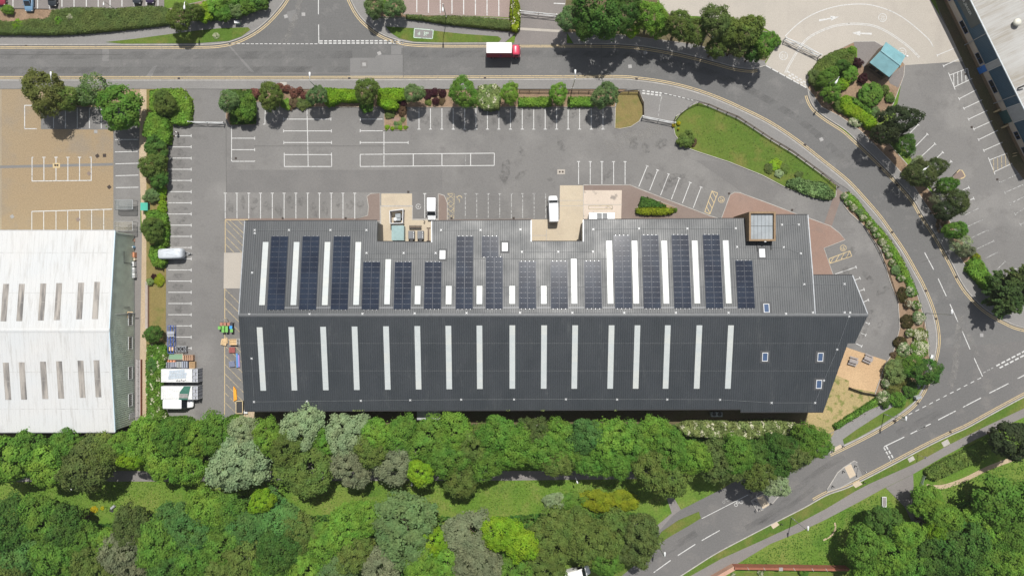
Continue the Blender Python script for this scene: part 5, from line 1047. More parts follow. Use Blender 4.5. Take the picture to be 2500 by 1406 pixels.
# ------------------------------------------------------------------ the two sheeted loads and the stacked goods by the hedge
def load(label, px0, py0, px1, py1, z, kind):
    a, b = W(px0, py0, z), W(px1, py1, z); cx, cy = (a.x + b.x) / 2, (a.y + b.y) / 2; w, d = b.x - a.x, a.y - b.y
    o = E('sheeted_load', label, 'load', (cx, cy, 0))
    L = w * .85; m = MB(); nx, ny = 14, 7; rnd = random.Random(px0 + py0); vs = []; fs = []
    for j in range(ny + 1):
        for i in range(nx + 1):
            u, v = i / nx, j / ny; e = min(u, 1 - u, v, 1 - v); vs.append((-w / 2 + L * u, -d / 2 + d * v, z - (.05 if e == 0 else 0) + rnd.uniform(-.02, .03)))
    for j in range(ny):
        for i in range(nx): q = j * (nx + 1) + i; fs.append((q, q + 1, q + nx + 2, q + nx + 1))
    n = len(vs); ring = [i for i in range(nx + 1)] + [j * (nx + 1) + nx for j in range(1, ny + 1)] + [ny * (nx + 1) + i for i in range(nx - 1, -1, -1)] + [j * (nx + 1) for j in range(ny - 1, 0, -1)]
    for k in ring: vs.append((vs[k][0] * 1.004, vs[k][1] * 1.004, z - 1.2 + rnd.uniform(-.15, .15)))
    for k in range(len(ring)): fs.append((ring[k], n + k, n + (k + 1) % len(ring), ring[(k + 1) % len(ring)]))
    m.add(vs, fs).obj('sheet', M['tarp'], o, local=True)
    MB().box((-w / 2 + L / 2, 0, .12), (L - .15, d - .15, z - .3)).obj('crates_beneath', M['plastic'], o, local=True, color=(.05, .13, .3))
    x0 = -w / 2 + L; m = MB()
    for j in range(4):
        for i in range(2): m.box((x0 + .02 + (i + .5) * (w - L) / 2, -d / 2 + (j + .5) * d / 4, .1), ((w - L) / 2 - .08, d / 4 - .1, z - .25 - .12 * ((i + j) % 2)))
    cg = m.obj('grey_crates', M['plastic'], o, local=True, color=(.30, .31, .35)); m = MB()
    for j in range(5): y = -d / 2 + j * d / 4; m.bar((x0, y, z - .08), (w / 2, y, z - .08), .05, .05)
    for i in range(3): x = x0 + i * (w - L) / 2; m.bar((x, -d / 2, z - .08), (x, d / 2, z - .08), .05, .05)
    for x in (x0 + .03, w / 2):
        for y in (-d / 2, d / 2): m.bar((x, y, 0), (x, y, z), .06, .06)
    m.obj('cage_frame', M['whitepaint'], o, local=True)
    if kind == 0:
        m = MB()
        for j in range(3):
            for i in range(7):
                if i + j * .6 < 7: m.box((-.9 - .0 + (i - 2) * .52 + .1 * j, -d * .3 + j * .62 + .35 + .04 * i, z + .012), (.46, .55, .05))
        m.obj('clear_film_panel', plain('clear_film', (.36, .41, .46), .3, 0, .5, .15), o, local=True)
        m = MB(); rnd = random.Random(4)
        for i in range(9): m.box((-.5 + i * .22 + rnd.uniform(-.05, .05), -d * .36 + rnd.uniform(-.1, .12), z + .02), (.07, rnd.uniform(.15, .4), .04), rnd.uniform(-.4, .4))
        m.obj('strap_end', M['black'], o, local=True)
    else:
        m = MB(); q = [(-.0, -d / 2 - .03), (1.75, -d / 2 - .03), (2.05, .1), (2.35, d / 2 + .03), (1.0, d / 2 + .03), (.15, .2)]
        m.prism(q, z + .02, z + .11); m.obj('green_cover', M['cloth'], o, local=True, color=(.045, .13, .10))
        m = MB()
        for j in range(3): m.box((.95, -d / 2 + .45 + j * .3, z + .112), (1.75, .24, .05))
        m.obj('plank', M['greywood'], o, local=True)
        m = MB()
        for i in range(1, 9): m.bar((-w / 2 + i * .45, -d / 2 + .05, z + .02), (-w / 2 + i * .45, d / 2 - .05, z + .02), .05, .02)
        m.obj('sheet_rib', M['tarp'], o, local=True)
    return o
load('upper white sheeted load with clear film panels and grey cages at its right end', 393, 901, 482, 933, 2.4, 0)
load('lower white sheeted load with a green cover across its middle', 393, 943, 482, 975, 2.4, 1)
def at(px0, py0, px1, py1, z): a, b = W(px0, py0, z), W(px1, py1, z); return (a.x + b.x) / 2, (a.y + b.y) / 2, b.x - a.x, a.y - b.y
x, y, w, d = at(410, 795, 424, 862, 1.0); o = E('steel_stillage', 'long blue steel rack standing along the car park edge', 'rack', (x, y, 0)); m = MB()
for sx in (-w / 2, 0, w / 2):
    m.bar((sx, -d / 2, 1.0), (sx, d / 2, 1.0), .12, .12)
for sx in (-w / 2, w / 2):
    for k in range(5): yy = -d / 2 + d * k / 4; m.bar((sx, yy, 0), (sx, yy, 1.0), .1, .1)
    m.bar((sx, -d / 2, .1), (sx, d / 2, .1), .1, .1)
for k in range(5): yy = -d / 2 + d * k / 4; m.bar((-w / 2, yy, 1.0), (w / 2, yy, 1.0), .1, .1)
m.bar((-w / 2, -d * .25, 1), (w / 2, 0, .2), .08, .08); m.obj('frame', M['plastic'], o, local=True, color=(.05, .09, .28))
m = MB()
for k in range(4): m.box((0, .75 + k * .28, 1.07), (w + .25, .12, .05))
m.obj('white_bars', M['whitepaint'], o, local=True)
MB().box((0, -1.95, .1), (w * .8, .8, .7)).obj('timber_crate', M['newwood'], o, local=True)
x, y, w, d = at(428, 846, 454, 858, .9); o = E('wire_cage', 'grey wire cage with crossed braces beside the blue rack', 'cage', (x, y, 0)); m = MB()
for z in (.1, .9):
    for sy in (-1, 1): m.bar((-w / 2, sy * d / 2, z), (w / 2, sy * d / 2, z), .1, .1)
    for sx in (-1, 1): m.bar((sx * w / 2, -d / 2, z), (sx * w / 2, d / 2, z), .1, .1)
for sx in (-1, 1):
    for sy in (-1, 1): m.bar((sx * w / 2, sy * d / 2, 0), (sx * w / 2, sy * d / 2, .9), .1, .1)
for k in range(3): x0 = -w / 2 + w * k / 3; m.bar((x0, -d / 2, .9), (x0 + w / 3, d / 2, .9), .07, .05); m.bar((x0, d / 2, .9), (x0 + w / 3, -d / 2, .9), .07, .05)
m.obj('frame', M['steel'], o, local=True); MB().box((0, 0, .05), (w - .1, d - .1, .5)).obj('tray', M['black'], o, local=True)
def crate(name, label, cat, r, z, col, mat='plastic', inner=None, slats=0, rz=0, group=None):
    x, y, w, d = at(*r, z); o = E(name, label, cat, (x, y, 0), rz, group); m = MB(); t = .06
    m.box((0, 0, 0), (w, d, .12)); m.box((-w / 2 + t / 2, 0, .12), (t, d, z - .12)).box((w / 2 - t / 2, 0, .12), (t, d, z - .12)).box((0, -d / 2 + t / 2, .12), (w - 2 * t, t, z - .12)).box((0, d / 2 - t / 2, .12), (w - 2 * t, t, z - .12))
    m.obj('sides', M[mat], o, local=True, color=col)
    if inner: MB().box((0, 0, .121), (w - .2, d - .2, z - .3)).obj('contents', M['plastic'], o, local=True, color=inner)
    if slats:
        m = MB()
        for k in range(slats): m.box((-w / 2 + (k + .5) * w / slats, 0, z + .002), (w / slats * .6, d, .03))
        m.obj('lid', M[mat], o, local=True, color=col)
    return o
crate('crate', 'wide pale crate with a green panel inside, below the blue rack', 'crate', (410, 863, 446, 878), .8, (.5, .44, .38), 'plastic', (.16, .26, .17))
crate('timber_stack', 'brown timber stack on pale battens right of the pale crate', 'timber', (446, 867, 471, 880), .9, (.36, .22, .14), 'plastic', None, 5)
crate('plank_stack', 'orange plank stack at the hedge above the grey crates', 'timber', (406.5, 879, 428, 884), .5, (.55, .24, .12), 'plastic', None, 3)
for i, (r, z, cl, lb) in enumerate((((405, 884, 418, 898), .8, (.20, .21, .24), 'dark grey crate nearest the hedge in the row above the sheeted loads'), ((418.5, 884, 430, 896), .9, (.27, .28, .33), 'blue grey crate, second from the hedge in the row above the sheeted loads'), ((431, 883, 443, 897), .8, (.32, .33, .33), 'pale grey crate, third from the hedge in the row above the sheeted loads'), ((443.5, 882, 458, 898), 1.0, (.24, .26, .31), 'grey crate, fourth from the hedge beside the slatted tan crate'))):
    crate('plastic_crate', lb, 'crate', r, z, cl, 'plastic', (.09, .09, .10), 3, 0, 'grey crates above the sheeted loads')
crate('slatted_crate', 'tan slatted wooden crate at the right end of the crate row', 'crate', (462, 883, 475, 899), .9, (.42, .28, .15), 'plastic', None, 5)
# wheelie bins
def bin_(label, px, py, col, lid):
    p = W(px, py, 1.05); o = E('wheelie_bin', label, 'bin', (p.x, p.y, 0), random.uniform(-.08, .08), 'wheelie bins by the hatched strip')
    MB().box((0, 0, .06), (.42, .46, .94), tx=1.3, ty=1.35).obj('body', M['plastic'], o, local=True, bevel=.02, color=col)
    MB().box((0, -.02, 1.0), (.60, .70, .07), tx=.92, ty=.92).obj('lid', M['plastic'], o, local=True, bevel=.02, color=lid); MB().tube((-.24, .38, .98), (.24, .38, .98), .025).obj('handle', M['black'], o, local=True)
    for s in (-1, 1): MB().tube((s * .2, .25, .1), (s * .27, .25, .1), .1, n=12).obj('wheel', M['rubber'], o, local=True)
GB, GL = (.02, .03, .02), (.15, .38, .09)
for l, x, y in (('lime lidded bin, leftmost and standing apart', 535.4, 800.2), ('lime lidded bin, upper left of the pair of rows', 544.4, 799), ('lime lidded bin in the upper row next to the blue bin', 553, 799.6), ('lime lidded bin in the lower row, middle', 553, 807), ('lime lidded bin in the lower row, left', 544.2, 807.4), ('lime lidded bin in the lower row under the blue bin', 565, 807)): bin_(l, x, y, GB, GL)
bin_('bright blue lidded wheelie bin among the lime ones', 563.3, 798.8, (.02, .05, .12), (.05, .28, .62))
for l, x in (('terracotta lidded bin, left of the three at the back', 540.2), ('terracotta lidded bin, middle of the three at the back', 548.7), ('terracotta lidded bin, right of the three at the back', 557.4)): bin_(l, x, 791, (.10, .05, .04), (.34, .16, .11))
bin_('dark wheelie bin at the back, right of the terracotta bins', 564.3, 791.5, (.03, .03, .035), (.05, .05, .06))
# pallets and oddments by the west wall
def pallet(label, px, py, rz, mat='newwood', z=0.0, n=1, col=None, sx=1.2, sy=1.0, group='pallets by the west wall'):
    p = W(px, py); o = E('pallet', label, 'pallet', (p.x, p.y, z), rz, group)
    m = MB()
    for k in range(n):
        zz = k * .15
        for i in range(6): m.box((-sx / 2 + (i + .5) * sx / 6, 0, zz + .11), (sx / 6 * .68, sy, .025))
        for i in range(3): m.box((0, -sy / 2 + .06 + i * (sy / 2 - .06), zz + .025), (sx, .1, .085))
    m.obj('boards', M[mat], o, local=True, color=col)
    return o
pallet('pale wooden pallet lying tilted below the wheelie bins', 550, 832, .12, z=.03, n=2); pallet('second pale pallet leaning on the tilted one', 548.5, 836, -.2, z=.36, n=1)
o = crate('log_crate', 'open wooden crate of round poles beside the pale pallets', 'crate', (560, 828, 578.5, 842), .8, (.45, .34, .2), 'newwood'); m = MB()
for k in range(4): m.tube((-.75, -.42 + k * .28, .55), (.75, -.42 + k * .28, .55), .12)
m.obj('poles', M['newwood'], o, local=True)
x, y, w, d = at(579, 827, 584, 841, 1.0); o = E('wire_basket', 'white wire basket against the wall beside the log crate', 'basket', (x, y, 0)); m = MB()
for z in (.1, .5, 1.0):
    m.bar((-.3, -.6, z), (-.3, .6, z), .05, .05); m.bar((.3, -.6, z), (.3, .6, z), .05, .05)
for k in range(5): m.bar((-.3, -.6 + k * .3, 1.0), (.3, -.6 + k * .3, 1.0), .05, .05); m.bar((-.3, -.6 + k * .3, 0), (-.3, -.6 + k * .3, 1.0), .05, .05)
m.obj('wires', M['whitepaint'], o, local=True)
pallet('red painted pallet on the hatched strip', 568, 854, 0, 'plastic', 0, 3, (.30, .09, .08), 1.25, 1.1)
pallet('blue grey pallet of cans on the hatched strip beside the blue tube', 568, 888, .1, 'plastic', 0, 3, (.18, .20, .28), 1.2, 1.15)
p = W(582.5, 879); o = E('blue_tube_bundle', 'long blue and lilac bundle leaning along the west wall', 'bundle', (p.x, p.y, 0), .04); m = MB().tube((-.18, -1.45, .25), (-.18, 1.45, .25), .22, n=12); m.obj('tube', M['plastic'], o, local=True, color=(.10, .24, .50)); MB().tube((.16, -1.4, .22), (.16, 1.1, .22), .17, n=12).obj('lilac_tube', M['plastic'], o, local=True, color=(.32, .22, .46))
p = W(575.5, 960); o = E('barrier_stack', 'bright orange barrier stack lying on the hatched strip', 'barrier', (p.x, p.y, 0), .06)
for k in range(3): MB().bar((-.28 + k * .24, -1.5 + .1 * k, .2), (-.16 + k * .16, 1.45 - .3 * k, .2), .2, .34).obj('rail', M['plastic'], o, local=True, color=(.72, .32, .03))
x, y, w, d = at(576, 979, 592, 1009, .9); o = E('skip', 'dark open skip with pale yellow rim at the corner of the warehouse', 'skip', (x, y, 0)); m = MB()
for a, b in (((-w / 2, -d / 2), (w / 2, -d / 2)), ((w / 2, -d / 2), (w / 2, d / 2)), ((w / 2, d / 2), (-w / 2, d / 2)), ((-w / 2, d / 2), (-w / 2, -d / 2))): m.bar((*a, .85), (*b, .85), .12, .1)
m.obj('rim', plain('cream_rim', (.52, .42, .25), .6, 0, .3, .1), o, local=True); MB().box((0, 0, 0), (w - .08, d - .08, .7)).obj('body', M['darkmetal'], o, local=True)
p = W(602, 1005); MB().lathe((0, 0, 0), [(.3, 0), (.3, .5), (.2, .6)], 10); o = E('feed_trough', 'small grey box beside the skip at the warehouse corner', 'box', p); MB().box((0, 0, 0), (.7, .5, .45)).obj('box', M['steel'], o, local=True, bevel=.03); MB().box((0, 0, .45), (.74, .54, .05)).obj('lid', M['whitepaint'], o, local=True)
# ------------------------------------------------------------------ along the green wall
for px, py, s, l in ((325, 645, (1.0, .95, 1.0), 'white condenser unit by the green wall, top of three'), (327, 659, (.75, 1.0, .9), 'white condenser unit by the green wall, middle of three'), (327.5, 672.5, (.75, 1.0, .9), 'white condenser unit by the green wall, lowest of three')):
    p = W(px + 5, py); o = E('condenser_unit', l, 'air conditioner', (p.x - .15, p.y, 0), 0, 'condensers by the green wall'); MB().box((0, 0, .1), s).obj('casing', M['whitepaint'], o, local=True, bevel=.03)
    MB().lathe((.12, -.12, .1 + s[2]), [(.26, 0), (.26, .03), (.1, .05)], 14).obj('fan_grille', M['greypaint'], o, local=True); MB().box((0, 0, 0), (s[0] * .9, .12, .1)).obj('foot', M['black'], o, local=True)
x, y, w, d = at(318, 619, 327, 630, .8); crate('orange_box', 'orange box with a pale lid against the green wall', 'box', (321, 616, 329, 628), .8, (.50, .22, .12), 'plastic', None, 1)
p = W(330, 604); o = E('gas_bottle', 'blue and white drum against the green wall', 'drum', (p.x - .1, p.y, 0)); MB().lathe((0, 0, 0), [(.24, 0), (.26, .1), (.26, .8), (.2, .95), (.1, 1.0)], 14).obj('shell', M['plastic'], o, local=True, color=(.16, .34, .5)); MB().lathe((0, 0, .95), [(.22, 0), (.22, .12)], 14).obj('lid', M['whitepaint'], o, local=True)
p = W(331, 633); o = E('cable_reel', 'pale round cable reel below the orange box', 'reel', (p.x, p.y, 0)); MB().lathe((0, 0, 0), [(.35, 0), (.35, .08), (.15, .1), (.15, .5), (.32, .52), (.32, .6)], 16).obj('drum', M['concrete2'], o, local=True)
p = W(321, 587); o = E('brick_pile', 'stack of red bricks under the corner of the green wall', 'bricks', (p.x + .3, p.y, 0)); m = MB()
for k in range(4): m.box((0, 0, k * .2), (1.0 - .1 * k, .7 - .08 * k, .19), .05 * k)
m.obj('bricks', M['brickred'] if False else bpy.data.materials['pink_brick'], o, local=True)
def shelter(label, px0, py0, px1, py1, mat):
    z = 2.2; a, b = W(px0, py0, z), W(px1, py1, z); w, d = b.x - a.x, a.y - b.y; o = E('cycle_shelter', label, 'shelter', ((a.x + b.x) / 2, (a.y + b.y) / 2, 0), 0, 'curved cycle shelters'); m = MB(); N = 10
    def pr(t): return (-w / 2 + w * .62 * (1 - cos(t)) / 1.0 * .8, z * sin(t) * .98 + .02) if False else (-w / 2 + .9 * (1 - cos(t)), (z - 1.0) + 1.0 * sin(t))
    prof = [(-w / 2, .9)] + [pr(pi / 2 * k / N) for k in range(N + 1)] + [(w / 2 - .15, z + .02)]
    vs = [(x, -d / 2, zz) for x, zz in prof] + [(x, d / 2, zz) for x, zz in prof]; n = len(prof); m.add(vs, [(i, i + 1, n + i + 1, n + i) for i in range(n - 1)]); m.obj('canopy', M[mat], o, local=True, smooth=True)
    m = MB()
    for yy in (-d / 2, 0, d / 2):
        for i in range(n - 1): m.bar((prof[i][0], yy, prof[i][1] - .04), (prof[i + 1][0], yy, prof[i + 1][1] - .04), .07, .07)
        m.bar((-w / 2, yy, 0), (-w / 2, yy, .9), .08, .08)
        m.bar((w / 2 - .3, yy, 0), (w / 2 - .3, yy, z), .08, .08)
    m.bar((w / 2 - .15, -d / 2, z), (w / 2 - .15, d / 2, z), .08, .08); m.obj('frame', M['greypaint'], o, local=True)
    m = MB()
    for k in range(4): y = -d / 2 + .4 + k * (d - .8) / 3; m.path([(-.2, y, 0), (-.2, y, .75), (.5, y, .75), (.5, y, 0)], .03, 6)
    m.obj('cycle_stand', M['steel'], o, local=True)
    return (a.x + b.x) / 2, (a.y + b.y) / 2
s1 = shelter('upper curved cycle shelter with dull grey canopy and yellow marks', 275, 488, 326, 511, 'tint'); s2 = shelter('lower curved cycle shelter with see through canopy by the white roof', 275, 541, 326, 563, 'tint2')
def bicycle(label, x, y, rz, col):
    o = E('bicycle', label, 'bicycle', (x, y, 0), rz, 'bicycles under the shelters'); m = MB()
    m.path([(0, -.5, .34), (0, -.15, .78), (0, .38, .8), (0, .5, .34)], .025, 6); m.path([(0, -.15, .78), (0, 0, .3), (0, .38, .8)], .025, 6); m.path([(0, 0, .3), (0, -.5, .34)], .02, 6); m.obj('frame', M['plastic'], o, local=True, color=col)
    for s in (-.5, .5):
        m = MB()
        for k in range(16): a0, a1 = 2 * pi * k / 16, 2 * pi * (k + 1) / 16; m.tube((0, s + .33 * cos(a0), .34 + .33 * sin(a0)), (0, s + .33 * cos(a1), .34 + .33 * sin(a1)), .025, n=5)
        m.obj('wheel', M['rubber'], o, local=True)
    MB().box((0, -.18, .88), (.12, .26, .06)).obj('saddle', M['black'], o, local=True); MB().tube((-.26, .4, .95), (.26, .4, .95), .02).obj('handlebar', M['steel'], o, local=True)
bicycle('dark bicycle under the upper curved shelter', s1[0] + .6, s1[1] - .4, 1.5, (.03, .03, .04)); bicycle('bicycle with pale frame under the lower shelter, left', s2[0] - .2, s2[1] - .2, 1.45, (.5, .45, .3)); bicycle('bicycle with dark frame under the lower shelter, right', s2[0] + .7, s2[1] + .3, 1.6, (.05, .05, .06))
x, y, w, d = at(342.5, 495, 353, 514, 1.3); o = E('salt_bin', 'green lidded storage bin on the beige gravel strip', 'bin', (x + .3, y, 0)); MB().box((0, 0, 0), (1.2, 1.5, 1.1)).obj('body', M['plastic'], o, local=True, bevel=.03, color=(.03, .12, .10)); MB().add([(-.72, -.8, 1.3), (.3, -.8, 1.3), (.3, .8, 1.3), (-.72, .8, 1.3), (.66, -.8, 1.08), (.66, .8, 1.08)], [(0, 1, 2, 3), (1, 4, 5, 2)]).obj('lid', M['plastic'], o, local=True, color=(.05, .33, .24))
x0 = W(362, 690).x; o = E('low_brick_wall', 'low brick wall running along the gravel strip beside the green wall', 'wall', (x0, W(0, 745).y, 0)); y0_, y1_ = W(0, 688).y, W(0, 800).y; m = MB().box((0, 0, 0), (.5, y0_ - y1_, .7)); w_ = m.obj('brickwork', bpy.data.materials['pink_brick'], o, local=True)
m = MB(); k = -(y0_ - y1_) / 2 + .1
while k < (y0_ - y1_) / 2: m.box((0, k, .7), (.52, .17, .04)); k += .24
m.obj('coping', M['kerb'], w_, local=True)
x0 = W(344, 860).x; o = E('timber_ramp', 'long narrow timber walkway along the foot of the green wall', 'walkway', (W(340, 0).x, W(0, 947).y, 0)); L = W(0, 878).y - W(0, 1018).y; MB().box((0, 0, .1), (1.1, L, .25)).obj('deck', M['greywood'], o, local=True); m = MB(); m.bar((.1, -L / 2, 1.0), (.1, L / 2, 1.0), .06, .06); k = -L / 2
while k <= L / 2: m.bar((.1, k, .3), (.1, k, 1.0), .06, .06); k += L / 8
m.obj('handrail', M['greypaint'], o, local=True); MB().box((.62, 0, .1), (.1, L, .5)).obj('kick_board', M['brickred'], o, local=True)
# ------------------------------------------------------------------ street lamps
def lamp(label, base, head, h=8.0, dr=None, group='street lamps'):
    b = W(*base); hd = W(*head, h)
    if dr: b = hd - Vector((*dr, 0)).normalized() * 1.25; b.z = 0
    top = Vector((b.x, b.y, h - .25)); d = hd - Vector((b.x, b.y, h)); d.z = 0
    if d.length > 1.6: d = d.normalized() * 1.6
    if d.length < .5: d = Vector((0, .6, 0))
    o = E('street_lamp', label, 'street lamp', b, 0, group); r = .085 if h > 6 else .06
    MB().tube((0, 0, 0), (0, 0, h * .2), r * 1.25, n=10).tube((0, 0, h * .2), (0, 0, h - .25), r, r * .7, n=10).obj('pole', M['steel'], o, local=True)
    k = .45 if h > 6 else .3; a = d - d.normalized() * k
    MB().path([(0, 0, h - .28), (a.x * .4, a.y * .4, h - .05), (a.x, a.y, h)], r * .6, 8).obj('arm', M['steel'], o, local=True)
    q = d.normalized(); n = Vector((-q.y, q.x, 0)); m = MB(); L = .95 if h > 6 else .6; wd = .2 if h > 6 else .15
    rings = []
    for u, w, z in ((0, .08, .0), (.2, .14, .03), (.6, wd, .06), (.9, wd * .95, .05), (1.0, wd * .5, .0)):
        c = a + q * (u * L - .05) + Vector((0, 0, h + z * .5)); rings.append([c + n * w * cos(2 * pi * i / 12) + Vector((0, 0, (z + .05) * sin(2 * pi * i / 12))) for i in range(12)])
    hdo = m.loft(rings).obj('lamp_head', M['whitepaint'], o, local=True, smooth=True)
    MB().tube(a + q * (.55 * L) + Vector((0, 0, h - .10)), a + q * (.55 * L) + Vector((0, 0, h - .04)), .12, n=10).obj('lens', LENS, hdo, local=True)
    return o
lamp('street lamp rising through the red tinged tree left of the tan yard', (132, 212), (124, 181), dr=(0, 1)); lamp('street lamp on the lower footway above the lime hedge', (775, 211), (756, 182), dr=(0, 1)); lamp('street lamp at the rail fence above the row of bays', (1396, 218), (1404.5, 176), dr=(0, 1)); lamp('street lamp above the olive tree on the upper footway', (491, 52), (450, 18), dr=(0, -1)); lamp('street lamp on the grass strip right of the junction', (1088, 63), (1081, 24), dr=(0, -1)); lamp('tall bare lamp column beside the yellow striped shrub at the gate', (1252, 43), (1256, 2)); lamp('street lamp standing in the wood at the top of the bend', (1712, 120), (1740, 87), dr=(0, -1)); lamp('street lamp in the gatehouse island shrubs', (1997, 229), (2042, 200), dr=(-.5, -.8)); lamp('street lamp in the dark shrubs beside the curving road', (2199, 431), (2257, 414), dr=(-.7, -.5)); lamp('street lamp on the inner footway of the curve, head over the road', (2259.5, 764.5), (2326, 763), 8.4); lamp('street lamp on the grass verge at the bottom of the curve', (2157, 1010), (2209, 1031)); lamp('street lamp on the lower verge reaching over the grass', (1931.6, 1262.5), (1971, 1291.5)); lamp('street lamp at the edge of the wood beside the bottom road', (1601.8, 1322), (1624, 1357))
lamp('path lamp on the grass clearing beside the path', (1404, 1167), (1409.5, 1177), 4.0, (.4, -1), group='short path lamps'); lamp('path lamp in the shade at the left end of the path', (188, 1181), (174, 1194), 4.0, (0, -1), group='short path lamps'); lamp('path lamp under the silvery willow', (606, 1175), (593, 1187), 4.0, (0, -1), group='short path lamps'); lamp('path lamp beside the small lime tree', (1008, 1170), (1005, 1183), 4.0, (0, -1), group='short path lamps'); lamp('short dark lamp behind the long olive hedge at the top left', (281, 23), (253, 12), 4.0, group='short path lamps')
def sign(label, base, h, plates, cat='road sign'):
    b = W(*base); o = E('road_sign', label, cat, b); MB().tube((0, 0, 0), (0, 0, h), .045, n=8).obj('post', M['steel'], o, local=True)
    for z, r, rz, col, face in plates:
        m = MB(); n = Vector((cos(rz), sin(rz), 0)); c = Vector((0, 0, z)); m.tube(c + n * .05, c + n * .075, r, n=18); p = m.obj('sign_plate', M['steel'], o, local=True); MB().tube(c + n * .076, c + n * .08, r * .94, n=18).obj('sign_face', M['plastic'], p, local=True, color=col)
sign('road sign post on the verge near the curve lamp', (2188, 1012), 3.4, ((3.0, .35, radians(-60), (.6, .6, .6), 0), (2.4, .3, radians(-60), (.5, .05, .05), 0))); sign('sign post on the right hand crossing island', (2093, 1141.5), 3.7, ((3.3, .3, radians(30), (.03, .12, .4), 0),)); sign('sign post on the left hand crossing island', (1847, 1228), 3.7, ((3.3, .3, radians(210), (.03, .12, .4), 0),)); sign('sign post on the lower verge beside the path', (2240, 1109), 2.9, ((2.6, .32, radians(-20), (.6, .6, .6), 0),))
bl0 = None
for c, l in (((2030.4, 1099), 'left black bollard at the upper buff crossing'), ((2056.5, 1088), 'right black bollard at the upper buff crossing'), ((2086, 1135.5), 'black bollard at the top corner of the right island'), ((2056.8, 1149), 'black bollard left of the buff strip on the right island'), ((2031, 1185), 'black bollard at the narrow tip of the right island'), ((1830.6, 1200), 'black bollard left of the shaded buff strip by the cycle lane'), ((1849, 1197), 'black bollard right of the shaded buff strip by the cycle lane'), ((1842, 1222), 'black bollard at the top of the left island'), ((1852, 1241), 'black bollard at the bottom of the left island'), ((1880.4, 1227.6), 'black bollard at the right corner of the left island'), ((2107, 1176), 'black bollard on the verge right of the lower buff crossing'), ((1906, 1277), 'black bollard on the verge beside the bottom buff crossing')):
    p = W(*c)
    if bl0 is None:
        bl0 = E('bollard', l, 'bollard', p, 0, 'black bollards at the crossings'); MB().lathe((0, 0, 0), [(.09, 0), (.09, .8), (.11, .82), (.11, .92), (.06, 1.0)], 12).obj('post', M['black'], bl0, local=True); MB().lathe((0, 0, .7), [(.093, 0), (.093, .06)], 12).obj('band', M['whitepaint'], bl0, local=True)
    else: dup(bl0, p, 0, l)
# ------------------------------------------------------------------ gates and fences
def gate(label, a, b, h=1.25, dbl=False):
    a, b = W(*a), W(*b); c = (a + b) / 2; o = E('swing_gate', label, 'gate', c, atan2(b.y - a.y, b.x - a.x)); L = (b - a).length / 2
    for s in (-1, 1):
        MB().box((s * (L + .1), 0, 0), (.18, .18, h + .25)).obj('gate_post', M['whitepaint'], o, local=True); m = MB(); y = .0 if not dbl else .0
        m.tube((s * L, 0, h), (s * .06, 0, h - .02), .075, n=8); m.tube((s * L, 0, .35), (s * .06, 0, .35), .06, n=8); m.tube((s * L, 0, .35), (s * .06, 0, h), .05, n=8); m.tube((s * .06, 0, .35), (s * .06, 0, h), .04, n=8); m.tube((s * L, 0, .3), (s * L, 0, h), .045, n=8)
        if dbl: m.tube((s * L, .0, h), (s * .06, .35, h - .05), .07, n=8); m.tube((s * L, 0, .8), (s * .06, -.3, .8), .065, n=8)
        m.obj('leaf', M['whitepaint'], o, local=True)
gate('white tubular gate across the left entrance near the person', (468, 301), (549, 303)); gate('white tubular gate across the top driveway', (1271, 34), (1357, 43), 1.4); gate('white tubular gate across the right entrance beside the yellow shrubs', (1568, 288), (1644, 303)); gate('double railed white gate across the concrete apron', (1913, 100), (1996, 140), 1.5, True)
def fence(label, pts, h=1.1, rails=(.45, .8, 1.08), sp=2.1, mat='wood', name='rail_fence', w=.09):
    q = P(pts); c = q[len(q) // 2]; o = E(name, label, 'fence', (c.x, c.y, 0)); L = length(q); n = max(1, round(L / sp)); r = MB(); ps = []
    for i in range(n + 1): k = cut(q, max(0, L * i / n - .01), L * i / n + .001); ps.append(k[-1] if k else q[-1])
    for i in range(n):
        for z in rails: r.bar((ps[i].x, ps[i].y, z), (ps[i + 1].x, ps[i + 1].y, z), .05, w)
    for i in range(n + 1): MB().box((ps[i].x, ps[i].y, 0), (.12, .12, h + .08)).obj('post', M[mat], o)
    r.obj('rail', M[mat], o)
fence('dark timber rail fence behind the row of car park bays', [(1268, 224), (1400, 224.5), (1558, 227)]); fence('dark timber rail fence at the mouth of the right entrance', [(1558, 228), (1567, 245), (1571, 262), (1570, 282)], rails=(.3, .6, .9, 1.1), w=.14); fence('long dark rail fence curving along the top of the lawn', [(1703, 253), (1726, 257), (1803, 290), (1885, 344), (1937, 375), (2003, 424), (2043, 459)]); fence('short weathered rail fence down the left edge of the lawn', [(1703, 253), (1680, 262), (1658, 280), (1645, 298)], mat='greywood')
fence('dark rail fence among the red shrubs by the lower footway', [(640, 222), (790, 222)]); fence('low dark timber edging fence along the curved drive', [(2108, 551), (2140, 602), (2168, 665), (2192, 738)], .55, (.35, .52)); fence('dark timber screen on the lower edge of the wood chip patio', [(2072, 945), (2102, 956), (2137, 962)], 1.1, (.2, .4, .6, .8, 1.0), 1.4, w=.18); fence('short rail beside the footway below the straw lawn', [(2020, 1059), (2060, 1038), (2140, 994)], .7, (.4, .65), 3.0, 'greywood'); fence('thin green rail across the bottom of the gravel strip', [(300, 1049), (385, 1046)], 1.0, (.5, .95), 3.0, 'greypaint', 'metal_rail'); fence('pale wire fence down the right side of the clipped green hedge', [(458, 224), (462, 240), (460, 300)], 1.3, (.7, 1.25), 1.8, 'steel', 'wire_fence', .04)
b = W(2255, 1182); e = W(2247, 1196); fence('pale green metal barrier at the mouth of the right hand path', [(2252, 1160), (2240, 1197)], 1.0, (.3, .5, .7, .9), 2.0, 'steel', 'path_barrier', .12)
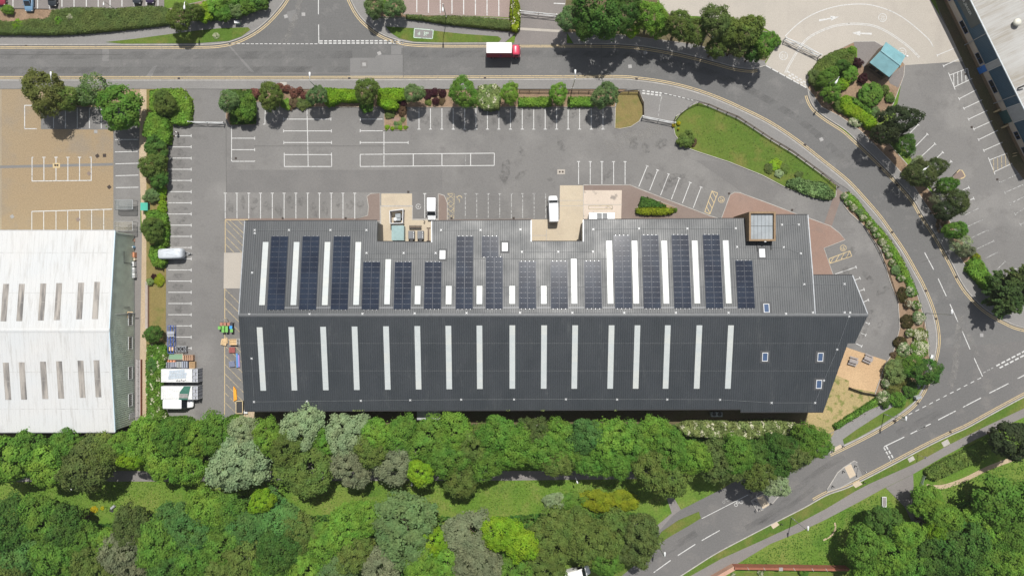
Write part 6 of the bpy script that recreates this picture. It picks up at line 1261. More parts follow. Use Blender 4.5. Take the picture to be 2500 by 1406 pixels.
# picnic tables, bench, box, trolley
def picnic(label, px, py, rz):
    o = E('picnic_table', label, 'picnic table', W(px, py, 0) + Vector((0, 0, .06)), rz, 'picnic tables on the wood chip patio'); m = MB()
    for k in range(5): m.box((0, -.32 + k * .16, .72), (1.8, .14, .04))
    m.obj('tabletop', M['greywood'], o, local=True)
    for s in (-1, 1):
        m = MB(); m.box((0, s * .72 - .08, .42), (1.8, .13, .04)).box((0, s * .72 + .08, .42), (1.8, .13, .04)); m.obj('bench_seat', M['greywood'], o, local=True)
        m = MB(); m.bar((s * .65, -.75, .0), (s * .65, -.25, .72), .08, .1); m.bar((s * .65, .75, 0), (s * .65, .25, .72), .08, .1); m.bar((s * .65, -.85, .38), (s * .65, .85, .38), .08, .1); m.obj('leg_frame', M['greywood'], o, local=True)
picnic('picnic table nearer the warehouse, left of two', 2080, 881, radians(-17)); picnic('picnic table farther from the warehouse, right of two', 2116, 875, radians(-24))
o = E('park_bench', 'white framed grey bench on the grass beside the dark round tree', 'bench', W(2156, 1223)); m = MB()
for k in range(4): m.box((-.24 + k * .16, 0, .42), (.13, 1.9, .04))
m.obj('seat', M['greywood'], o, local=True); m = MB()
for s in (-1, 1): m.box((0, s * 1.0, .38), (.85, .12, .1)); m.bar((-.3, s * .9, 0), (-.3, s * .9, .42), .08, .08); m.bar((.3, s * .9, 0), (.3, s * .9, .42), .08, .08)
m.bar((-.4, -1.0, .45), (-.4, 1.0, .45), .1, .1); m.bar((.4, -1, .45), (.4, 1, .45), .1, .1); m.obj('frame', M['whitepaint'], o, local=True)
o = E('litter_bin', 'small grey litter bin lying in the grass clearing near yellow flowers', 'bin', W(278, 1236), .7); MB().tube((-.5, 0, .28), (.45, 0, .28), .28, n=14).obj('drum', M['greypaint'], o, local=True); MB().box((-.9, -.35, 0), (.5, .8, .08), .5).obj('lid', M['darkmetal'], o, local=True)
o = E('utility_cabinet', 'pale utility cabinet on the verge in the shade of the corner tree', 'cabinet', W(2235, 968), .3); MB().box((0, 0, .1), (1.1, .5, 1.1)).obj('body', M['whitepaint'], o, local=True, bevel=.02); MB().box((0, 0, 1.2), (1.15, .55, .05)).obj('cap', M['steel'], o, local=True); MB().box((.0, -.255, .2), (.04, .02, .9)).obj('door_seam', M['black'], o, local=True)
o = E('notice_panel', 'white panel box on the footway beside the flowering shrubs', 'box', W(2270.5, 872), radians(-12)); MB().box((0, 0, .1), (.5, 1.1, .5)).obj('body', M['whitepaint'], o, local=True, bevel=.03); MB().box((0, 0, .6), (.54, 1.14, .04)).obj('lid', M['tarp'], o, local=True)
o = E('grit_box', 'small white box at the footway edge beside the lime hedge', 'box', W(2362.5, 643), .4); MB().box((0, 0, 0), (.4, .85, .5)).obj('body', M['whitepaint'], o, local=True, bevel=.03); MB().box((0, 0, .5), (.44, .89, .04)).obj('lid', M['tarp'], o, local=True)
o = E('service_cabinet', 'pale green cabinet beside the upper footway at the left junction corner', 'cabinet', W(583, 59)); MB().box((0, 0, .1), (1.0, .5, .9)).obj('body', plain('pale_green_metal', (.30, .38, .33), .5, .1, .4, .1), o, local=True, bevel=.02); MB().box((0, 0, 1.0), (1.06, .56, .05)).obj('cap', M['steel'], o, local=True)
for px, py, sx, sy, l, z in ((692, 206, 1.4, .75, 'pale paved inspection cover on the lower footway', ZF), (2308, 1081, 1.5, 1.1, 'pale concrete cover in the grass verge, upper of two', ZF), (2224, 1120, 1.3, .9, 'pale concrete cover in the grass verge, lower of two', ZF)):
    o = E('inspection_cover', l, 'cover', W(px, py) + Vector((0, 0, z)), .5 if px > 1000 else 0, 'inspection covers in the verges'); MB().box((0, 0, 0), (sx, sy, .03)).obj('frame', M['concrete'], o, local=True); MB().box((0, 0, .03), (sx * .8, sy * .75, .012)).obj('lid', M['kerb'], o, local=True)
# ------------------------------------------------------------------ person by the left gate
o = E('person', 'person in a white shirt and dark trousers standing near the left gate', 'person', W(436.5, 326.5), radians(150))
bp = [(0, 0, .93), (0, 0, 1.15), (0, 0, 1.38), (0, .01, 1.50), (0, .02, 1.60), (0, .02, 1.74)]; be = [(0, 1), (1, 2), (2, 3), (3, 4), (4, 5)]; br = [.15, .13, .16, .06, .09, .085]
for s, st in ((-1, .16), (1, -.12)):
    n = len(bp); bp += [(s * .10, .02, .86), (s * .11, st * .5, .48), (s * .11, st - .05, .08), (s * .11, st + .12, .04)]; be += [(0, n), (n, n + 1), (n + 1, n + 2), (n + 2, n + 3)]; br += [.085, .06, .045, .035]
    n = len(bp); bp += [(s * .19, 0, 1.42), (s * .25, -.02 - st * .5, 1.16), (s * .27, .08 - st, .94), (s * .275, .11 - st, .87)]; be += [(2, n), (n, n + 1), (n + 1, n + 2), (n + 2, n + 3)]; br += [.06, .045, .032, .03]; h = n + 3
    for k in range(4): n = len(bp); a = (k - 1.5) * .022; L = (.075, .088, .082, .065)[k]; bp += [(s * .275 + a * .3, .11 - st + a, .83), (s * .27 + a * .4, .115 - st + a * 1.1, .83 - L * .6), (s * .258 + a * .4, .12 - st + a * 1.1, .83 - L)]; be += [(h, n), (n, n + 1), (n + 1, n + 2)]; br += [.010, .009, .007]
    n = len(bp); bp += [(s * .255, .15 - st, .86), (s * .245, .165 - st, .82)]; be += [(h, n), (n, n + 1)]; br += [.011, .008]
def skinobj(name, pts, edges, rad, mat, col=None):
    me = bpy.data.meshes.new(name); me.from_pydata(pts, edges, []); me.materials.append(mat); p = bpy.data.objects.new(name, me); COL.objects.link(p); p.parent = o
    p.modifiers.new('skin', 'SKIN')
    if not me.skin_vertices:
        bpy.context.view_layer.objects.active = p; bpy.ops.mesh.customdata_skin_add()
    d = me.skin_vertices[0].data
    for i, r in enumerate(rad): d[i].radius = (r, r)
    d[0].use_root = True; q = p.modifiers.new('sub', 'SUBSURF'); q.levels = 1; q.render_levels = 1
    for f in me.polygons: f.use_smooth = True
    if col: p.color = (*col, 1)
    return p
skinobj('body', bp, be, br, M['skin'])
skinobj('shirt', [(0, 0, .92), (0, 0, 1.15), (0, 0, 1.40), (-.20, 0, 1.42), (-.245, -.09, 1.2), (.20, 0, 1.42), (.245, .05, 1.2)], [(0, 1), (1, 2), (2, 3), (3, 4), (2, 5), (5, 6)], [.165, .15, .185, .085, .07, .085, .07], M['cloth'], (.75, .75, .76))
skinobj('trousers', [(0, 0, .95), (-.10, .02, .86), (-.11, .08, .48), (-.11, .11, .1), (.10, .02, .86), (.11, -.06, .48), (.11, -.17, .1)], [(0, 1), (1, 2), (2, 3), (0, 4), (4, 5), (5, 6)], [.16, .10, .078, .065, .10, .078, .065], M['cloth'], (.02, .022, .035))
MB().lathe((0, .01, 1.66), [(.088, 0), (.1, .05), (.095, .11), (.06, .16), (.01, .175)], 14).obj('hair', M['black'], o, local=True, smooth=True)
fm = MB().box((-.033, .105, 1.675), (.022, .012, .012)).box((.033, .105, 1.675), (.022, .012, .012)); fm.obj('eyes', M['black'], o, local=True); MB().box((0, .115, 1.635), (.022, .03, .04), ty=.4).obj('nose', M['skin'], o, local=True); MB().box((0, .105, 1.60), (.045, .012, .008)).obj('mouth', M['brickred'], o, local=True)
for s, st in ((-1, .16), (1, -.12)): MB().box((s * .11, st + .02, .0), (.09, .27, .08), ty=.8).obj('shoe', M['black'], o, local=True, bevel=.02)
for s in (-1, 1): MB().box((s * .092, .02, 1.64), (.02, .035, .06)).obj('ear', M['skin'], o, local=True)
# ------------------------------------------------------------------ foliage
rs = np.random.RandomState(5)
def unit(a): return a / np.maximum(np.linalg.norm(a, axis=1, keepdims=True), 1e-9)
def leafmesh(name, p, nrm, size, tint, mats, mi=None, asp=1.0, r=rs):
    n = len(p); nrm = unit(nrm); t = unit(np.cross(nrm, unit(r.normal(size=(n, 3))))); b = np.cross(nrm, t); s = size[:, None] * .5
    v = np.stack([p + t * s * asp, p + b * s, p - t * s * asp, p - b * s], 1).reshape(-1, 3)
    me = bpy.data.meshes.new(name); me.vertices.add(4 * n); me.vertices.foreach_set('co', v.astype(np.float32).ravel())
    me.loops.add(4 * n); me.loops.foreach_set('vertex_index', np.arange(4 * n, dtype=np.int32)); me.polygons.add(n)
    me.polygons.foreach_set('loop_start', np.arange(0, 4 * n, 4, dtype=np.int32)); me.polygons.foreach_set('loop_total', np.full(n, 4, dtype=np.int32))
    for m in mats: me.materials.append(m)
    if mi is not None: me.polygons.foreach_set('material_index', mi.astype(np.int32))
    me.update(calc_edges=True); a = me.attributes.new('tint', 'FLOAT', 'FACE'); a.data.foreach_set('value', tint.astype(np.float32)); return me
def crown(name, seed, ncl, nl, ls, rc=.28, droop=.0, flower=0.0, flat=1.0, tight=False, asp=1.0, spread=.25):
    r = np.random.RandomState(seed)
    kk = np.arange(ncl) + .5; zz_ = 1 - kk / ncl * 1.5; an = kk * 2.39996 + r.uniform(0, 6.28); sq = np.sqrt(np.maximum(0, 1 - zz_ ** 2)); d = unit(np.stack([sq * np.cos(an), sq * np.sin(an), zz_], 1) + r.normal(size=(ncl, 3)) * .16)
    ph = r.uniform(0, 6.28, 3); az = np.arctan2(d[:, 1], d[:, 0]); irr = 1 + .13 * np.sin(2 * az + ph[0]) + .10 * np.sin(3 * az + ph[1]) + .06 * np.sin(5 * az + ph[2])
    if tight: irr[:] = 1
    rad = (1 - rc * .8) * r.uniform(.80 if not tight else .95, 1.02, ncl) * irr
    c = d * rad[:, None]; c[:, 2] *= .82; rcs = rc * (r.uniform(.5, 1.5, ncl) if not tight else r.uniform(.8, 1.2, ncl)); ct = r.uniform(.88, 1.14, ncl)
    k = r.randint(0, ncl, nl); q = unit(r.normal(size=(nl, 3)) + d[k] * .75 + np.array([0, 0, .35])); rr_ = rcs[k] * r.uniform(.72, 1.06, nl)
    p = c[k] + q * rr_[:, None]; p[:, 2] -= droop * (np.hypot(p[:, 0], p[:, 1]) ** 2) * .5
    ex = r.uniform(size=nl) < (.10 if not tight else .02); p += q * (ex * r.uniform(0, .13, nl))[:, None]; p[:, 2] *= flat; nrm = q * .8 + d[k] * .25 + np.array([0, 0, .45]) + r.normal(size=(nl, 3)) * spread * 1.6
    t = ct[k] * r.uniform(.88, 1.15, nl); s = ls * r.uniform(.65, 1.35, nl); mi = None
    if flower:
        fc = r.uniform(size=ncl) < flower * 1.6; mi = ((fc[k]) & (r.uniform(size=nl) < .62) & (q[:, 2] > .0)).astype(int)
    return leafmesh(name, p, nrm, s, t, [M['leaf'], M['blossom']], mi, asp, r)
def conifer(name, seed, nl, ls):
    r = np.random.RandomState(seed); A = 46; az = r.uniform(0, 6.28, A); el = r.uniform(-.15, .55, A); L = r.uniform(.7, 1.08, A) * np.cos(el) ; z0 = r.uniform(-.6, .55, A)
    k = r.randint(0, A, nl); u = r.uniform(.12, 1, nl) ** .8; w = (1 - u) * .20 + .035; side = r.normal(size=nl) * w * .6
    ca, sa = np.cos(az[k]), np.sin(az[k]); LL = L[k] * (1 - .35 * np.maximum(z0[k], 0))
    p = np.stack([ca * u * LL - sa * side, sa * u * LL + ca * side, z0[k] + np.sin(el[k]) * u * .5 - .18 * u * u + r.normal(size=nl) * .03], 1)
    return leafmesh(name, p, np.array([0, 0, 1.0]) + r.normal(size=(nl, 3)) * .45, ls * r.uniform(.6, 1.4, nl), (.7 + .6 * u) * r.uniform(.8, 1.2, nl), [M['leaf']], None, 1.8, r)
PR = {}
for i in range(4):
    PR['broad', i] = crown('crown_leaves', 10 + i, 105, 10500, .066, .19); PR['fine', i] = crown('feathery_leaves', 20 + i, 125, 12500, .054, .178, .2, asp=1.6, spread=.4)
    PR['mid', i] = crown('mid_crown_leaves', 30 + i, 52, 4600, .105, .25); PR['small', i] = crown('shrub_leaves', 40 + i, 18, 1300, .20, .36, flat=.9)
for i in range(2):
    PR['lobed', i] = crown('lobed_leaves', 50 + i, 80, 7400, .088, .20, spread=.18); PR['ball', i] = crown('clipped_leaves', 60 + i, 60, 3600, .11, .22, tight=True, spread=.2)
    PR['flower', i] = crown('flowering_leaves', 70 + i, 34, 4200, .10, .30, flower=.24); PR['sparse', i] = crown('sparse_leaves', 80 + i, 50, 2600, .065, .22, .2, asp=1.5, spread=.4)
    PR['conifer', i] = conifer('conifer_leaves', 90 + i, 6500, .075)
NV = {'broad': 4, 'fine': 4, 'mid': 4, 'small': 4, 'lobed': 2, 'ball': 2, 'flower': 2, 'sparse': 2, 'conifer': 2}
def trunk_mesh(seed, mat):
    r = random.Random(seed); m = MB(); pts = [(0, 0, 0), (r.uniform(-.01, .01), r.uniform(-.01, .01), .25), (r.uniform(-.02, .02), r.uniform(-.02, .02), .5), (0, 0, .8)]
    for i, (a, b) in enumerate(((.032, .024), (.024, .017), (.017, .006))): m.tube(pts[i], pts[i + 1], a, b, 8)
    for k in range(8):
        z = r.uniform(.3, .62); a = k * 2.4 + r.uniform(-.4, .4); L = r.uniform(.16, .28); e = (L * cos(a), L * sin(a), z + r.uniform(.1, .25)); mid = (e[0] * .55, e[1] * .55, z + (e[2] - z) * .4)
        m.tube((0, 0, z), mid, .011, .008, 6); m.tube(mid, e, .008, .003, 6)
    return m.mesh('trunk', M[mat])
TRK = [trunk_mesh(i, 'bark') for i in range(3)]; TRB = [trunk_mesh(9 + i, 'palebark') for i in range(2)]
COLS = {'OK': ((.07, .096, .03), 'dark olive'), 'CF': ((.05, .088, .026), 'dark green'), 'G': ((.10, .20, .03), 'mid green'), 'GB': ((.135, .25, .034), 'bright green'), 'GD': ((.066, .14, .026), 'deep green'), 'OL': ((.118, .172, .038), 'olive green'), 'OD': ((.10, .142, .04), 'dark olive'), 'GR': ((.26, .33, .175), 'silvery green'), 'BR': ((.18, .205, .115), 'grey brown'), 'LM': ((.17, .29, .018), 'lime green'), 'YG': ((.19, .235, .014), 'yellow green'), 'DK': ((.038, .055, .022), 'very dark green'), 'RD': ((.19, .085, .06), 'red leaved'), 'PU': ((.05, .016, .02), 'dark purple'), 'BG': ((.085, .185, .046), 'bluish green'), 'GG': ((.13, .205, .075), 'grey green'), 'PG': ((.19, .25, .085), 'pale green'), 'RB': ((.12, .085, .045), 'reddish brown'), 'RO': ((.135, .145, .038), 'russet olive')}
cnt = [0]; HM = 1.0; RZ = .46
def shade(k, amt=.12):
    c = COLS[k][0]; f = 1 + random.uniform(-amt, amt); g = 1 + random.uniform(-.06, .06); return (c[0] * f * g, c[1] * f, c[2] * f)
def tree(label, px, py, r, col, style='broad', h=None, ry=None, group=None, name='broadleaf_tree', pale=False, cat='tree'):
    """r, ry: crown radius as read on the plan"""
    ry = ry or r; h = (h or max(2.2, min(10.5, r / S * 1.55 + 2.4))) * HM; rz = min(RZ * h, max(r, ry) / S * .95); zc = h - rz * .9
    p = W(px, py, zc); f = (H - zc) / H; cnt[0] += 1; i = cnt[0]
    o = E(name, label, cat, (p.x, p.y, 0), 0, group)
    tk = bpy.data.objects.new('trunk', (TRB if pale else TRK)[i % 2]); COL.objects.link(tk); tk.parent = o; tk.scale = (h * .9, h * .9, h * .8); tk.rotation_euler = (0, 0, i * 1.7)
    c = bpy.data.objects.new('crown', PR[style, i % NV[style]]); COL.objects.link(c); c.parent = o; c.location = (0, 0, zc); c.rotation_euler = (0, 0, 0 if ry != r else i * 2.1); c.scale = (r / S * f, ry / S * f, rz); c.color = (*shade(col), 1)
    return o
def shrub(label, px, py, r, col, style='small', h=None, ry=None, group=None, name='shrub', rz_=None):
    ry = ry or r; h = h or max(.5, min(2.2, r / S * 1.1)); rz = h * .62; zc = h - rz * .85; p = W(px, py, zc); cnt[0] += 1; i = cnt[0]; f = (H - zc) / H
    c = bpy.data.objects.new(name, PR[style, i % NV[style]]); COL.objects.link(c); c.location = (p.x, p.y, zc); c.rotation_euler = (0, 0, rz_ if rz_ is not None else (0 if ry != r else i * 2.1)); c.scale = (r / S * f, ry / S * f, rz); c.color = (*shade(col, .08), 1)
    return tag(c, label, 'shrub', group)
def inpoly(p, poly):
    x, y = p[:, 0], p[:, 1]; c = np.zeros(len(p), bool); n = len(poly)
    for i in range(n):
        x0, y0 = poly[i]; x1, y1 = poly[(i + 1) % n]
        if y0 == y1: continue
        c ^= ((y0 > y) != (y1 > y)) & (x < (x1 - x0) * (y - y0) / (y1 - y0) + x0)
    return c
def hedge(label, pts, h, col, ls=.30, dens=42, name='hedge', cat='hedge', lump=.12, flower=0.0, group=None, core=True, spread=.35, kind=None, zlow=0.0):
    w = [(p.x, p.y) for p in P(pts, h)]; a = np.array(w); lo, hi = a.min(0), a.max(0); r = np.random.RandomState(int(abs(pts[0][0] * 7 + pts[0][1] * 3)) % 9999)
    area = abs(sum(w[i][0] * w[(i + 1) % len(w)][1] - w[(i + 1) % len(w)][0] * w[i][1] for i in range(len(w)))) / 2
    n = int(dens * (hi - lo).prod() * 1.0); q = r.uniform(lo, hi, (n, 2)); q = q[inpoly(q, w)]
    g = r.uniform(0, 6.28, (5, 3)); z = np.zeros(len(q))
    for k in range(5): fr = .9 + .7 * k; z += np.sin(q[:, 0] * fr * cos(g[k, 0]) + q[:, 1] * fr * sin(g[k, 0]) + g[k, 1]) / (1 + .4 * k)
    # distance to the edge: round the shoulders
    dmin = np.full(len(q), 9.0)
    for i in range(len(w)):
        A, B = np.array(w[i]), np.array(w[(i + 1) % len(w)]); d = B - A; u = np.clip(((q - A) @ d) / max(d @ d, 1e-6), 0, 1); dmin = np.minimum(dmin, np.linalg.norm(q - (A + u[:, None] * d), axis=1))
    sh = np.clip(dmin / .45, 0, 1); zz = h * (1 + lump * .45 * z) - (1 - sh) ** 2 * min(.45, h * .4) + r.normal(size=len(q)) * ls * .18
    if zlow: zz = r.uniform(zlow, 1, len(q)) * zz
    p = np.column_stack([q + r.normal(size=q.shape) * .06, zz]); nr = np.column_stack([np.zeros((len(q), 2)), np.ones(len(q))]) + r.normal(size=(len(q), 3)) * spread
    L = 0; sp, sn = [], []
    for i in range(len(w)):
        A, B = np.array(w[i]), np.array(w[(i + 1) % len(w)]); d = B - A; l = np.linalg.norm(d); k = int(l * h * dens * .75) + 1; u = r.uniform(0, 1, k); t = np.array([d[1], -d[0]]) / max(l, 1e-6)
        zs = r.uniform(.02, 1, k) * h * .92; pp = A + u[:, None] * d + t * r.normal(size=(k, 1)) * .07; sp.append(np.column_stack([pp, zs])); sn.append(np.column_stack([np.tile(t, (k, 1)), np.full(k, .3)]) + r.normal(size=(k, 3)) * spread)
    sgn = sum(w[i][0] * w[(i + 1) % len(w)][1] - w[(i + 1) % len(w)][0] * w[i][1] for i in range(len(w))); p = np.vstack([p] + sp); nr = np.vstack([nr] + [x * (np.array([1, 1, 1]) if sgn > 0 else np.array([-1, -1, 1])) for x in sn])
    N = len(p); tl_ = 1 + .14 * np.sin(p[:, 0] * 1.7 + g[0, 2]) * np.sin(p[:, 1] * 1.9 + g[1, 2]); tint = tl_ * r.uniform(.78, 1.22, N); mi = None
    if flower: mi = ((np.sin(p[:, 0] * 2.3 + 1) * np.sin(p[:, 1] * 2.1) + .5 * np.sin(p[:, 0] * 5) > .75 - flower) & (r.uniform(size=N) < .5) & (p[:, 2] > h * .6)).astype(int)
    c = a.mean(0); p[:, :2] -= c; me = leafmesh(name + '_leaves', p, nr, ls * r.uniform(.65, 1.35, N), tint, [M['leaf'], M['blossom']], mi, 1.0, r)
    o = bpy.data.objects.new(name, me); COL.objects.link(o); o.location = (c[0], c[1], 0); o.color = (*shade(col, .05), 1); tag(o, label, cat, group, kind)
    if core and area > .5:
        q = inset(w, min(.22, .12 * area ** .5)); MB().prism([(v[0] - c[0], v[1] - c[1]) for v in q], 0, h * (.80 if h > .7 else .7)).obj('branch_core', M['leafcore'], o, local=True, color=COLS[col][0])
    return o
M['leafcore'] = plain('inner_foliage', (1, 1, 1), .9, 0, .05, .4, 3.0, objcol=True)
# ---- top left
hedge('long clipped olive brown hedge along the top left car park', [(150, 20), (180, 17), (250, 18), (282, 20), (320, 16), (365, 14), (395, 15), (412, 22), (416, 56), (390, 60), (280, 72), (200, 79), (120, 83), (0, 82), (-30, 82), (-30, 40), (0, 50), (38, 52), (75, 45), (105, 46), (118, 40), (125, 24)], 1.2, 'OD', .22, 60, lump=.05, spread=.2)
shrub('small bright green bush in the hedge corner beside the red car', 20, 25, 13, 'GB', 'mid', 1.6); shrub('bright green sapling growing through the olive hedge', 146, 51, 9, 'GB', h=1.7, ry=13); shrub('pale flowering shoot in the olive hedge right of the green sapling', 174, 45, 9, 'PG', 'flower', 1.5); shrub('low yellowish shrub at the left end of the olive hedge', 45, 66, 16, 'LM', h=1.3)
for x, y, r, c, l, s, h in ((438, 42, 32, 'OL', 'olive tree in front of the long hedge with a lamp over it', 'fine', 6.5), (470, 30, 22, 'OL', 'smaller olive tree at the right of the lamp on the upper footway', 'fine', 5.5)): tree(l, x, y, r, c, s, h)
for x, y, r, c, l in ((500, 32, 22, 'LM', 'yellow green bush right of the lamp trees, at the left of the corner thicket'), (525, 12, 26, 'GB', 'bright green bush at the top of the corner thicket'), (548, 34, 20, 'G', 'mid green bush at the lower edge of the corner thicket'), (578, 28, 18, 'GG', 'grey green bush over the pale cabinet'), (560, 5, 22, 'G', 'green bush behind the grey green one in the corner thicket'), (606, 18, 20, 'G', 'green bush near the right end of the corner thicket'), (635, 8, 20, 'GD', 'deep green bush at the right tip of the corner thicket')): tree(l, x, y, r, c, 'mid', 3.0, cat='shrub', name='shrub', group='corner thicket at the junction')
hedge('low dense green hedge below the corner thicket', [(470, 20), (500, 12), (640, -20), (660, -10), (620, 22), (575, 38), (500, 48), (470, 45)], 1.3, 'G', .28, 34)
tree('grey green tree at the right corner of the junction, left of two', 912, 16, 25, 'GG', 'fine', 5.5); tree('grey green tree at the right corner of the junction, right of two', 962, 18, 25, 'GG', 'fine', 5.5); shrub('bright bush between the two grey green junction trees', 937, 12, 14, 'GB', 'mid', 2.0)
hedge('narrow clipped dark green hedge below the pink car park', [(990, 35), (1030, 36), (1035, 39), (1100, 37), (1180, 42), (1240, 47), (1253, 56), (1250, 73), (1180, 66), (1090, 57), (1040, 49), (1020, 46), (990, 43)], 1.1, 'OD', .22, 60, lump=.05, spread=.2)
hedge('yellow striped spiky shrub column beside the gate', [(1248, -10), (1263, -10), (1270, 20), (1269, 65), (1260, 76), (1248, 70), (1245, 30)], 1.5, 'YG', .3, 40, 'spiky_shrub', 'shrub', .3, flower=.25)
# ---- trees on the bend
HM = 1.42
for x, y, r, c, s, h, l in ((1387, 45, 28, 'GG', 'fine', 5.5, 'grey green tree at the left end of the bend wood'), (1462, 20, 62, 'GD', 'broad', 9.5, 'large dark tree dominating the left of the bend wood'), (1432, 60, 34, 'GD', 'broad', 7, 'deep green tree under the large dark one'), (1520, 30, 45, 'GD', 'broad', 8.5, 'deep green tree right of the large dark one'), (1480, 66, 30, 'G', 'mid', 5, 'green tree at the lower edge of the bend wood'), (1590, 42, 40, 'GB', 'fine', 7, 'bright feathery tree in the middle of the bend wood'), (1540, 68, 24, 'LM', 'mid', 4.5, 'small lime tree in front of the bright feathery one'), (1612, 70, 26, 'GB', 'mid', 4.5, 'small bright tree right of the lime one at the bend'), (1660, 62, 36, 'OL', 'fine', 7, 'olive tree left of centre on the bend'), (1700, 75, 30, 'OL', 'fine', 6.5, 'olive tree next to the one left of centre on the bend'), (1748, 52, 38, 'OD', 'broad', 8.5, 'dark bushy tree behind the bend lamp'), (1780, 78, 34, 'OL', 'fine', 7.5, 'olive tree at the bend lamp'), (1752, 112, 28, 'OL', 'fine', 6, 'olive tree in front of the bend lamp'), (1822, 75, 40, 'OL', 'fine', 8, 'broad olive tree right of the bend lamp'), (1800, 108, 28, 'OD', 'mid', 6, 'dark olive tree below the broad one at the bend'), (1868, 108, 30, 'G', 'broad', 6.5, 'green tree at the gate end of the bend wood'), (1842, 128, 24, 'GD', 'mid', 5, 'small deep green tree nearest the apron gate')): tree(l, x, y, r, c, s, h, group='wood on the road bend')
shrub('small bush at the right tip of the bend wood by the apron gate', 1895, 103, 12, 'G', 'mid', 1.8)
HM = 1.25
# ---- tan yard and left boundary
tree('big russet tinged tree with a lamp over it in the tan yard', 112, 226, 50, 'RO', 'broad', 7.5, 52); tree('dark olive tree right of the russet tinged one', 160, 240, 34, 'OL', 'broad', 5.5); tree('thin grey feathery tree between the russet and the bright round trees', 228, 218, 42, 'GG', 'sparse', 6, 38); shrub('low green bush under the thin grey tree', 205, 235, 22, 'G', 'mid', 1.6); hedge('dark low hedge under the thin grey tree', [(176, 225), (250, 222), (255, 252), (180, 254)], .9, 'GD', .3, 30)
tree('bright glossy round tree at the right edge of the tan yard', 293, 263, 52, 'G', 'lobed', 6.5)
hedge('broad clipped green hedge with cut corner left of the gate drive', [(364, 222), (382, 217), (440, 215), (450, 222), (462, 240), (465, 265), (462, 298), (445, 304), (418, 300), (410, 285), (380, 275), (362, 265)], 1.5, 'GB', .34, 36, lump=.12)
tree('dull olive tree growing out of the broad clipped hedge', 402, 252, 30, 'OL', 'fine', 3.6)
hedge('clipped bright hedge block below the broad one', [(362, 275), (385, 270), (408, 292), (410, 330), (406, 350), (380, 340), (345, 330), (350, 300)], 2.2, 'GB', .34, 36, lump=.12)
tree('dark green tree under the bright hedge block in the left border', 380, 360, 28, 'GD', 'mid', 3.0); tree('olive tree leaning over the gravel strip in the left border', 372, 405, 32, 'OL', 'fine', 4.2); shrub('round lime bush right of the leaning olive tree', 395, 395, 13, 'LM', 'ball', 1.5); tree('dark green bushy tree below the leaning olive tree', 388, 435, 24, 'GD', 'mid', 3.0)
for x, y, r, l in ((395, 466, 12.5, 'clipped lime ball, first from the top in the left border row'), (397, 482, 9, 'clipped lime ball, second from the top in the left border row'), (397, 497, 9.5, 'clipped lime ball, third from the top in the left border row'), (396, 511, 12, 'clipped lime ball, fourth from the top in the left border row')): shrub(l, x, y, r, 'LM', 'ball', 1.2, group='row of clipped lime balls')
shrub('grey green bush left of the lime balls', 372, 478, 19, 'GG', 'mid', 1.8); hedge('leafy bright hedge below the lime balls', [(352, 517), (378, 512), (402, 522), (408, 560), (405, 600), (380, 598), (365, 580), (358, 540)], 1.4, 'GB', .42, 28, lump=.2, spread=.5)
tree('feathery olive tree over the leafy hedge beside the lower cycle shelter', 372, 560, 29, 'OL', 'fine', 3.8); hedge('leafy bright hedge beside the covered caravan', [(366, 600), (392, 598), (402, 615), (402, 640), (392, 652), (372, 648), (362, 625)], 1.5, 'GB', .42, 28, lump=.2, spread=.5)
shrub('small pale bush in the long grass at the low brick wall', 366, 688, 9, 'PG', h=.9); shrub('small purple bush in the long grass', 376, 676, 7, 'PU', h=.7); shrub('yellowish tufty bush in the long grass', 388, 682, 15, 'YG', h=.7); tree('compact deep green round tree in the left border', 374, 815, 21, 'GD', 'mid', 3.2)
hedge('white flowering hedge beside the sheeted loads', [(358, 843), (385, 838), (404, 850), (406, 868), (400, 885), (396, 945), (397, 1000), (404, 1020), (395, 1046), (358, 1046), (356, 960), (355, 890)], 1.5, 'G', .36, 34, lump=.2, flower=.15, spread=.5)
shrub('grey green bush within the white flowering hedge', 372, 892, 16, 'BG', 'mid', 2.1)
hedge('low green hedge along the bottom of the yard', [(398, 1022), (440, 1018), (462, 1022), (470, 1030), (540, 1030), (560, 1016), (575, 1014), (600, 1028), (620, 1040), (600, 1052), (380, 1055)], 1.7, 'G', .40, 30, lump=.2, spread=.5)
HM = 1.5
# ---- planting beds along the lower footway
tree('grey green tree at the left end of the entrance bed', 558, 245, 25, 'GG', 'fine', 4.2); hedge('dark green low hedge behind the entrance bed trees', [(562, 219), (615, 219), (622, 235), (620, 300), (562, 302), (556, 260)], 1.0, 'GD', .36, 30, lump=.2); tree('bright green bush tree at the right of the entrance bed', 600, 268, 26, 'G', 'mid', 2.8, 32); shrub('red leaved shrub between the entrance bed and the first bed tree', 624, 228, 12, 'RD', h=1.4)
tree('olive grey tree above the left end of the centre bays', 662, 235, 32, 'OL', 'fine', 4.6)
for x, y, r, l in ((682, 215, 12, 'red shrub behind the olive grey tree'), (700, 217, 9, 'small red shrub, second along the rail fence'), (718, 226, 12, 'red shrub, third along the rail fence'), (732, 221, 8, 'small red shrub, fourth along the rail fence'), (742, 235, 9, 'red shrub nearest the grey green tree')): shrub(l, x, y, r, 'RD', h=1.3, group='red shrubs by the rail fence')
for x, y, r, c, l in ((700, 254, 14, 'GB', 'bright low bush at the kerb below the red shrubs, left'), (716, 252, 13, 'RB', 'brown low bush at the kerb below the red shrubs, middle'), (738, 254, 15, 'OD', 'dull low bush at the kerb below the red shrubs, right'), (757, 252, 10, 'OL', 'small low bush at the kerb left of the grey green tree')): shrub(l, x, y, r, c, h=.9, group='low bushes at the kerb')
tree('grey green tree left of the lime hedge', 774, 232, 24, 'GG', 'fine', 4.0)
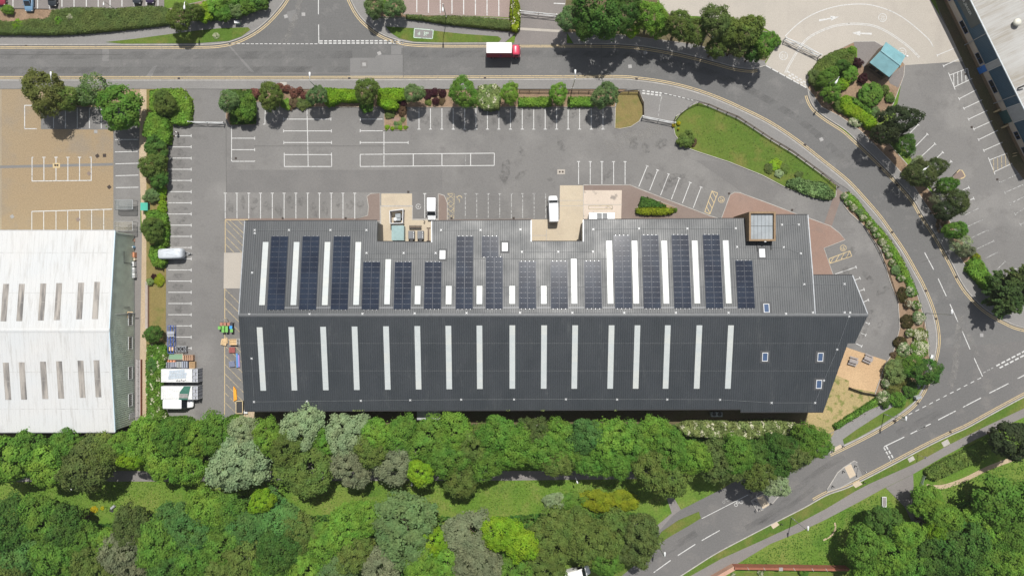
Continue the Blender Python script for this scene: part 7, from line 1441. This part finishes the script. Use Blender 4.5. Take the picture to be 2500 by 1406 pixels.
hedge('bright lime hedge, left block between two trees', [(792, 214), (830, 216), (868, 218), (876, 245), (862, 246), (845, 246), (830, 244), (815, 252), (800, 258), (790, 250)], 1.9, 'LM', .30, 45, lump=.12)
tree('tall olive tree between the two lime hedge blocks', 894, 222, 27, 'OL', 'fine', 5.2, 34)
hedge('bright lime hedge, right block with a rounded lobe', [(922, 216), (960, 214), (985, 215), (988, 240), (965, 246), (972, 258), (965, 266), (940, 264), (920, 252)], 2.0, 'LM', .30, 45, lump=.12)
shrub('green bush at the foot of the tall olive tree', 895, 258, 17, 'G', h=1.0); tree('grey green tree above the square planting bed', 1010, 228, 24, 'GG', 'fine', 4.2)
shrub('small purple shrub above the square planting bed', 985, 250, 10, 'PU', h=1.0); shrub('brown shrub at the top of the square planting bed', 982, 270, 12, 'RB', h=.9); shrub('dull low shrub at the top left of the square planting bed', 952, 277, 13, 'OD', h=.7)
for x, y, r, c, l in ((984, 293, 6, 'PG', 'pale small plant at the upper right of the square bed'), (976, 301, 6, 'PG', 'pale small plant right of centre in the square bed'), (945, 311, 6, 'LM', 'small plant at the lower left corner of the square bed'), (958, 314, 5, 'LM', 'small plant low down left of centre in the square bed'), (968, 311, 5, 'PG', 'small plant low in the centre of the square bed'), (977, 312, 6, 'LM', 'small plant low right of centre in the square bed'), (990, 312, 5, 'LM', 'small plant at the lower right corner of the square bed'), (966, 302, 5, 'GG', 'grey green plant in the middle of the square bed')): shrub(l, x, y, r, c, h=.45, group='small plants in the square bed')
plate('paving_slab', 'red brick slab pair lying in the square planting bed', 'slab', (966.5, 292), 1.5, .7, 'block', 0, .12)
for x, y, r, l in ((1042, 230, 12, 'purple shrub left in the bare soil bed'), (1060, 226, 10, 'purple shrub at the back of the bare soil bed'), (1080, 228, 10, 'purple shrub next to the tall bright tree'), (1064, 248, 9, 'purple shrub at the front of the bare soil bed')): shrub(l, x, y, r, 'PU', h=1.0, group='purple shrubs in the bare bed')
shrub('dry straggly shrub in the bare soil bed', 1078, 248, 9, 'RB', h=.6); shrub('dry straggly shrub at the left front of the bare soil bed', 1046, 250, 8, 'OL', h=.6)
tree('tall bright green tree left of the variegated bush', 1132, 227, 36, 'G', 'broad', 5.6); hedge('square clipped variegated cream and green bush', [(1168, 210), (1185, 206), (1210, 206), (1220, 214), (1222, 240), (1218, 262), (1200, 266), (1180, 264), (1170, 255), (1167, 230)], 2.0, 'PG', .34, 40, 'variegated_bush', 'shrub', .1, flower=.3)
tree('bright green tree right of the variegated bush', 1244, 228, 25, 'GB', 'broad', 4.4)
hedge('clipped green hedge between two small trees, left length', [(1266, 238), (1346, 236), (1346, 258), (1266, 258)], 1.1, 'GB', .28, 42, lump=.08); hedge('clipped green hedge between two small trees, right length', [(1388, 236), (1450, 236), (1450, 258), (1388, 258)], 1.1, 'GB', .28, 42, lump=.08)
tree('small bright tree breaking the clipped green hedge', 1363, 229, 25, 'GB', 'broad', 4.0); tree('grey green tree at the right end of the bays', 1478, 232, 32, 'GG', 'fine', 5.0)
HM = 1.0
# ---- lawn by the right entrance
for x, y, r, l in ((1657, 301.5, 5.2, 'larger golden yellow clipped shrub by the right gate'), (1644.5, 306.5, 4.4, 'medium golden yellow clipped shrub at the gate post'), (1656, 315.5, 3, 'smallest golden yellow clipped shrub by the right gate')):
    s_ = shrub(l, x, y, r, 'YG', 'ball', .8, group='golden shrubs by the gate'); s_.color = (.42, .36, .02, 1)
shrub('spreading olive bush at the left end of the lawn', 1674, 341, 22, 'OL', 'mid', 1.7, 20); shrub('small dull bush beside the spreading olive bush', 1692, 346, 10, 'RB', h=.8)
hedge('mottled ground cover bed at the lower right of the lawn', [(1925, 440), (1948, 434), (1985, 444), (2010, 444), (2036, 466), (2040, 480), (2026, 488), (1995, 482), (1960, 470), (1922, 452)], .8, 'GG', .4, 30, 'ground_cover', 'shrub', .3, spread=.6)
for x, y, r, c, l in ((1893, 402, 14, 'LM', 'lime green low shrub in the middle of the lawn edge'), (1878, 412, 12, 'OD', 'dark low shrub left of the lime low shrub on the lawn'), (1915, 410, 12, 'OL', 'olive low shrub right of the lime low shrub on the lawn'), (1950, 428, 10, 'OD', 'dull heathery shrub above the ground cover bed'), (1902, 424, 10, 'GR', 'pale tuft beside the lawn kerb')): shrub(l, x, y, r, c, h=.7, group='low shrubs on the lawn')
hedge('low clipped hedge of the triangular bed, golden topped', [(1554, 508), (1600, 506), (1640, 507), (1648, 512), (1644, 520), (1620, 524), (1570, 524), (1554, 519)], 1.1, 'YG', .25, 50, lump=.08); hedge('green low planting at the back of the triangular bed', [(1567, 480), (1582, 482), (1612, 494), (1628, 503), (1600, 507), (1560, 507)], .7, 'GD', .28, 45, lump=.2); shrub('small green bush at the right tip of the triangular bed', 1648, 513, 6, 'G', h=.7)
# ---- hedge and flowering shrubs along the curve
crv = smooth_line([Vector((x, y, 0)) for x, y in ((2068, 474), (2090, 494), (2121, 536), (2157, 575), (2187, 618), (2216, 675), (2236, 722))], 3)
hedge('long low grass green hedge along the inside of the curve', [(p.x, p.y) for p in offs(crv, 8)] + [(p.x, p.y) for p in offs(crv, -8)][::-1], .7, 'GB', .26, 45, lump=.1)
fl_pts = [(2061, 480, 9), (2070, 494, 9), (2083, 506, 10), (2098, 518, 10), (2107, 531, 10), (2122, 549, 10), (2133, 561, 8), (2139, 573, 9), (2153, 590, 11), (2164, 607, 10), (2170, 622, 9), (2178, 642, 9), (2186, 660, 12), (2199, 678, 10)]
nm = 'first second third fourth fifth sixth seventh eighth ninth tenth eleventh twelfth thirteenth fourteenth fifteenth sixteenth seventeenth eighteenth nineteenth twentieth'.split()
for i, (x, y, r) in enumerate(fl_pts): shrub('white flowering shrub, %s from the top in the row along the curve' % nm[i], x, y, r, ('GG', 'G', 'OL')[i % 3], 'flower' if i not in (3, 12) else 'small', 1.0, group='white flowering shrubs along the curve')
for x, y, r, ry, l in ((2203, 719, 13, 19, 'dark brown clipped dome, highest of three at the drive edge'), (2215, 785, 17, 18, 'dark brown clipped dome, middle of three at the drive edge'), (2198, 836, 17, 15, 'dark brown clipped dome, lowest of three at the drive edge')): s_ = shrub(l, x, y, r, 'OD', 'ball', .9, ry, 'dark clipped domes'); s_.color = (.052, .044, .014, 1)
for x, y, r, c, l in ((2221, 712, 12, 'GG', 'flowering shrub right of the highest dark dome'), (2217, 742, 11, 'RB', 'straggly flowering shrub between two dark domes'), (2236, 745, 12, 'G', 'leafy flowering shrub right of the straggly one'), (2242, 775, 16, 'GG', 'big white flowering shrub beside the middle dark dome'), (2221, 812, 11, 'OL', 'cream flowering shrub below the middle dark dome'), (2246, 818, 19, 'OL', 'cream flowering shrub at the footway beside the lower dark dome'), (2206, 853, 17, 'GG', 'white flowering shrub below the lowest dark dome'), (2245, 852, 23, 'G', 'large white flowering shrub above the corner tree')): shrub(l, x, y, r, c, 'flower', 1.3, group='flowering shrubs at the end of the curve')
shrub('reddish low bush at the patio corner', 2182, 866, 8, 'RB', h=.6); shrub('low brownish spreading shrub above the pale bush', 2197, 874, 13, 'OL', h=.6)
tree('pale yellow green rounded bush beside the wood chip patio', 2192, 905, 32, 'PG', 'fine', 3.0); tree('deep green corner tree reaching over the yellow lines', 2260, 908, 38, 'GD', 'broad', 5.0, 34); tree('deep green tree joined to the corner tree on its left', 2228, 890, 26, 'G', 'broad', 4.0)
for x, y, r, c, s, l in ((2163, 935, 12, 'GG', 'flower', 'white flowering shrub at the right edge of the patio'), (2182, 946, 18, 'RO', 'mid', 'russet and gold shrub below the pale bush'), (2204, 925, 16, 'RO', 'mid', 'russet shrub right of the pale bush'), (2156, 968, 16, 'GG', 'flower', 'white flowering shrub at the lower corner of the patio'), (2190, 972, 20, 'G', 'mid', 'green bush at the footway below the russet shrub'), (2160, 986, 11, 'GD', 'mid', 'small dark bush at the footway by the patio corner'), (2222, 950, 20, 'GD', 'mid', 'dark bush in the shade of the corner tree')): shrub(l, x, y, r, c, s, 1.4, group='shrubs round the patio corner')
hed = smooth_line([Vector((x, y, 0)) for x, y in ((2040, 1044), (2068, 1026), (2100, 1006), (2132, 985), (2146, 975))], 3)
hedge('low lumpy hedge between the straw lawn and the footway', [(p.x, p.y) for p in offs(hed, 6.5)] + [(p.x, p.y) for p in offs(hed, -6.5)][::-1], .8, 'G', .30, 40, lump=.35)
# ---- gatehouse island
hedge('broad flat clipped hedge on the gatehouse island', [(1985, 192), (1988, 165), (2002, 145), (2030, 128), (2055, 119), (2085, 116), (2091, 124), (2090, 142), (2080, 160), (2060, 172), (2035, 190), (2012, 178)], .9, 'OL', .26, 48, lump=.06); shrub('bright rounded clipped bush at the top corner of the flat hedge', 2079, 124, 11, 'GB', 'ball', 1.4)
shrub('grey olive bush at the left edge of the gatehouse island', 1990, 192, 17, 'OD', 'mid', 1.6, 24); tree('bright leafy tree left of the island lamp', 2022, 192, 27, 'G', 'broad', 4.2); tree('round deep green tree below the island lamp', 2030, 226, 24, 'G', 'lobed', 4.5); shrub('clipped green dome right of the island trees', 2074, 182, 21, 'GB', 'ball', 2.0); tree('small deep green bush between the island trees and the flat hedge', 2056, 160, 15, 'GD', 'mid', 2.6); shrub('yellow green bush between the island lamp and the serpentine hedge', 2058, 205, 16, 'LM', 'mid', 1.6)
shrub('dark purple rounded shrub nearest the flat hedge', 2093, 153, 12, 'PU', 'mid', 1.5); shrub('dark purple rounded shrub beside the gatehouse wall', 2106, 193, 12, 'PU', 'mid', 1.4); shrub('large clipped green dome below the gatehouse', 2126, 231, 29, 'G', 'ball', 2.3); shrub('small olive dome right of the large clipped dome', 2159, 220, 12, 'OL', 'ball', 1.3); shrub('straggly bush at the right kerb of the island', 2172, 240, 12, 'OL', 'small', 1.0)
hedge('serpentine bright lime hedge with rounded end on the island', [(2055, 240), (2066, 232), (2080, 236), (2082, 252), (2100, 262), (2120, 275), (2140, 288), (2146, 300), (2136, 316), (2122, 312), (2108, 298), (2085, 283), (2066, 275), (2054, 260)], 1.5, 'LM', .27, 48, lump=.06); hedge('lower olive lime hedge left of the serpentine hedge', [(2034, 256), (2052, 234), (2056, 262), (2064, 276), (2050, 272)], 1.0, 'OL', .27, 45, lump=.06); hedge('green hedge strip behind the serpentine hedge', [(2084, 236), (2110, 250), (2140, 275), (2143, 288), (2120, 274), (2098, 260), (2084, 250)], 1.1, 'G', .28, 42, lump=.1)
shrub('grey white flowering shrub under the serpentine hedge', 2090, 297, 17, 'GR', 'flower', 1.2, 13); shrub('grey green bush behind the serpentine hedge', 2136, 276, 13, 'GG', 'mid', 1.3)
HM = 1.25
# ---- trees along the right hand road
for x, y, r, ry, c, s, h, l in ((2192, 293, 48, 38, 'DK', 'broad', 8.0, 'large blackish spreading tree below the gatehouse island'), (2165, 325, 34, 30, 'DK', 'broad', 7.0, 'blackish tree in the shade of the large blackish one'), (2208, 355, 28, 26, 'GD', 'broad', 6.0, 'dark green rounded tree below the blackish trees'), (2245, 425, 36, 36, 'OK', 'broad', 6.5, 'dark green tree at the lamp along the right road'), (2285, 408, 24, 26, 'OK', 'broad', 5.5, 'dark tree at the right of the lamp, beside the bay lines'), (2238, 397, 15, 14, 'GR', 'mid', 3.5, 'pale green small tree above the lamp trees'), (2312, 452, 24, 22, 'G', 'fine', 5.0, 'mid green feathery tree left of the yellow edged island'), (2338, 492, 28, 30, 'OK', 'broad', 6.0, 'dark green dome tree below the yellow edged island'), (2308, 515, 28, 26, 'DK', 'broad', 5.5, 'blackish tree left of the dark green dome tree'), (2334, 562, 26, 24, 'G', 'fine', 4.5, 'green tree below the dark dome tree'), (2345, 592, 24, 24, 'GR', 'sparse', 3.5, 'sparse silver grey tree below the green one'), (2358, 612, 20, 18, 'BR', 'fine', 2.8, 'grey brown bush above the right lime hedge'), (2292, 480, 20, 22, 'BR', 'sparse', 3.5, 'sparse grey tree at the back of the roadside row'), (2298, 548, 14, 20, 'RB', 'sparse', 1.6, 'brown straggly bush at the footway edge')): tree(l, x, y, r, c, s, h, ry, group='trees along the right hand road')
shrub('small golden bush at the top of the right lime hedge', 2383, 628, 10, 'YG', 'mid', 1.5)
hedge('thick bright lime hedge between the road and the right car park', [(2370, 640), (2385, 628), (2405, 640), (2420, 670), (2432, 690), (2440, 712), (2425, 720), (2408, 706), (2385, 680), (2364, 660)], 1.6, 'GB', .30, 42, lump=.15); tree('large spiky conifer at the right edge of the picture', 2478, 712, 62, 'CF', 'conifer', 8.0, 56, name='conifer_tree'); tree('smaller spiky conifer behind the large one', 2452, 738, 40, 'CF', 'conifer', 7.0, name='conifer_tree'); tree('olive conifer at the picture edge above the large one', 2498, 680, 36, 'OK', 'conifer', 7.5, name='conifer_tree')
HM = 1.0; RZ = .36
# ---- the two belts of woodland
belt1 = [(20, 1125, 56, 'GB', 'lobed'), (75, 1105, 48, 'G', 'broad'), (120, 1135, 46, 'GB', 'lobed'), (165, 1092, 40, 'G', 'broad'), (215, 1135, 58, 'OD', 'broad'), (255, 1100, 40, 'OL', 'broad'), (298, 1085, 30, 'GB', 'broad'), (322, 1118, 26, 'LM', 'broad'), (352, 1078, 46, 'GB', 'fine'), (400, 1115, 52, 'GB', 'broad'), (420, 1068, 40, 'G', 'fine'), (455, 1140, 42, 'GB', 'broad'), (475, 1075, 44, 'GB', 'fine'), (528, 1060, 42, 'G', 'broad'), (585, 1130, 64, 'GR', 'fine'), (600, 1052, 34, 'GR', 'fine'), (655, 1070, 40, 'GB', 'broad'), (738, 1046, 48, 'GR', 'fine'), (700, 1095, 40, 'OL', 'fine'), (745, 1145, 62, 'OL', 'fine'), (790, 1075, 30, 'GB', 'broad'), (852, 1062, 52, 'GR', 'fine'), (858, 1140, 44, 'BR', 'fine'), (905, 1100, 36, 'OL', 'fine'), (920, 1065, 38, 'GB', 'broad'), (962, 1128, 50, 'BR', 'fine'), (982, 1060, 40, 'G', 'broad'), (1026, 1155, 28, 'LM', 'broad'), (1045, 1075, 50, 'G', 'broad'), (1095, 1115, 48, 'G', 'broad'), (1112, 1055, 42, 'GB', 'broad'), (1125, 1168, 40, 'OL', 'fine'), (1165, 1085, 48, 'OL', 'fine'), (1195, 1130, 36, 'G', 'broad'), (1215, 1060, 44, 'G', 'broad'), (1262, 1092, 44, 'GB', 'broad'), (1300, 1055, 36, 'OD', 'fine'), (1325, 1100, 46, 'G', 'broad'), (1352, 1065, 36, 'GB', 'broad'), (1392, 1085, 46, 'G', 'broad'), (1360, 1130, 32, 'OL', 'broad'), (1432, 1065, 42, 'BG', 'broad'), (1445, 1115, 46, 'G', 'broad'), (1490, 1075, 50, 'GB', 'broad'), (1500, 1128, 36, 'G', 'broad'), (1548, 1085, 48, 'G', 'broad'), (1595, 1062, 42, 'GB', 'broad'), (1590, 1145, 46, 'OL', 'fine'), (1640, 1100, 44, 'G', 'broad'), (1645, 1155, 48, 'OL', 'fine'), (1692, 1116, 40, 'GB', 'broad'), (1756, 1128, 50, 'OD', 'fine'), (1800, 1108, 38, 'G', 'broad'), (1845, 1112, 38, 'GD', 'broad'), (1890, 1120, 44, 'GD', 'fine'), (1858, 1160, 36, 'OL', 'fine'), (1910, 1094, 34, 'GD', 'broad'), (1935, 1110, 36, 'OD', 'broad'), (1965, 1078, 38, 'G', 'fine'), (1998, 1085, 30, 'G', 'broad'), (1888, 1178, 32, 'GR', 'fine')]
belt2 = [(30, 1280, 58, 'GD', 'broad'), (100, 1265, 52, 'G', 'broad'), (160, 1290, 48, 'GD', 'broad'), (60, 1345, 58, 'BG', 'broad'), (10, 1390, 50, 'OL', 'broad'), (135, 1360, 54, 'G', 'broad'), (205, 1320, 46, 'G', 'broad'), (230, 1385, 52, 'OL', 'broad'), (270, 1330, 42, 'GB', 'broad'), (322, 1288, 44, 'OD', 'fine'), (300, 1345, 48, 'BR', 'fine'), (335, 1395, 42, 'BR', 'fine'), (385, 1325, 52, 'G', 'broad'), (420, 1270, 44, 'BG', 'broad'), (408, 1380, 46, 'GD', 'broad'), (470, 1300, 52, 'BG', 'broad'), (505, 1240, 44, 'GB', 'broad'), (475, 1360, 48, 'G', 'broad'), (545, 1255, 48, 'G', 'broad'), (540, 1320, 50, 'G', 'broad'), (530, 1390, 44, 'OL', 'broad'), (605, 1290, 46, 'BG', 'broad'), (595, 1360, 52, 'OL', 'fine'), (640, 1222, 28, 'LM', 'broad'), (672, 1270, 60, 'BG', 'broad'), (735, 1300, 44, 'OL', 'broad'), (680, 1345, 52, 'GD', 'broad'), (655, 1400, 42, 'G', 'broad'), (740, 1375, 46, 'GB', 'broad'), (795, 1330, 48, 'GB', 'broad'), (850, 1285, 50, 'GB', 'fine'), (865, 1350, 46, 'OL', 'fine'), (820, 1395, 42, 'GG', 'fine'), (905, 1260, 34, 'GB', 'broad'), (985, 1290, 76, 'GG', 'fine'), (930, 1385, 44, 'BR', 'fine'), (1055, 1320, 34, 'LM', 'broad'), (1030, 1385, 46, 'GB', 'broad'), (1145, 1302, 54, 'BR', 'fine'), (1092, 1380, 40, 'GB', 'broad'), (1168, 1385, 52, 'BR', 'fine'), (1222, 1300, 40, 'LM', 'broad'), (1268, 1325, 40, 'LM', 'broad'), (1255, 1390, 42, 'G', 'broad'), (1345, 1315, 58, 'OL', 'fine'), (1330, 1385, 46, 'OL', 'fine'), (1392, 1285, 42, 'OL', 'fine'), (1440, 1320, 56, 'OL', 'fine'), (1500, 1305, 48, 'OL', 'fine'), (1525, 1335, 44, 'OD', 'fine'), (1568, 1302, 42, 'OD', 'fine'), (1480, 1372, 34, 'G', 'broad'), (1560, 1350, 28, 'OD', 'mid')]
belt3 = [(2475, 1075, 52, 'DK', 'lobed'), (2262, 1225, 40, 'GB', 'lobed'), (2300, 1260, 42, 'GB', 'broad'), (2450, 1225, 66, 'G', 'lobed'), (2395, 1290, 52, 'GB', 'broad'), (2470, 1300, 56, 'G', 'broad'), (2340, 1330, 70, 'GD', 'broad'), (2270, 1370, 56, 'GD', 'broad'), (2410, 1370, 62, 'G', 'broad'), (2480, 1390, 54, 'GB', 'broad'), (2160, 1275, 44, 'GD', 'lobed'), (2215, 1305, 36, 'GB', 'broad'), (2110, 1335, 50, 'G', 'broad'), (2170, 1350, 52, 'GB', 'broad'), (2225, 1380, 46, 'G', 'broad'), (2120, 1395, 46, 'GB', 'broad'), (2285, 1290, 30, 'LM', 'broad')]
ordn = nm + ['%s' % w for w in 'twenty-first twenty-second twenty-third twenty-fourth twenty-fifth twenty-sixth twenty-seventh twenty-eighth twenty-ninth thirtieth'.split()]
form = {'fine': 'feathery', 'broad': 'bushy', 'lobed': 'large leaved', 'mid': 'compact'}
for belt, where, h0 in ((belt1, 'below the dark warehouse', 10.3), (belt2, 'in bottom edge wood', 9.8), (belt3, 'in the bottom right corner', 9.0)):
    seen = {}
    for x, y, r, c, s in sorted(belt):
        key = (c, s); seen.setdefault(key, []).append((x, y, r))
    for (c, s), lst in seen.items():
        for i, (x, y, r) in enumerate(lst):
            l = '%s %s tree' % (COLS[c][1], form[s]) + (', %s of its kind from left, ' % ordn[i] if len(lst) > 1 else ', only one of its kind, ') + where
            tree(l, x, y, r * (1.13 if belt is not belt3 else 1.0), c, s, h0 + random.uniform(-1.2, 1.6) + (r - 45) * .03, group='trees ' + where, name='willow_tree' if c == 'GR' else 'broadleaf_tree', pale=(s == 'fine' and c in ('OL', 'OD')))
for x, y, r, ry, c, s, l in ((1355, 1222, 26, 22, 'GR', 'fine', 'silvery shrub at the left end of the lime shrub bank in the clearing'), (1400, 1222, 32, 24, 'G', 'mid', 'green shrub between the silvery and the lime shrubs'), (1455, 1222, 38, 28, 'YG', 'mid', 'yellow lime shrub bank, left half'), (1515, 1224, 42, 30, 'YG', 'mid', 'yellow lime shrub bank, right half')): shrub(l, x, y, r, c, s, 2.0, ry, 'shrub bank in the clearing')
hedge('pale variegated shrub bank along the back of the warehouse', [(1660, 1046), (1690, 1034), (1800, 1036), (1900, 1032), (1950, 1038), (1990, 1055), (1960, 1068), (1850, 1072), (1760, 1070), (1680, 1064)], 4.2, 'PG', .38, 36, 'variegated_shrub_bank', 'shrub', .15, flower=.28, spread=.5)
hedge('rough bramble hedge in the bottom right corner', [(2262, 1150), (2300, 1128), (2360, 1100), (2420, 1070), (2425, 1085), (2408, 1120), (2340, 1150), (2290, 1172), (2268, 1168)], 1.2, 'OL', .34, 34, 'bramble_hedge', 'hedge', .25)
hedge('undergrowth', [(-20, 1098), (300, 1060), (340, 1055), (620, 1040), (1960, 1046), (2005, 1080), (1960, 1120), (1880, 1165), (1800, 1160), (1640, 1142), (1540, 1135), (1040, 1138), (480, 1142), (400, 1140), (330, 1110), (300, 1130), (150, 1142), (-20, 1150)], 2.6, 'GD', .55, 7, 'undergrowth', None, .3, core=False, kind='stuff', zlow=.25)
hedge('undergrowth', [(-20, 1290), (60, 1255), (150, 1260), (220, 1290), (290, 1285), (340, 1265), (420, 1260), (470, 1225), (560, 1220), (640, 1225), (740, 1270), (830, 1265), (900, 1250), (960, 1262), (1150, 1275), (1240, 1270), (1330, 1262), (1580, 1262), (1600, 1300), (1560, 1360), (1530, 1372), (1450, 1360), (1350, 1370), (1340, 1420), (-20, 1420)], 2.6, 'GD', .55, 7, 'undergrowth', None, .3, core=False, kind='stuff', zlow=.25)
hedge('undergrowth', [(2095, 1320), (2140, 1260), (2200, 1270), (2240, 1330), (2290, 1220), (2330, 1240), (2420, 1220), (2520, 1200), (2520, 1420), (2090, 1420)], 2.0, 'GD', .55, 7, 'undergrowth', None, .3, core=False, kind='stuff', zlow=.25)
for pts, hh, dd, cl in (([(-20, 1178), (1560, 1174), (1600, 1195), (1630, 1240), (1560, 1230), (1240, 1262), (1100, 1250), (900, 1240), (780, 1262), (640, 1212), (480, 1218), (340, 1262), (150, 1242), (-20, 1262)], .16, 9, 'GB'), ([(1712, 256), (1803, 296), (1885, 349), (2003, 428), (1940, 436), (1860, 420), (1780, 390), (1700, 360), (1690, 320)], .12, 9, 'OL'), ([(1790, 1383), (1950, 1303), (2094, 1230), (2140, 1205), (2200, 1240), (2100, 1300), (2060, 1384)], .12, 9, 'G'), ([(2262, 1195), (2360, 1172), (2520, 1110), (2520, 1180), (2400, 1230), (2280, 1220)], .14, 9, 'G')):
    hedge('rough_grass', pts, hh, cl, .26, dd, 'rough_grass', None, .5, core=False, kind='stuff', spread=.7, zlow=.1)
# yellow flowers and garden plants
for x, y, r, l in ((230, 1243, 9, 'patch of bright yellow flowers in the clearing, denser left clump'), (250, 1240, 5, 'sparse yellow flower patch right of the dense clump')):
    s_ = shrub(l, x, y, r, 'YG', 'sparse', .35, group='yellow flowers', name='flower_patch'); s_.color = (.5, .42, .015, 1)
shrub('small garden bush against the red brick wall', 1962, 1397, 12, 'G', 'mid', 1.2); shrub('white flowers at the foot of the red brick wall', 1857, 1396, 9, 'GG', 'flower', .6); shrub('white flowers at the left end of the red brick wall', 1790, 1402, 6, 'GG', 'flower', .5); shrub('white daisy clump on the grass at the junction corner', 528, 88, 8, 'GR', 'flower', .35)
# bare white branch sticking out of the belt
p = W(1300, 1050, 7.5); o = E('dead_branch', 'bare white branch sticking out of the tree belt', 'branch', (p.x, p.y, 0)); m = MB(); m.path([(0, 0, 0), (.1, 0, 4), (.2, -.2, 7.5), (-.2, -1.0, 8.0), (-.9, -1.8, 8.1), (-1.4, -2.1, 8.1)], .07, 6); m.path([(.2, -.2, 7.5), (.5, .6, 8.2), (.9, 1.3, 8.5)], .06, 6); m.path([(-.2, -1.0, 8.0), (-.3, -1.9, 8.2), (-.1, -2.3, 8.2)], .04, 5); m.obj('branch', M['palebark'], o, local=True)
# ------------------------------------------------------------------ sky, sun, camera
EL, AZ = radians(62), radians(10)
wd = bpy.data.worlds.new('World'); scn.world = wd; wd.use_nodes = True; nt = wd.node_tree; nt.nodes.clear()
sk = nt.nodes.new('ShaderNodeTexSky'); sk.sky_type = 'NISHITA'; sk.sun_disc = False; sk.sun_elevation = EL; sk.sun_rotation = AZ; sk.dust_density = 1.5; sk.air_density = 1.0
bg = nt.nodes.new('ShaderNodeBackground'); bg.inputs['Strength'].default_value = .085; ow = nt.nodes.new('ShaderNodeOutputWorld'); hs = nt.nodes.new('ShaderNodeHueSaturation'); hs.inputs['Saturation'].default_value = .5; nt.links.new(sk.outputs[0], hs.inputs['Color']); nt.links.new(hs.outputs[0], bg.inputs[0]); nt.links.new(bg.outputs[0], ow.inputs[0])
sl = bpy.data.lights.new('sun', 'SUN'); sl.energy = 4.5; sl.angle = radians(.55); sl.color = (1.0, .965, .91); so = bpy.data.objects.new('sun', sl); COL.objects.link(so)
d = Vector((-sin(AZ) * cos(EL), -cos(AZ) * cos(EL), -sin(EL))); so.rotation_euler = d.to_track_quat('-Z', 'Y').to_euler(); so.location = (20, 90, 160)
cd = bpy.data.cameras.new('camera'); cam = bpy.data.objects.new('camera', cd); COL.objects.link(cam); cam.location = (0, 0, H); cam.rotation_euler = (0, 0, 0)
cd.sensor_fit = 'HORIZONTAL'; cd.sensor_width = 36; cd.lens = 36 * H / (2500 / S); cd.clip_start = 1; cd.clip_end = 5000; scn.camera = cam
scn.view_settings.view_transform = 'Standard'; scn.view_settings.look = 'None'; scn.view_settings.gamma = 1; scn.view_settings.use_curve_mapping = False; scn.view_settings.exposure = .36
scn.cycles.max_bounces = 6; scn.cycles.diffuse_bounces = 2; scn.cycles.glossy_bounces = 2; scn.cycles.transmission_bounces = 3; scn.cycles.transparent_max_bounces = 6; scn.cycles.caustics_reflective = False; scn.cycles.caustics_refractive = False

hz = MB().box((0, 0, -1), (1100, 1100, H + 4)).obj('haze', (lambda t: (t.l((lambda v: (v.inputs['Density'].__setattr__('default_value', .00022), v.inputs['Anisotropy'].__setattr__('default_value', .2), v)[2])(t.n('ShaderNodeVolumePrincipled')).outputs[0], t.out.inputs['Volume']), t.mat)[1])(NT('thin_haze')), local=True); tag(hz, kind='stuff')
scn.cycles.volume_bounces = 0
